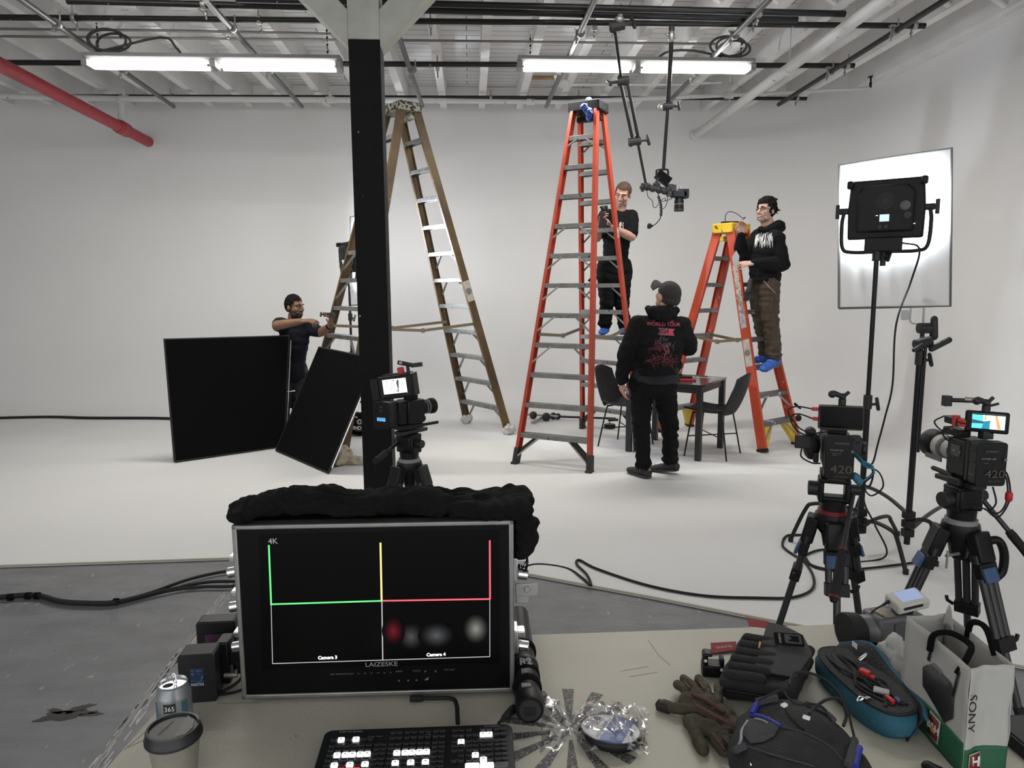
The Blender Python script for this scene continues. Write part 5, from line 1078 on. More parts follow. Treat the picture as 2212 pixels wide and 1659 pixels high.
M_key = mat('key_grey', (.022, .022, .024), .35); M_keyrim = mat('key_rim', (.11, .11, .115), .4)
present = []
for r in range(12):
    for c in range(24):
        if r == 0 and not (8 <= c <= 18 or c >= 20): continue
        if r == 1 and c in (6, 7): continue
        if r in (2, 3, 4, 5) and c in (16,) and r > 4: continue
        if r >= 7 and c >= 16: continue
        present.append((r, c))
present.sort(key=lambda k: (k not in lit and k not in red, -k[0] if k[0] <= 7 else 99, k[1]))
rest = MB()
for n_, (r, c) in enumerate(present):
    on = (r, c) in lit; cen = V((us[c], -rowsv[r], tz_(rowsv[r]))); w_, h_ = (.0128, .0105) if on else (.0112, .0078)
    mbk = MB() if n_ < 100 else rest
    Tk = Matrix.Translation(cen)
    if on or (r, c) in red: mbk.prism(rrect(w_, h_, .0022, 3), .005, Tk); o = mbk.build('lit_key', E_key if on else E_kred, sw, bevel=.0007); MB(Tk).prism(rrect(.004, .002, .0004, 1), .0003, None, .0051).build('key_symbol', M_key, o); continue
    mbk.m = 0; mbk.prism(rrect(w_, h_, .0018, 2), .0042, Tk); mbk.m = 1
    mbk.box((0, -h_*.5 + .0006, .0044), (w_*.8, .0008, .0006), Tk).box((-w_*.46, 0, .0044), (.0007, h_*.6, .0006), Tk).box((w_*.46, 0, .0044), (.0007, h_*.6, .0006), Tk)
    if n_ < 100: mbk.build('key', [M_key, M_keyrim], sw)
if rest.v: rest.build('key', [M_key, M_keyrim], sw)['kind'] = 'stuff'
for c in (19, 21):
    MB(Matrix.Translation((us[c] - .006, -rowsv[7] - .003, tz_(rowsv[7])))).prism(rrect(.026, .013, .003), .005).build('lit_key', E_key, sw, bevel=.001)
MB(Matrix.Translation((us[22] + .006, -rowsv[7] - .003, tz_(rowsv[7])))).prism(rrect(.024, .013, .003), .005).build('key', [M_grey], sw, bevel=.001)
text('ATEM Mini Extreme', .0055, Matrix.Translation((.052, -.008, tz_(.008) + .0003)), M_greyp, sw, depth=.0002); text('Blackmagicdesign', .0045, Matrix.Translation((SW - .04, -.007, tz_(.007) + .0003)), M_greyp, sw, depth=.0002)
m = MB(); [m.box((us[c], -rowsv[1] + .009 + 0, tz_(.02) + .0003), (.012, .0008, .0003)) for c in (5, 6, 13, 20)]; m.build('printed_line', M_greyp, sw)
t = thing('power_cable', 'short black cable from under the large monitor to the switcher', 'cable', tb(980, 1530), group='cables on the table')
cable('lead', [tb(890, 1509, .012), tb(930, 1508, .012), tb(975, 1509, .014), tb(986, 1522, .016), tb(988, 1545, .02), tb(989, 1562, .022)], .0048, M_rubber, t); MB().box(tb(900, 1509, .012), (.03, .012, .012)).build('plug', M_rubber, t, world=True, bevel=.003)
t = thing('power_cable', 'black cable with plug between the switcher and the black handheld cylinder', 'cable', tb(1090, 1550), group='cables on the table')
cable('lead', [tb(1077, 1563, .022), tb(1083, 1556, .014), tb(1092, 1549, .01), tb(1100, 1543, .01)], .0032, M_rubber, t); MB().cap(tb(1094, 1546, .01), .0075, tb(1108, 1532, .01), .009).build('plug', M_rubber, t, world=True)
# --- black cylinder lying along the monitor
a, b = tb(1145, 1535, .0305), tb(1128, 1398, .0305); b.y = 1.80; b.x = a.x + .005; ax = (b - a).normalized(); Lc = (b - a).length
t = thing('strapped_cylinder', 'black strapped cylinder with round end cap lying right of the large monitor', 'cylinder', a)
T = axis_frame(a, b); MB(T).lathe([(.028, .0), (.03, .004), (.03, .05), (.0275, .055), (.0275, .1), (.029, .103), (.029, .19), (.027, .195), (.027, Lc)], None, 28).build('barrel', M_black, t, world=True)
MB(T).lathe([(.001, -.003), (.022, -.003), (.024, 0), (.028, 0)], None, 28).build('end_cap', M_dgrey, t, world=True)
MB(T).box((0, .0, -.004), (.024, .018, .001)).build('cap_window', M_rubber, t, world=True)
for z, w_ in ((.075, .018), (.12, .02), (.16, .016), (.23, .02)): MB(T).lathe([(.0305, z), (.032, z + .003), (.032, z + w_ - .003), (.0305, z + w_)], None, 28).build('strap', M_black_cloth if w_ > .017 else M_dgrey, t, world=True)
F = frame(a + ax*.135 + V((.0, 0, .0335)), (1, 0, 0), (0, -.35, 1)); text('R2', .026, F, M_greyp, t, world=True, depth=.0003, bold=.001)
m = MB(T); m.box((.005, .03, .1), (.014, .006, .016)).box((.005, .03, .045), (.02, .003, .012)); m.build('buckle', M_grey, t, world=True)
cable('cord', spline([a + V((-.02, .01, .0)), a + V((-.025, .06, .0)), a + V((-.03, .1, -.005))], 3), .003, M_rubber, t)
# --- disc of tape in a crumpled clear bag
dc = tb(1318, 1582, .012); t = thing('filter_roll', 'round roll with blue and white label inside the crumpled clear bag', 'roll', dc, rot=(D(-7), D(5), 0))
R_ = .064; MB().lathe([(R_ - .002, -.009), (R_, -.006), (R_, .005), (R_ - .002, .0075), (R_ - .005, .0075), (.001, .007)], None, 48).build('roll', M_black, t)
def sect(x0, x1, r=R_ - .006, n=16):   # slice of the round label between two parallel chords
    out = [(x, math.sqrt(max(0, r*r - x*x))) for x in [x0 + (x1 - x0)*i/n for i in range(n + 1)]]; return out + [(x, -y) for x, y in out[::-1]]
Lr = Matrix.Rotation(D(-28), 4, 'Z')
MB(Lr).prism(sect(-.058, -.008), .0004, z0=.0076).build('white_label', M_paperw, t); MB(Lr).prism(sect(-.008, .036), .0004, z0=.0076).build('blue_label', mat('label_blue', (.10, .14, .36), .5), t); MB(Lr).prism(sect(.036, .058), .0004, z0=.0076).build('white_label', M_paperw, t)
for s, x, y, sz, mm in (('SPLA 3" x 1-', -.016, -.0, .0095, M_rubber), ('ROT', .016, -.012, .013, mat('navy_print', (.02, .03, .1), .5)), ('4-stock', -.04, -.018, .007, M_rubber), ('Rock', .043, 0, .007, M_rubber)): text(s, sz, Lr @ Matrix.Translation((x, y, .0082)) @ Matrix.Rotation(D(-90), 4, 'Z'), mm, t, depth=.0001)
m = MB(Lr); [m.box((-.036, .02 + .002*k, .0082), (.014, .0006 + .0005*(k % 3), .0002)) for k in range(8)]; m.build('barcode', M_rubber, t)
def clear_mat():
    m = bpy.data.materials.new('clear_plastic_film'); m.use_nodes = True; nt = m.node_tree; N = nt.nodes; L = nt.links; N.remove(N['Principled BSDF'])
    a = N.new('ShaderNodeBsdfTransparent'); a.inputs[0].default_value = (.97, .97, .98, 1); g = N.new('ShaderNodeBsdfGlossy'); g.inputs[0].default_value = (1, 1, 1, 1); g.inputs['Roughness'].default_value = .12
    f = N.new('ShaderNodeLayerWeight'); f.inputs[0].default_value = .35; x = N.new('ShaderNodeMixShader'); mu = N.new('ShaderNodeMath'); mu.operation = 'MULTIPLY_ADD'; mu.inputs[1].default_value = .45; mu.inputs[2].default_value = .06
    L.new(f.outputs['Fresnel'], mu.inputs[0]); L.new(mu.outputs[0], x.inputs[0]); L.new(a.outputs[0], x.inputs[1]); L.new(g.outputs[0], x.inputs[2]); L.new(x.outputs[0], N['Material Output'].inputs[0]); return m
cb = tb(1270, 1580); t = thing('plastic_bag', 'crumpled clear plastic bag wrapped around the round roll on the table', 'bag', cb)
random.seed(4)
def bagfn(u_, v_):
    px_ = 1168 + 232*u_; py_ = 1505 + 130*v_ + 26*u_*(1 - v_) - 30*abs(u_ - .33)*0
    sq = 1 - .72*math.exp(-((u_ - .28)/.09)**2); py_ = 1578 + (py_ - 1578)*sq
    p = tb(px_, py_); f = .5 + .5*noise.noise(V((u_*9, v_*7, 0))) ; ridge = 1 - abs(noise.noise(V((u_*6 + 3, v_*5, 4))))*2
    cover = .022*max(0, 1 - ((p.x - dc.x)**2 + (p.y - dc.y)**2)/.075**2)**.5
    e = min(u_, 1 - u_, v_, 1 - v_)*8
    return p + V((.006*noise.noise(V((u_*12, v_*9, 2))), .006*noise.noise(V((u_*11, v_*10, 7))), .003 + cover + (.011*f + .012*max(0, ridge)**2)*min(1, e + .15)))
MB().grid(bagfn, 70, 46).build('film', clear_mat(), t, world=True, angle=22)
# --- work gloves
M_glv = mat('olive_glove', (.052, .042, .022), .75, vary=.5, vscale=22, bump=.5, bscale=80); M_glvd = mat('dark_glove_pad', (.012, .011, .01), .6); M_glvr = mat('red_brown_trim', (.075, .028, .02), .6)
def glove(label, palm, fingers, pads, bars, loc):
    t = thing('work_glove', label, 'glove', loc, group='pair of work gloves'); m = MB()
    def P(q): return tb(q[0], q[1], q[2])
    for q in palm: m.ell(P(q), (q[3], q[3]*.95, q[4]))
    for a, b2 in zip(palm, palm[1:]): m.cap(P(a), min(a[4], b2[4])*.95, P(b2), min(a[4], b2[4])*.95)
    for pts, r in fingers:
        for a, b2 in zip(pts, pts[1:]): m.cap(P(a), r, P(b2), r*.95)
    skin('glove', m, M_glv, t, .0028, 2, noise_amp=.0022, noise_scale=60)
    for pts, r in pads: MB().tube([P(q) for q in pts], r, 10).build('pad', M_glvd, t, world=True)
    for pts, r in bars: MB().tube(spline([P(q) for q in pts], 5), r, 8).build('knuckle_strip', M_glvr, t, world=True)
glove('work glove lying uppermost, fingers pointing away, left of the black pouch', [(1500, 1515, .02, .034, .018), (1525, 1525, .022, .036, .02), (1555, 1545, .02, .034, .018), (1590, 1570, .016, .032, .015)],
      [([(1500, 1510, .026), (1478, 1488, .026), (1462, 1478, .02)], .0105), ([(1515, 1505, .028), (1495, 1480, .028), (1476, 1466, .022)], .0105), ([(1530, 1505, .028), (1525, 1485, .026), (1508, 1468, .018)], .0105), ([(1552, 1515, .026), (1553, 1495, .024), (1550, 1482, .016)], .01), ([(1500, 1535, .018), (1460, 1530, .016), (1428, 1522, .012)], .0125)],
      [([(1446, 1530, .012), (1422, 1522, .011)], [.0125, .0122])], [([(1495, 1498, .042), (1530, 1515, .044), (1565, 1540, .038)], .0045), ([(1505, 1525, .042), (1540, 1543, .042), (1590, 1568, .034)], .004), ([(1490, 1487, .0385), (1478, 1472, .034)], .003), ([(1522, 1490, .038), (1512, 1474, .03)], .003)], tb(1540, 1540))
glove('work glove lying underneath, fingers pointing at the camera, beside the backpack', [(1500, 1560, .012, .026, .013), (1530, 1572, .014, .03, .014), (1560, 1588, .014, .03, .014)],
      [([(1495, 1565, .012), (1505, 1590, .012), (1518, 1618, .011)], .0135), ([(1535, 1580, .014), (1550, 1605, .013), (1563, 1622, .011)], .0115), ([(1555, 1588, .015), (1572, 1608, .014), (1585, 1626, .011)], .0115), ([(1575, 1590, .015), (1588, 1605, .014), (1598, 1620, .011)], .0105)],
      [], [([(1538, 1583, .0275), (1555, 1606, .026), (1566, 1620, .0225)], .003), ([(1560, 1590, .028), (1576, 1608, .026)], .003)], tb(1545, 1600))
# --- black padded pouch
pp = tb(1650, 1490); t = thing('padded_pouch', 'dark grey padded pouch with ribbed side and emblem flap', 'pouch', pp)
M_pouch = mat('grey_canvas', (.014, .014, .015), .85, bump=.5, bscale=260); M_flap = mat('flap_canvas', (.055, .053, .053), .9, bump=.4, bscale=300)
def G(x, y, z): return tb(x, y, z)
bot = [tb(1572, 1508), tb(1708, 1530), tb(1745, 1440), tb(1592, 1428)]; tp_ = [G(1562, 1468, .058), G(1700, 1490, .062), G(1752, 1400, .085), G(1612, 1372, .085)]
m = MB(); m.hexa(bot, tp_)
for a, b2 in ((0, 1), (1, 2), (2, 3), (3, 0)): m.cap(tp_[a] - V((0, 0, .006)), .012, tp_[b2] - V((0, 0, .006)), .012); m.cap(lerp(bot[a], tp_[a], .3), .012, lerp(bot[b2], tp_[b2], .3), .012)
skin('body', m, M_pouch, t, .006, 5, noise_amp=.003, noise_scale=30)
for k in range(6):
    f = .08 + k*.165; a, b2 = lerp(tp_[0], tp_[3], f), lerp(tp_[1], tp_[2], f); a = lerp(a, b2, .05); e = lerp(a, b2, .55)
    MB().cap(a + V((0, 0, .004)), .0115, e + V((0, 0, .006)), .0115, 12).build('padded_rib', M_pouch, t, world=True)
fq = [G(1627, 1447, .075), G(1718, 1462, .075), G(1755, 1412, .095), G(1735, 1372, .1), G(1700, 1352, .104), G(1658, 1343, .106)]
m = MB(); cen = sum(fq, V())/6 + V((0, 0, .012)); up = V((0, -.25, 1)).normalized()*.004
m.add([p for p in fq] + [cen] + [p - up for p in fq] + [cen - up], [(i, (i + 1) % 6, 6) for i in range(6)] + [(7 + (i + 1) % 6, 7 + i, 13) for i in range(6)] + [((i + 1) % 6, i, 7 + i, 7 + (i + 1) % 6) for i in range(6)])
o = m.build('flap', M_flap, t, world=True, bevel=.001, angle=60); sd = o.modifiers.new('s', 'SUBSURF'); sd.levels = sd.render_levels = 1
o = None
F = frame(cen + V((.004, -.002, .0055)), fq[1] - fq[0], up); F = F @ Matrix.Rotation(D(6), 4, 'Z')
MB(F).prism(rrect(.062, .04, .004), .002, z0=-.001).build('emblem_patch', M_black_cloth, t, world=True)
MB(F).prism(rrect(.036, .03, .003), .001, Matrix.Translation((.009, 0, .0012))).build('emblem_mark', M_flap, t, world=True); MB(F).prism([(-.012, -.008), (.012, -.01), (.012, .009), (-.008, .009), (-.002, .0)], .0008, Matrix.Translation((.009, 0, .0024))).build('emblem_mark', M_black_cloth, t, world=True)
text('CINEBAGS', .0072, F @ Matrix.Translation((-.019, 0, .0012)) @ Matrix.Rotation(D(90), 4, 'Z'), M_greyp, t, world=True, depth=.0002)
MB().bar(G(1640, 1398, .094), G(1642, 1388, .096), .004, .006).build('orange_loop', mat('orange_loop', (.5, .2, .05), .6), t, world=True)
m = MB(); m.tube([lerp(bot[0], tp_[0], .75) + V((-.002, -.012, 0)), lerp(bot[1], tp_[1], .75) + V((0, -.013, 0))], .0022, 6).tube([lerp(bot[0], tp_[0], .62) + V((-.002, -.012, 0)), lerp(bot[1], tp_[1], .62) + V((0, -.013, 0))], .002, 6); m.build('zip', M_black, t, world=True)
# red tags
def tag(label, q, txt=None, flip=False):
    t = thing('fabric_tag', label, 'tag', q[0], group='red fabric tags'); n = (q[1] - q[0]).cross(q[3] - q[0]).normalized(); n = n if n.z > 0 else -n
    m = MB(); m.hexa([p - n*.001 for p in q], [p + n*.001 for p in q]); m.build('ribbon', mat('red_ribbon', (.24, .012, .018), .7, bump=.4, bscale=300), t, world=True, bevel=.0006)
    if txt: text(txt, .014, frame((q[0] + q[1] + q[2] + q[3])/4 + n*.0013, q[0] - q[1], n), mat('pale_stitch', (.5, .4, .4), .7), t, world=True, sx=.8, depth=.0002)
tag('red fabric tag with upside-down white lettering, under the padded pouch', [tb(1537, 1412, .004), tb(1592, 1405, .006), tb(1590, 1386, .006), tb(1535, 1389, .004)], 'FILMING')
tag('plain dark red fabric strip sticking out behind the pouch flap', [tb(1618, 1352, .1), tb(1658, 1357, .1), tb(1660, 1343, .106), tb(1612, 1334, .1)])
p = tb(1540, 1460); t = thing('pipe_clip', 'small black U-shaped clip left of the padded pouch', 'clip', p)
T = Matrix.Translation(p) @ Matrix.Rotation(D(-12), 4, 'Z'); m = MB(T); m.box((0, .01, .014), (.05, .04, .028)); m.box((-.018, .012, .038), (.012, .03, .03)); m.box((.02, .012, .033), (.01, .03, .02)); m.box((-.012, .012, .05), (.02, .03, .008)); m.build('body', M_black, t, world=True, bevel=.004)
m = MB(T); m.cyl((-.018, -.0035, .038), (-.018, -.0045, .038), .0038).cyl((.018, -.0105, .022), (.018, -.0115, .022), .0038); m.build('white_dot', M_paperw, t, world=True)
# --- backpack in front
p = tb(1700, 1610); t = thing('backpack', 'black backpack with blue and grey trim at the front edge', 'backpack', p)
M_bp = mat('black_nylon', (.011, .011, .0115), .75, bump=.4, bscale=240); M_gm = mat('grey_mesh_trim', (.05, .05, .055), .8, bump=.5, bscale=300); M_bl = mat('blue_trim', (.02, .03, .30), .6)
m = MB(); K = lambda x, y, z, rx, ry, rz_: m.ell(tb(x, y, 0) + V((0, 0, z)), (rx, ry, rz_))
K(1705, 1690, .05, .115, .1, .05); K(1735, 1660, .055, .085, .08, .05); K(1650, 1655, .042, .06, .08, .042); K(1685, 1620, .055, .07, .055, .045); K(1790, 1670, .045, .05, .07, .045); K(1655, 1600, .045, .03, .028, .042); K(1745, 1625, .05, .045, .05, .042); K(1835, 1700, .035, .04, .06, .035)
bp = skin('bag', m, M_bp, t, .007, 5, noise_amp=.008, noise_scale=14)
from mathutils.bvhtree import BVHTree
def drape(o, parent, pts, m, nm, off=.0015, r=None, th=.0012):
    """Lays a strip or an outline, given by sight lines, onto the surface of o."""
    bv = BVHTree.FromObject(o, bpy.context.evaluated_depsgraph_get()); iv = WM[root_of(parent).name].inverted(); c = iv @ CAM; out = []
    for x, y in pts:
        d = (iv.to_3x3() @ ray(x, y)).normalized(); h = bv.ray_cast(c, d)
        if h[0] is None: h = bv.find_nearest(c + d*1.6)
        out.append(h[0] + h[1]*off)
    if r: return MB().tube(spline(out, 4), r, 6).build(nm, m, parent)
    cx = sum(p[0] for p in pts)/len(pts); cy = sum(p[1] for p in pts)/len(pts); E = []
    for (x0, y0), (x1, y1) in zip(pts, pts[1:] + pts[:1]): E += [(x0 + (x1 - x0)*i/4, y0 + (y1 - y0)*i/4) for i in range(4)]
    vs = []; k = len(E); R = 5
    for j in range(R):
        for x, y in E:
            d = (iv.to_3x3() @ ray(cx + (x - cx)*(1 - j/R), cy + (y - cy)*(1 - j/R))).normalized(); h = bv.ray_cast(c, d)
            if h[0] is None: h = bv.find_nearest(c + d*((iv @ (CAM + V((0, 0, 0)))) - out[0]).length)
            vs.append(h[0] + h[1]*off)
    h = bv.ray_cast(c, (iv.to_3x3() @ ray(cx, cy)).normalized()); vs.append(h[0] + h[1]*off if h[0] else sum(vs, V())/len(vs))
    fs = [(j*k + i, j*k + (i + 1) % k, (j + 1)*k + (i + 1) % k, (j + 1)*k + i) for j in range(R - 1) for i in range(k)] + [((R - 1)*k + i, (R - 1)*k + (i + 1) % k, R*k) for i in range(k)]
    return MB().add(vs, fs).build(nm, m, parent, solid=th)
bpy.context.view_layer.update()
drape(bp, t, [(1612, 1556), (1640, 1551), (1668, 1562), (1684, 1573), (1672, 1592), (1650, 1604), (1622, 1608), (1606, 1590)], M_gm, 'front_pocket', .002)
drape(bp, t, [(1622, 1546), (1640, 1549), (1660, 1557), (1685, 1571)], M_bl, 'blue_stripe', .002, .0045); drape(bp, t, [(1616, 1560), (1604, 1580), (1602, 1600), (1594, 1618)], mat('grey_piping', (.33, .33, .36), .6), 'piping', .002, .0028)
drape(bp, t, [(1636, 1522), (1646, 1507), (1662, 1500), (1680, 1504)], M_gm, 'shoulder_strap', .003, .009); drape(bp, t, [(1626, 1546), (1634, 1530), (1640, 1520)], M_bl, 'blue_stripe', .004, .006)
drape(bp, t, [(1740, 1525), (1762, 1534), (1785, 1547), (1800, 1560)], M_gm, 'grab_handle', .005, .005); drape(bp, t, [(1568, 1640), (1590, 1622), (1612, 1612)], M_gm, 'side_panel', .002, .007)
drape(bp, t, [(1845, 1600), (1836, 1625), (1828, 1655)], M_gm, 'side_trim', .003, .008); drape(bp, t, [(1852, 1618), (1846, 1640), (1840, 1656)], M_bl, 'blue_stripe', .005, .007)
ps = [(1632, 1557), (1646, 1560), (1658, 1566)]; drape(bp, t, ps, M_greyp, 'white_mark', .004, .0018)
drape(bp, t, [(1690, 1572), (1740, 1585), (1790, 1612), (1822, 1645)], M_gm, 'seam', .001, .0016); drape(bp, t, [(1612, 1612), (1650, 1625), (1700, 1640), (1760, 1656)], M_gm, 'seam', .001, .0016); drape(bp, t, [(1690, 1510), (1705, 1545), (1735, 1575)], M_bp, 'seam', .001, .003)
drape(bp, t, [(1622, 1653), (1624, 1652)], M_chrome, 'snap', .002, .003)
# --- open teal pouch with cables
a, b = tb(1800, 1458), tb(1935, 1585); c = (a + b)/2; lx = (b - a).normalized(); L2 = (b - a).length/2 + .03
t = thing('cable_pouch', 'teal zip pouch lying open with dark lining, cables and red connectors', 'pouch', c, math.atan2(lx.y, lx.x))
M_teal = mat('teal_canvas', (.02, .105, .155), .75, bump=.4, bscale=200, vary=.15, vscale=12); M_lin = mat('black_lining', (.010, .010, .012), .7, bump=.4, bscale=160)
def oval(s, z, nn=36): return [(L2*s*math.copysign(abs(math.cos(2*PI*i/nn))**.75, math.cos(2*PI*i/nn)), .058*s*math.copysign(abs(math.sin(2*PI*i/nn))**.75, math.sin(2*PI*i/nn)), z) for i in range(nn)]
def rings(rs):
    vs = []; nn = 36
    for s, z in rs: vs += oval(s, z)
    return vs, [(j*nn + i, j*nn + (i+1) % nn, (j+1)*nn + (i+1) % nn, (j+1)*nn + i) for j in range(len(rs) - 1) for i in range(nn)] + [tuple(range(nn))[::-1], tuple((len(rs)-1)*nn + i for i in range(nn))]
MB().add(*rings([(.9, 0), (1.02, .015), (1.03, .035), (.96, .052), (.93, .054)])).build('shell', M_teal, t); MB().add(*rings([(.94, .05), (.93, .0585), (.85, .0575), (.6, .0565)])).build('lining', M_lin, t)
m = MB(); lidp = [(-L2*1.1, .04, .05), (-L2*.6, .066, .085), (0, .066, .066), (L2*.7, .058, .055), (L2*1.02, .035, .05)]
m.grid(lambda u_, v_: V(spline(lidp, 8)[min(32, int(u_*32))]) + V((0, -.035*(1 - v_) + .0, -.045*(1 - v_) + .004*math.sin(v_*PI))), 32, 6); m.build('lid', M_lin, t, solid=.004)
MB().tube(spline([V(q) + V((0, .003, 0)) for q in lidp], 6), .005, 8).build('lid_edge', M_teal, t)
MB().tube([(x, y, z + .001) for x, y, z in oval(.955, .055)] + [(x, y, z + .001) for x, y, z in oval(.955, .055)[:1]], .003, 6).build('zip', M_rubber, t)
T = Matrix.Translation((L2*.55, -.045, .06)); MB(T).tube(spline([(0, 0, 0), (.004, -.012, .002), (.0, -.02, -.004), (-.005, -.012, .002), (0, 0, 0)], 4), .0018, 6).box((0, .003, 0), (.007, .009, .005)).build('zip_pull', M_chrome, t)
MB().tube(spline([(-L2*.45, .045, .075), (-L2*.45, .03, .065), (-L2*.41, .028, .064), (-L2*.41, .043, .075), (-L2*.45, .046, .076)], 5), .0018, 6).build('zip_pull', M_chrome, t)
m = MB(); [m.box((-L2*.8 + .005*k, .045, .074), (.0025, .002, .012)) for k in range(4)]; m.build('white_mark', M_paperw, t)
m = MB(); random.seed(9)
for k in range(7): y0 = random.uniform(-.03, .03); m.tube(spline([(-L2*.7, y0, .057), (-L2*.2, y0 + random.uniform(-.02, .02), .064), (L2*.2, random.uniform(-.04, .04), .06), (L2*.75, random.uniform(-.03, .03), .058)], 6), .0025, 6)
m.build('cable', M_rubber, t)
MB(Matrix.Translation((-.005, .005, .066)) @ Matrix.Rotation(.5, 4, 'Z')).box((0, 0, 0), (.022, .016, .012)).box((.016, 0, -.003), (.012, .01, .006)).build('red_connector', M_red, t, bevel=.002); MB(Matrix.Translation((L2*.62, .0, .06))).box((0, 0, 0), (.024, .009, .009)).build('red_connector', M_red, t, bevel=.002)
MB(Matrix.Translation((L2*.42, -.0, .062)) @ Matrix.Rotation(.9, 4, 'Z')).box((0, 0, 0), (.03, .018, .006)).build('white_card', mat('card', (.4, .4, .4), .5), t, bevel=.001); MB(Matrix.Translation((L2*.66, .012, .062))).box((0, 0, 0), (.012, .007, .006)).build('blue_connector', M_blue, t)
t = thing('usb_cable', 'thin black cable with pale plugs lying over the backpack', 'cable', tb(1740, 1540, .13))
Zs = [(1640, 1512, .135), (1665, 1500, .14), (1690, 1492, .142), (1705, 1510, .142), (1725, 1522, .142), (1745, 1520, .142), (1770, 1524, .142), (1785, 1535, .14)]
cable('lead', [tb(*q) for q in Zs], .0022, M_rubber, t)
cable('lead', [tb(1705, 1480, .11), tb(1715, 1455, .11), tb(1745, 1453, .11), tb(1785, 1470, .1), tb(1820, 1510, .09), tb(1828, 1545, .085), tb(1822, 1568, .085)], .003, M_rubber, t)
cable('lead', [tb(1828, 1540, .09), tb(1818, 1512, .11), tb(1790, 1510, .13), tb(1765, 1524, .14), tb(1748, 1542, .142)], .003, M_rubber, t)
cable('lead', [tb(1832, 1536, .075), tb(1845, 1590, .06), tb(1858, 1630, .05), tb(1870, 1665, .04)], .0025, M_rubber, t)
for q, r in (((1694, 1523, .142), .5), ((1742, 1550, .142), -.7)): MB(Matrix.Translation(tb(*q)) @ Matrix.Rotation(r, 4, 'Z')).box((0, 0, 0), (.012, .008, .0045)).build('plug', M_paperw, t, world=True, bevel=.0008)
# --- camcorder with a white screen unit on top
p = tb(1918, 1412); t = thing('camcorder', 'grey handheld camcorder with black lens hood at the back of the table', 'camcorder', p, D(6))
M_cg = mat('camcorder_grey', (.085, .085, .09), .4, vary=.1, vscale=30)
m = MB(); m.prism([(-.055, .022), (.085, .022), (.085, .1), (.02, .112), (-.055, .108)], .07, Matrix.Translation((0, .035, 0)) @ Matrix.Rotation(PI/2, 4, 'X')); m.build('body', M_cg, t, bevel=.008)
m = MB(); m.box((.02, 0, .014), (.1, .06, .026)); m.build('base', M_black, t, bevel=.004)
m = MB(Matrix.Rotation(-PI/2, 4, 'Y') @ Matrix.Translation((.068, 0, 0))); m.lathe([(.036, .05), (.037, .075), (.034, .08)], None, 28).build('lens_ring', M_grey, t)
MB(Matrix.Rotation(-PI/2, 4, 'Y') @ Matrix.Translation((.068, 0, 0))).lathe([(.034, .078), (.042, .085), (.046, .115), (.044, .12), (.001, .12)], Matrix.Diagonal((1, 1, 1, 1)), 28).build('lens_hood', M_rubber, t)
MB().box((-.02, -.004, .1095), (.035, .045, .004)).build('sticker', mat('orange_sticker', (.25, .2, .15), .5, vary=.8, vscale=60), t)
m = MB(); m.box((.01, -.0365, .065), (.05, .004, .06)); m.box((.055, -.0365, .06), (.035, .003, .05)); m.build('side_door', mat('camcorder_door', (.065, .065, .07), .4), t, bevel=.002)
m = MB(); m.box((.03, -.0395, .075), (.014, .001, .009)); m.build('side_mark', M_rubber, t)
text('SONY', .011, Matrix.Translation((.058, -.0392, .088)) @ Matrix.Rotation(PI/2, 4, 'X'), M_greyp, t, sx=1.2, depth=.0002); text('HDV 1080i', .005, Matrix.Translation((.03, -.0392, .05)) @ Matrix.Rotation(PI/2, 4, 'X'), M_greyp, t, depth=.0002)
cable('strap', [(-.06, -.03, .05), (-.075, -.04, .02), (-.06, -.045, .005), (-.03, -.04, .004)], .005, M_black_cloth, t, world=False)
tm = Matrix.Translation((.034, -.01, .139)) @ Matrix.Scale(.86, 4) @ Matrix.Rotation(D(-8), 4, 'Y') @ Matrix.Rotation(D(14), 4, 'X')
p2 = WM[t.name]; t2 = thing('screen_unit', 'small white video unit with bluish screen perched on the grey camcorder', 'monitor', p + V((0, 0, .11)))
Tm = p2 @ tm
MB(Tm).box((0, 0, 0), (.098, .062, .03)).build('housing', mat('warm_white_plastic', (.5, .49, .44), .4), t2, world=True, bevel=.005)
MB(Tm).box((.006, .004, .0155), (.066, .042, .001)).build('screen', emis('unit_screen', (.22, .28, .42), .7), t2, world=True)
MB(Tm).prism(rrect(.06, .009, .004), .001, Matrix.Translation((-.004, -.0312, .004)) @ Matrix.Rotation(PI/2, 4, 'X')).build('button_strip', M_rubber, t2, world=True)
MB(Tm).box((-.01, .0, -.025), (.05, .03, .024)).build('mount', M_black, t2, world=True, bevel=.003)
cable('lead', [Tm @ V((-.05, .01, .002)), Tm @ V((-.065, .01, -.004)), Tm @ V((-.09, .012, -.018)), Tm @ V((-.105, .01, -.03))], .0022, M_rubber, t2); MB().cap(Tm @ V((-.05, .01, .002)), .0045, Tm @ V((-.066, .01, -.005)), .003).build('plug', M_rubber, t2, world=True)
# --- crumpled paper
p = tb(1932, 1468); t = thing('crumpled_paper', 'ball of crumpled white paper between camcorder and paper bag', 'paper', p)
m = MB(); m.ell(p + V((0, .0, .046)), (.044, .04, .046)).ell(p + V((-.006, 0, .066)), (.034, .03, .036))
def crk(c, n): return c + n*(.026*(abs(noise.noise(c*30)) - .2) + .012*(abs(noise.noise(c*70 + V((3, 1, 2)))) - .2))
e = skin('sheet', m, mat('crumpled_white', (.50, .50, .47), .85, speck=((.15, .15, .16), 60, .7)), t, .004, 1, fn=crk)
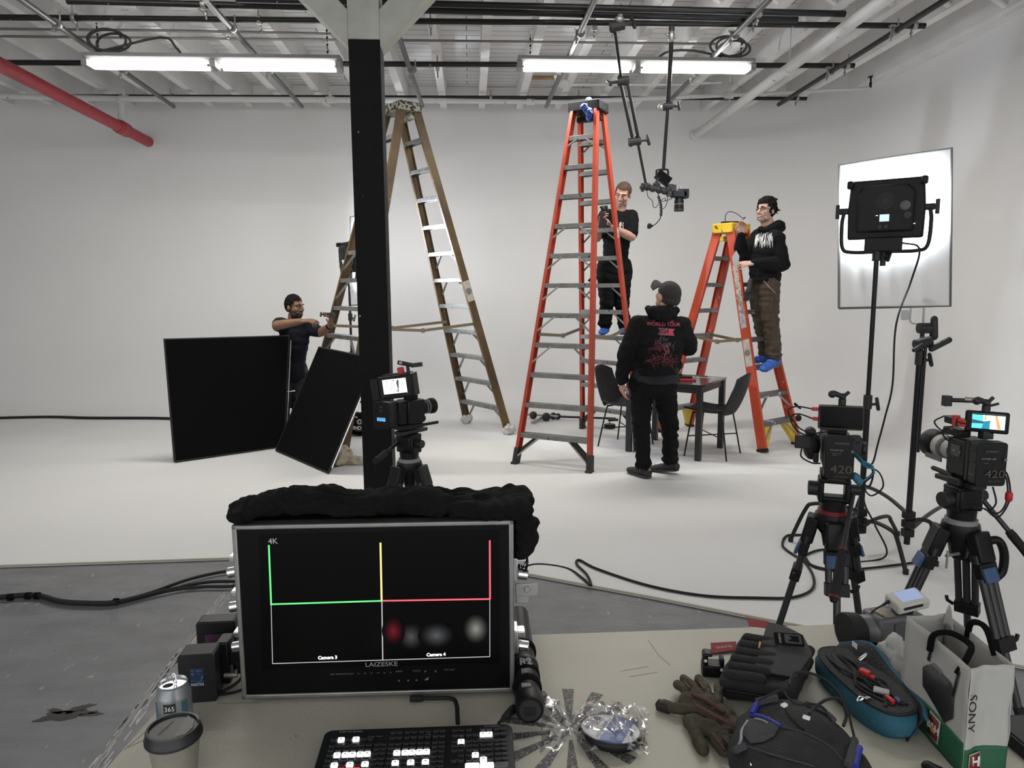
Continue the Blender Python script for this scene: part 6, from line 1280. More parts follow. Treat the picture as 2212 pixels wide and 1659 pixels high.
# --- printed carrier bag
P0, P1 = V((.91, 1.367, TZ)), V((.897, 1.157, TZ)); P2 = P1 + V((.088, .006, 0)); P3 = P0 + V((.088, .006, 0)); bh = .21
t = thing('carrier_bag', 'white and green printed carrier bag standing at the right end of the table', 'bag', P0)
M_bag = mat('bag_white', (.42, .415, .385), .7, bump=.15, bscale=30); M_grn = mat('bag_green', (.012, .10, .045), .6)
def wall_(a, b2, bul, s0=0, s1=1, t0=0., t1=1., off=0.):
    n = (b2 - a).cross(V((0, 0, 1))).normalized()
    def fn_(u_, v_): 
        uu, vv = s0 + (s1 - s0)*u_, t0 + (t1 - t0)*v_
        return lerp(a, b2, uu) + V((0, 0, bh*vv)) + n*(bul*math.sin(uu*PI)*math.sin(vv*PI*.8) + .004*noise.noise(V((uu*4, vv*4, bul*50))) + off)
    return fn_
n1 = (P1 - P0).cross(V((0, 0, 1))).normalized(); n1 = n1 if n1.x < 0 else -n1
for a, b2, bul in ((P0, P1, -.006), (P1, P2, -.012), (P2, P3, 0), (P3, P0, -.01)): MB().grid(wall_(a, b2, bul), 16, 16).build('panel', M_bag, t, world=True, solid=.0015)
sgn = 1 if (P1 - P0).cross(V((0, 0, 1))).x < 0 else -1
for a, b2, bul in ((P0, P1, -.006), (P1, P2, -.012)): MB().grid(wall_(a, b2, bul, .0, 1, .0, .3 if bul > -.01 else .24, .0014*sgn), 16, 8).build('green_band', M_grn, t, world=True, solid=.0006)
def bagp(a, b2, bul, pts, m, nm, off, par=None):   # print on a panel; pts are (along, up) fractions
    f = wall_(a, b2, bul, off=off*sgn); q = [f(*p) for p in pts]; c = f(sum(p[0] for p in pts)/len(pts), sum(p[1] for p in pts)/len(pts)); k = len(q)
    return MB().add(q + [c], [(i, (i + 1) % k, k) for i in range(k)]).build(nm, m, par or t, world=True, solid=.0004)
M_dkp = mat('dark_photo_print', (.02, .02, .022), .5, vary=.4, vscale=30); M_grp = mat('grey_photo_print', (.16, .16, .16), .5)
bagp(P0, P1, -.006, [(.3, .62), (.36, .68), (.52, .7), (.6, .72), (.74, .72), (.82, .66), (.82, .42), (.7, .3), (.5, .36), (.32, .44)], M_dkp, 'camera_print', .0024); bagp(P0, P1, -.006, [(.38, .69), (.45, .75), (.6, .74), (.58, .70)], M_grp, 'camera_print', .0026)
for (x0, y0, x1, y1) in ((.36, .72, .42, .94), (.42, .94, .46, 1.0), (.8, .62, .86, .9)): bagp(P0, P1, -.006, [(x0 - .02, y0), (x0 + .02, y0), (x1 + .02, y1), (x1 - .02, y1)], M_dkp, 'strap_print', .0026)
M_log, M_yel = mat('logo_maroon', (.17, .02, .015), .6), mat('logo_yellow', (.5, .3, .03), .6)
bagp(P0, P1, -.006, [(.47, .05), (.66, .05), (.66, .28), (.47, .28)], mat('logo_border', (.45, .43, .38), .6), 'logo', .0034); bagp(P0, P1, -.006, [(.485, .065), (.645, .065), (.645, .265), (.485, .265)], M_log, 'logo', .0042)
f1 = wall_(P0, P1, -.006, off=.0056*sgn); F = frame(f1(.565, .165), P1 - P0, V((-1, -.1, 0))); text('B&H', .021, F, M_paperw, t, world=True, depth=.0003, bold=.0006); 
F2 = frame(wall_(P0, P1, -.006, off=.006*sgn)(.565, .15), P1 - P0, V((-1, -.1, 0))); text('&', .02, F2, M_yel, t, world=True, depth=.0003, bold=.0006)
f2 = wall_(P1, P2, -.012, off=.004*sgn); F = frame(f2(.1, .58), (0, .0, -1), V((0, -1, 0))); text('SONY', .021, F, M_rubber, t, world=True, depth=.0003, sx=1.35)
bagp(P1, P2, -.012, [(.1, .03), (.42, .03), (.42, .2), (.1, .2)], MATS['logo_border'], 'logo', .0034); bagp(P1, P2, -.012, [(.12, .042), (.4, .042), (.4, .188), (.12, .188)], M_log, 'logo', .0042)
text('H', .026, frame(wall_(P1, P2, -.012, off=.0056*sgn)(.27, .12), (1, .1, 0), (0, -1, 0)), M_paperw, t, world=True, depth=.0003, bold=.001)
m = MB(); hf = lambda s, z, dx=0.: lerp(P0, P1, s) + V((dx, 0, bh + z))
m.tube(spline([hf(.42, -.03, -.002), hf(.45, .005), hf(.55, .02, .02), hf(.7, .012, .04), hf(.82, .004, .02), hf(.84, -.03, -.002)], 5), .006, 6); m.build('handle', M_black_cloth, t, world=True)
m = MB(); g_ = lambda s, z: lerp(P3, P2, s) + V((0, 0, bh + z)); m.tube(spline([g_(.35, -.02), g_(.4, .02), g_(.6, .03), g_(.75, -.01)], 5), .006, 6); m.build('handle', M_black_cloth, t, world=True)
MB().grid(lambda u_, v_: lerp(P3, P2, .12 + .16*u_) + V((-.02, 0, bh - .01 + v_*.05*math.sin(u_*PI))), 8, 4).build('liner', M_bag, t, world=True, solid=.001)
p = tb(2212, 1625); t = thing('card_case', 'dark grey case at the right table edge beyond the carrier bag', 'case', p)
MB(Matrix.Translation(p + V((.03, .02, .014)))).prism(rrect(.1, .12, .01), .026, z0=-.013).build('case', M_black, t, world=True, bevel=.004); MB(Matrix.Translation(p + V((.03, .02, .028)))).prism(rrect(.085, .1, .008), .002, z0=-.001).build('lid_inset', M_dgrey, t, world=True)
p = tb(1996, 1662); t = thing('black_cap', 'black rounded object at the bottom edge beside the carrier bag', 'cap', p)
m = MB(); m.cap(p + V((0, -.01, .012)), .012, p + V((.018, -.05, .012)), .012); m.ell(p + V((.01, -.03, .012)), (.016, .02, .012)); skin('shell', m, M_black, t, .004, 2)
# ---------------------------------------------------------------- people
def hand(mb, w, d, pn, side, curl=(.3, .35, .4, .45), thumb=.5, spread=.05, k=1.):
    """Palm, four jointed fingers and a thumb. d: pointing way, pn: way the palm looks, side: which side the thumb leaves."""
    d = V(d).normalized(); pn = V(pn); pn = (pn - d*pn.dot(d)).normalized(); s = d.cross(pn)*side     # s: towards the thumb
    for i in range(4):
        o = (1.5 - i)*.0205*k; a = w + d*.012*k + s*o*.6; b = w + d*(.088 - .004*abs(i - 1.2))*k + s*o
        mb.cap(a, .0135*k, b, .0108*k, 10)
        L = (.043, .048, .045, .035)[i]*k; p = b; ang = 0.; sp = (1.5 - i)*spread
        for j, f in enumerate((1., .62, .48)):
            ang += curl[i]*(1.0, 1.15, .8)[j]; dd = (d*math.cos(ang) + pn*math.sin(ang) + s*sp).normalized(); q = p + dd*L*f
            mb.cap(p, (.0098, .0088, .008)[j]*k, q, (.009, .0082, .0068)[j]*k, 8); p = q
    a = w + d*.025*k + s*.026*k + pn*.008*k; b = a + (d*.6 + s*.75 + pn*.25).normalized()*.035*k
    c = b + (d*(.9) + s*(.45 - thumb*.7) + pn*thumb*.9).normalized()*.032*k; e = c + (d*.9 + s*(.1 - thumb) + pn*thumb).normalized()*.024*k
    mb.cap(w + d*.02*k + s*.012*k, .017*k, b, .0125*k, 10); mb.cap(b, .0118*k, c, .0102*k, 10); mb.cap(c, .0100*k, e, .008*k, 10)
def headframe(c, f, up):
    f = V(f).normalized(); up = V(up); s = f.cross(up).normalized(); up = s.cross(f)
    m = Matrix((s, f, up)).transposed().to_4x4(); m.translation = V(c); return m     # x: own right, y: forward, z: up
def head(mb, Hm, k=1., smile=0.):
    b = MB(Hm @ Matrix.Scale(k, 4)); e = b.ell
    e((0, -.018, .032), (.077, .098, .088), n=20, k=14); e((0, .022, -.03), (.064, .068, .088), n=18, k=12); e((0, .045, -.088), (.036, .04, .03)); e((0, .058, -.100), (.02, .022, .017))
    for s in (-1, 1):
        e((s*.036, .052, -.022), (.028, .034, .03)); e((s*.044, .02, -.075), (.026, .04, .03)); b.cap((s*.008, .083, .024), .013, (s*.045, .062, .026), .012)
        e((s*.079, -.012, -.006), (.011, .021, .033)); e((s*.012, .093, -.034), (.009, .011, .008))
    b.cap((0, .086, .02), .009, (0, .106, -.026), .0115); e((0, .107, -.03), (.0115, .011, .009))
    b.cap((-.016, .082, -.058), .0075, (.016, .082, -.058), .0075); b.cap((-.014, .079, -.068), .008, (.014, .079, -.068), .008)
    b.cap((0, -.02, -.06), .055, (0, -.035, -.14), .056)
    mb.v += b.v and []
    base = len(mb.v); mb.v += b.v; mb.f += [tuple(base + i for i in f) for f in b.f]; mb.mi += b.mi
    return Hm @ Matrix.Scale(k, 4)
def face_fn(HK):
    iv = HK.inverted()
    def fn(c, n):
        p = iv @ c
        if abs(p.x) < .075 and p.y > .02 and abs(p.z) < .12:
            d = V(p)
            for s in (-1, 1):
                r = ((p.x - s*.031)/.02)**2 + ((p.z - .006)/.013)**2
                if r < 1: d.y -= .009*(1 - r)
            return HK @ d
        return None
    return fn
M_eye = mat('eye_white', (.55, .52, .5), .25); M_iris = mat('dark_iris', (.02, .014, .01), .15)
M_teeth = mat('teeth', (.7, .68, .62), .3)
def lip_zone(p): return p.y > .06 and abs(p.x) < .027 - abs(p.z + .063)*.8 and -.074 < p.z < -.053
def features(t, HK, browcol, smile=0., lid=.5):
    b = MB(HK); i = MB(HK); br = MB(HK)
    for s in (-1, 1):
        MB(HK).ell((s*.031, .0745, .005), (.0115, .008, .0075*(1.2 - lid))).build('eye', M_eye, t, world=True); MB(HK).ell((s*.030, .0805, .005), (.005, .003, .0052*(1.2 - lid))).build('iris', M_iris, t, world=True)
        MB(HK).tube([(s*.012, .098, .025), (s*.03, .095, .031), (s*.05, .078, .025)], [.0045, .0052, .003], 6).build('eyebrow', browcol, t, world=True)
    if smile: MB(HK).tube(spline([(-.021, .078, -.057), (-.011, .0875, -.063), (0, .0895, -.065), (.011, .0875, -.063), (.021, .078, -.057)], 4), [.0025] + [.0052]*15 + [.0025], 8).build('teeth', M_teeth, t, world=True)
def hair(t, HK, m, line, amp=.004, infl=1.08, top=0., seeds=None, scale=60, vox=.005):
    b = MB(HK); b.ell((0, -.018, .034), (.079*infl, .099*infl, .089*infl + top), n=24, k=16)
    iv = HK.inverted(); random.seed(5)
    if seeds:
        for _ in range(seeds[0]):
            a = random.uniform(0, 2*PI); el = random.uniform(-.35, PI/2); r = random.uniform(*seeds[1]); q = V((.082*math.cos(a)*math.cos(el), -.02 + .1*math.sin(a)*math.cos(el), .034 + .1*math.sin(el)))
            if q.y > .05 and q.z < .05: continue
            d = V((random.uniform(-1, 1), random.uniform(-1, .6), random.uniform(-1.2, .3))).normalized()*random.uniform(.02, .045); b.cap(q, r, q + d, r*.45, 8)
    def fn(c, n):
        p = iv @ c; nn = amp*(noise.noise(p*scale) + .6*noise.noise(p*scale*2.4))
        if not line(p): return HK @ (V((0, -.018, .02)) + (p - V((0, -.018, .02)))*.72)
        return c + n*nn
    skin('hair', b, m, t, vox, 1, fn=fn)
short_line = lambda p: (p.z > .072 - max(0, p.y - .05)*.2) if p.y > .045 else (p.z > .03 if p.y > .02 else (p.z > -.012 if p.y > -.02 else p.z > -.065))
M_skin1 = mat('light_skin', (.50, .29, .22), .5, vary=.08, vscale=30, spec=.35); M_skin2 = mat('brown_skin', (.22, .115, .075), .5, vary=.08, vscale=30, spec=.35); M_skin3 = mat('pale_skin', (.55, .34, .27), .5, vary=.06, vscale=30, spec=.35)
M_lip = mat('lips', (.36, .13, .11), .45); M_lip2 = mat('brown_lips', (.16, .07, .055), .45)
M_beard = mat('stubble_red', (.40, .225, .165), .6); M_beard2 = mat('dark_beard', (.025, .018, .014), .8, vary=.4, vscale=120); M_stub = mat('dark_stubble', (.42, .27, .215), .6)
M_hood = mat('black_hoodie', (.0065, .0065, .007), .9, bump=.35, bscale=160, spec=.15); M_tee = mat('black_tshirt', (.006, .006, .0065), .9, bump=.3, bscale=160, spec=.15); M_tee2 = mat('navy_tshirt', (.009, .010, .015), .9, bump=.3, bscale=160, spec=.15)
M_jean = mat('black_jeans', (.0055, .0055, .0065), .85, bump=.4, bscale=180, spec=.15); M_cord = mat('brown_corduroy', (.052, .034, .020), .8, vary=.35, vscale=14, bump=.6, bscale=90, stretch=(3, 3, .25))
M_shoe = mat('black_shoe', (.014, .014, .015), .6); M_cover = mat('blue_shoe_cover', (.025, .10, .42), .5, vary=.35, vscale=26); M_hairb = mat('brown_hair', (.055, .032, .016), .8, vary=.4, vscale=120); M_hairk = mat('black_hair', (.007, .006, .0055), .85, spec=.15, vary=.4, vscale=90)
def limb(mb, pts, rs):
    for a, b, r0, r1 in zip(pts, pts[1:], rs, rs[1:]): mb.cap(a, r0, b, r1, 14)
def torso(mb, sL, sR, hL, hR, fwd, w=1., belly=0., infl=0.):
    """Trunk as a stack of flattened slices between the shoulder line and the hip line."""
    top, bot = (sL + sR)/2, (hL + hR)/2; sx = (sR - sL); half = sx.length/2; f = V(fwd).normalized()
    for k in range(9):
        u = k/8; c = lerp(top - V((0, 0, .03)), bot, u); ax = lerp((sR - sL).normalized(), (hR - hL).normalized(), u).normalized()
        wd = (half*(.93, 1.0, 1.0, .97, .92, .88, .87, .92, .95)[k]*w + infl); dp = (.085, .108, .118, .118, .112, .108, .108, .112, .112)[k]*w + infl + belly*math.sin(u*PI)
        up = V((0, 0, 1)); y = up.cross(ax).normalized(); z = ax.cross(y); M = Matrix((ax, y, z)).transposed()
        mb.ell(c + f*(.012 if 1 <= k <= 3 else .004), (wd, dp, .095 + infl), M, n=20, k=10)
    mb.cap(sL, .062*w + infl, sR, .062*w + infl); 
def trousers(t, J, m, r=(.1, .088, .066, .066, .068), wrinkle=.006, world=True, wd=1.02):
    b = MB(); f = J['f']
    b.cap(J['hL'] + V((0, 0, .03)), .105*wd, J['hR'] + V((0, 0, .03)), .105*wd, 16); b.cap(J['hL'] + V((0, 0, .09)), .095*wd, J['hR'] + V((0, 0, .09)), .095*wd, 16)
    for s in 'LR':
        h, k_, a = J['h' + s], J['k' + s], J['a' + s]; mid = lerp(k_, a, .45) - f*.012
        limb(b, [h, lerp(h, k_, .5) + f*.012, k_, mid, a + V((0, 0, .03))], r)
        b.ell(a + V((0, 0, .035)), (r[4]*1.12, r[4]*1.15, .028))
    def wr(c):
        d = min((c - J['kL']).length, (c - J['kR']).length, (c - J['aL']).length, (c - J['aR']).length); return wrinkle*(1 + 1.4*math.exp(-(d/.12)**2))
    def fn(c, n): return c + n*wr(c)*(noise.noise(V((c.x*7, c.y*7, c.z*26))) + .6*noise.noise(c*20))
    return skin('trousers', b, m, t, .0075, 3, fn=fn)
def shoe(t, a, d, m, nm='shoe', k=1., tilt=0., z=None):
    d = V(d); d.z = 0; d.normalize(); s = V((-d.y, d.x, 0)); up = V((0, 0, 1)); dd = (d + up*tilt).normalized(); b = MB(); g = a - up*.075*k
    for u_, w_, h_ in ((-.055, .034, .04), (-.02, .037, .045), (.03, .039, .04), (.08, .044, .033), (.125, .045, .028), (.16, .037, .024)):
        c = g + dd*u_*k + up*(h_*k); b.ell(c, ((w_*abs(s.x) + .03*abs(d.x))*k, (w_*abs(s.y) + .03*abs(d.y))*k, h_*k))
    b.cap(g + up*.05*k - dd*.02*k, .042*k, a + up*.01, .044*k)
    lo = [g.z]
    def fn(c, n):
        q = c.copy(); base = g.z + (c - g).dot(d)*tilt
        if q.z < base + .004: q.z = base
        return q
    return skin(nm, b, m, t, .006, 2, fn=fn), g, dd, s
def sole(t, g, dd, s, k=1.):
    MB(frame(g + dd*.052*k + V((0, 0, .008)), dd, dd.cross(s) if (dd.cross(s)).z > 0 else -dd.cross(s))).prism(rrect(.285*k, .096*k, .046*k, 6), .018, z0=-.012).build('sole', mat('shoe_sole', (.03, .03, .03), .7), t, world=True, bevel=.004)
def scribble(o, t, c, n, w, h, seed, m, nm='chest_print', strokes=26, r=.0028):
    random.seed(seed); bpy.context.view_layer.update(); bv = BVHTree.FromObject(o, bpy.context.evaluated_depsgraph_get()); iv = WM[root_of(t).name].inverted(); mb = MB(); n = V(n).normalized(); x = V((0, 0, 1)).cross(n).normalized(); z = V((0, 0, 1))
    for _ in range(strokes):
        u_ = random.uniform(-.5, .5); top = random.uniform(.1, .5)*(1 - .5*abs(u_)); bt = -random.uniform(.05, .5); ln = random.uniform(-.1, .1); pts = []
        for k in range(5):
            f = k/4; p = c + x*(u_ + ln*f + random.uniform(-.03, .03))*w + z*(top + (bt - top)*f)*h; hh = bv.ray_cast(iv @ (p + n*.5), -(iv.to_3x3() @ n))
            if hh[0]: pts.append(hh[0] + hh[1]*.002)
        if len(pts) > 2: mb.tube(pts, [r*.5] + [r*random.uniform(.6, 1.3) for _ in pts[1:-1]] + [r*.3], 5)
    return mb.build(nm, m, t)
def stick_text(o, t, s, size, c, n, m, sx=1., bold=0., nm='lettering', roll=0.):
    bpy.context.view_layer.update(); bv = BVHTree.FromObject(o, bpy.context.evaluated_depsgraph_get()); iv = WM[root_of(t).name].inverted(); n = V(n).normalized(); x = V((0, 0, 1)).cross(n).normalized()
    q = text(s, size, frame(c, x, n) @ Matrix.Rotation(roll, 4, 'Z'), m, t, nm, world=True, sx=sx, bold=bold, depth=0.)
    d = iv.to_3x3() @ n
    for v in q.data.vertices:
        hh = bv.ray_cast(v.co + d*.4, -d)
        if hh[0]: v.co = hh[0] + d*(.0055 if s == '2024' else .003)
    return q
def frame_person(px, py, Y): return V(at(px, py, Y))
Z = V((0, 0, 1))

# --- man seen from behind, printed hoodie, looking up
def P(x, y, Y): return V(at(x, y, Y))
t = thing('person', 'man seen from behind in printed black hoodie and cap, looking up', 'person', (P(1410, 1000, 6.0).x, 6.0, 0))
fz_ = P(1383, 1024, 5.98).z
J = dict(f=V((-.15, 1, 0)).normalized(), hL=P(1388, 842, 6.02), hR=P(1437, 842, 6.02), kL=P(1385, 925, 6.03), kR=P(1446, 922, 6.06), aL=V((gp(1383, 1024).x, 5.98, .085)), aR=V((gp(1441, 1018).x, 6.08, .10)))
sL, sR = P(1378, 703, 6.02), P(1472, 705, 6.02)
eL, wL = P(1350, 775, 5.99), P(1342, 826, 6.03); eR, wR = P(1488, 750, 6.05), P(1462, 752, 6.27)
HK = headframe(P(1441, 640, 6.03), (-.45, .8, .42), (.15, -.4, .9))
b = MB(); HK = head(b, HK, 1.02); torso(b, sL, sR, J['hL'] + Z*.1, J['hR'] + Z*.1, J['f'], .85)
limb(b, [sL, eL, wL], (.05, .042, .03)); limb(b, [sR, eR, wR], (.05, .042, .03)); b.cap(P(1432, 690, 6.03), .06, P(1439, 660, 6.03), .056)
for s in 'LR': limb(b, [J['h' + s], J['k' + s], J['a' + s]], (.08, .055, .042))
hand(b, wL, (P(1344, 850, 6.06) - wL), (1, .3, 0), 1, (.25, .3, .35, .4), .3); hand(b, wR, (-.5, .5, .5), (-.6, -.2, .3), -1, (.6, .6, .6, .6), .4)
iv = HK.inverted()
skin('body', b, [M_skin1, M_beard], t, .0045, 3, fn=face_fn(HK), matfn=lambda c: 1 if (lambda p: p.z < -.03 and p.y > .0 and p.length < .16 and p.z > -.12 and abs(p.x) > .03)(iv @ c) else 0)
b = MB(); w_ = .015
torso(b, sL, sR, J['hL'] + Z*.04, J['hR'] + Z*.04, J['f'], 1.12, .02, .02)
limb(b, [sL - V((.0, 0, .01)), lerp(sL, eL, .55), eL, lerp(eL, wL, .6), wL + Z*.02], (.088, .082, .074, .064, .052)); limb(b, [sR - Z*.01, lerp(sR, eR, .55), eR, lerp(eR, wR, .7), wR], (.088, .082, .076, .06, .05))
b.cap(P(1378, 786, 6.02), .085, P(1452, 789, 6.02), .085, 16)
hemA = P(1415, 806, 6.02).z
def hf(c, n):
    c = c.copy()
    if c.x > eL.x + .085: c.z = max(c.z, hemA + .012*noise.noise(c*7))
    d = min((c - eL).length, (c - eR).length); a = .007 + .011*math.exp(-(d/.13)**2) + .006*math.exp(-((c.z - J['hL'].z - .1)/.06)**2)
    return c + n*a*(noise.noise(V((c.x*9, c.y*9, c.z*17))) + .5*noise.noise(c*22 + V((2, 2, 2))))
hd = skin('hoodie', b, M_hood, t, .0085, 6, fn=hf)
b = MB(); cH = P(1430, 680, 5.99)
for k in range(9):
    a = -PI*.05 + k*PI*1.1/8; b.cap(P(1431 + 31*math.cos(a), 668 + 4*math.sin(a), 6.03 - .11*math.sin(a)), .03, P(1432 + 25*math.cos(a), 678 + 8*math.sin(a), 6.03 - .115*math.sin(a)), .03, 12)
b.cap(P(1412, 668, 5.95), .032, P(1450, 668, 5.95), .032); b.cap(P(1426, 690, 5.925), .024, P(1442, 690, 5.925), .024)
skin('hood', b, M_hood, t, .008, 3, noise_amp=.012, noise_scale=13)
M_hem = mat('charcoal_shirt_hem', (.011, .0125, .0155), .9)
b = MB(); b.cap(P(1392, 812, 6.02), .116, P(1438, 813, 6.02), .116, 18); b.cap(P(1391, 795, 6.02), .112, P(1439, 796, 6.02), .112, 18); skin('shirt_hem', b, M_hem, t, .008, 2, fn=lambda c, n: V((c.x, c.y, max(c.z, P(1415, 838, 6.02).z))) + n*.006*noise.noise(c*14))
trousers(t, J, M_jean, (.104, .092, .074, .07, .066), .008)
for s, d in (('L', (.75, .35, 0)), ('R', (-.75, .5, 0))):
    d = V(d)*-1 if s == 'L' else V(d)
    o, g, dd, ss = shoe(t, J['a' + s], (-.5, .85, 0) if s == 'L' else (-.75, .6, 0), M_shoe, 'shoe', .95, 0. if s == 'L' else -.14); sole(t, g, dd, ss, .93)
    MB(frame(g - dd*.078 + Z*.06, ss, -dd)).box((0, 0, 0), (.022, .045, .008)).build('orange_tab', mat('orange_tab', (.45, .17, .04), .6), t, world=True, bevel=.002)
b = MB(HK); b.ell((0, -.018, .04), (.088, .108, .098), n=24, k=16); b.ell((0, -.05, .0), (.082, .08, .07), n=20, k=12)
ivk = HK.inverted(); HKc = HK
def capf(c, n):
    p = ivk @ c
    if p.z < .025 and p.y > -.02 or p.z < -.035: return HKc @ (V((0, -.018, .03)) + (p - V((0, -.018, .03)))*.75)
    return c + n*.0015*noise.noise(p*40)
o = skin('cap', b, mat('black_brown_cap', (.017, .014, .013), .85, bump=.3, bscale=150), t, .005, 2, fn=capf)
BR = HK @ Matrix.Translation((0, .085, .05)) @ Matrix.Rotation(.12, 4, 'X')
MB(BR).grid(lambda u_, v_: V(((u_ - .5)*.175*(1 - .2*v_**2), .0 + v_*.1*(1 - .45*(2*u_ - 1)**2), -.035*(2*u_ - 1)**2 + .004)), 14, 8).build('cap_brim', MATS['black_brown_cap'], t, world=True, solid=.007)
M_pink = mat('red_print', (.42, .045, .085), .6); M_dred = mat('dark_red_print', (.10, .015, .025), .7); M_gr2 = mat('grey_line_print', (.10, .085, .085), .7)
bk = V((0, -1, 0)); cB = P(1436, 700, 5.85)
for s, x, y, sz, sx in (('S', 1421, 692, .042, 1.1), ('RS', 1458, 694, .042, 1.1), ('WORLD TOUR', 1441, 702, .043, 1.0)): stick_text(hd, t, s, sz, P(x, y, 5.82), bk, M_pink, sx, .0006, roll=-.04)
MBX = [(1421, 708), (1454, 711), (1450, 716), (1452, 725), (1428, 722), (1424, 716)]
drape(hd, t, [(1421, 708), (1458, 711), (1453, 717), (1457, 726), (1421, 723), (1426, 716)], M_pink, 'banner_print', .003); stick_text(hd, t, '2024', .058, P(1440, 717, 5.8), bk, M_black, .8, .002, roll=-.04)
for q in hd.parent.children:
    if q.name.startswith('lettering') and abs(q.data.materials[0].diffuse_color[0] - 2) < 0: pass
random.seed(21)
def sprint(m, nm, n_, x0, x1, y0, y1, l, r):
    bpy.context.view_layer.update(); bv = BVHTree.FromObject(hd, bpy.context.evaluated_depsgraph_get()); iv_ = WM[t.name].inverted(); mb = MB(); c = iv_ @ CAM
    for _ in range(n_):
        x, y = random.uniform(x0, x1), random.uniform(y0, y1); a = random.uniform(0, 6.3); pts = []
        for k in range(6):
            hh = bv.ray_cast(c, (iv_.to_3x3() @ ray(x, y)).normalized())
            if hh[0]: pts.append(hh[0] + hh[1]*.003)
            a += random.uniform(-.9, .9); x += l*math.cos(a); y += l*math.sin(a)
        if len(pts) > 2: mb.tube(pts, r, 4)
    return mb.build(nm, m, t)
sprint(M_gr2, 'line_print', 26, 1422, 1452, 728, 768, 3.2, .0022); sprint(M_pink, 'line_print', 5, 1434, 1446, 740, 764, 3, .003); sprint(M_dred, 'line_print', 26, 1410, 1428, 742, 760, 2.6, .0025); sprint(M_dred, 'line_print', 50, 1404, 1464, 772, 786, 3, .003)

# --- man on the tallest ladder
Yb = 7.86
t = thing('person', 'man in black t-shirt standing on the tallest ladder, smiling down', 'person', (P(1325, 735, Yb).x, Yb, 0))
zst = r1[1](3, .0).z
stz = 3.36/12*4 + .012
J = dict(f=V((-.25, -1, 0)).normalized(), hR=P(1308, 592, Yb), hL=P(1346, 592, Yb), kR=P(1311, 660, Yb - .03), kL=P(1343, 660, Yb - .03), aR=V((P(1306, 715, Yb).x, Yb - .02, stz + .085)), aL=V((P(1347, 715, Yb).x, Yb - .04, stz + .085)))
sR, sL = P(1308, 466, Yb), P(1364, 468, Yb); eL, wL = P(1364, 512, Yb - .16), P(1322, 492, Yb - .3); eR, wR = P(1290, 514, Yb - .12), P(1294, 488, Yb - .32)
HK = headframe(P(1345, 420, Yb - .06), (-.42, -.85, -.36), (.12, -.3, .95))
b = MB(); HK = head(b, HK, 1.04); torso(b, sL, sR, J['hL'] + Z*.1, J['hR'] + Z*.1, J['f'], .9); b.cap(P(1338, 462, Yb), .066, P(1341, 440, Yb - .03), .06)
limb(b, [sR, eR, wR], (.055, .046, .031)); limb(b, [sL, lerp(sL, eL, .5), eL, lerp(eL, wL, .35), wL], (.058, .054, .048, .047, .031))
for s in 'LR': limb(b, [J['h' + s], J['k' + s], J['a' + s]], (.08, .055, .042))
clp = P(1301, 478, Yb - .36)
hand(b, wL, (P(1308, 466, Yb - .36) - wL), (-.5, .3, -.8), -1, (.35, .4, .45, .5), .5); hand(b, wR, (P(1299, 468, Yb - .36) - wR), (.8, .2, .2), 1, (.4, .45, .5, .5), .5)
iv = HK.inverted()
def mf(iv_, beard, lips=2):
    def g(c):
        p = iv_ @ c
        if p.length > .17: return 0
        if lip_zone(p): return lips
        return 1 if beard(p) else 0
    return g
skin('body', b, [M_skin1, M_beard, M_lip], t, .0045, 3, fn=face_fn(HK), matfn=mf(iv, lambda p: p.z < -.042 and p.y > .0 and p.z > -.125 and p.z < -.03 - max(0, .03 - abs(p.x))*.4))
features(t, HK, M_hairb, 1, .75); hair(t, HK, M_hairb, short_line, .003, 1.055)
b = MB(); torso(b, sL, sR, J['hL'] + Z*.02, J['hR'] + Z*.02, J['f'], 1.03, .01, .014)
limb(b, [sL, lerp(sL, eL, .5), lerp(sL, eL, .8)], (.08, .077, .074)); limb(b, [sR, lerp(sR, eR, .5), lerp(sR, eR, .8)], (.078, .075, .072)); b.cap(P(1336, 458, Yb), .07, P(1338, 452, Yb), .06)
def tf(c, n): return c + n*(.006 + .006*math.exp(-((c.z - J['hL'].z - .12)/.1)**2))*(noise.noise(V((c.x*8, c.y*8, c.z*16))) + .5*noise.noise(c*22))
ts = skin('t_shirt', b, M_tee, t, .0085, 6, fn=tf)
b = MB(); b.cap(P(1307, 580, Yb - .04), .085, P(1343, 582, Yb - .04), .085, 16); b.cap(P(1304, 600, Yb - .06), .075, P(1338, 602, Yb - .06), .075, 16); b.cap(P(1352, 575, Yb), .05, P(1354, 610, Yb), .045); b.cap(P(1352, 610, Yb), .045, P(1355, 650, Yb), .03); skin('waist_apron', b, M_jean, t, .008, 3, noise_amp=.008, noise_scale=15)
trousers(t, J, M_jean, (.1, .09, .078, .074, .076), .008)
for s in 'LR':
    o, g, dd, ss = shoe(t, J['a' + s], (-.35, -1, 0), M_cover, 'shoe_cover', 1.08)
scribble(ts, t, P(1339, 487, Yb - .2), (0, -1, 0), .11, .10, 5, M_paperw, strokes=22, r=.003)
b = MB(); b.cap(P(1282, 598, Yb - .05), .02, P(1273, 606, Yb - .05), .016); b.cap(P(1284, 598, Yb), .03, P(1283, 614, Yb), .025); skin('pouch', b, M_jean, t, .006, 2)
th = thing('held_clamp', 'black grip clamp in the hands of the man on the tallest ladder', 'clamp', clp)
m = MB(); m.cap(P(1302, 462, Yb - .36), .03, P(1300, 492, Yb - .36), .035).ell(P(1303, 452, Yb - .36), (.025, .025, .03)).cyl(P(1296, 448, Yb - .36), P(1310, 446, Yb - .36), .012).cap(P(1310, 446, Yb - .36), .014, P(1312, 456, Yb - .36), .012).box(P(1304, 484, Yb - .36), (.06, .05, .09)); m.build('clamp_body', M_knob, th, world=True, angle=25)
for o in th.children: pass

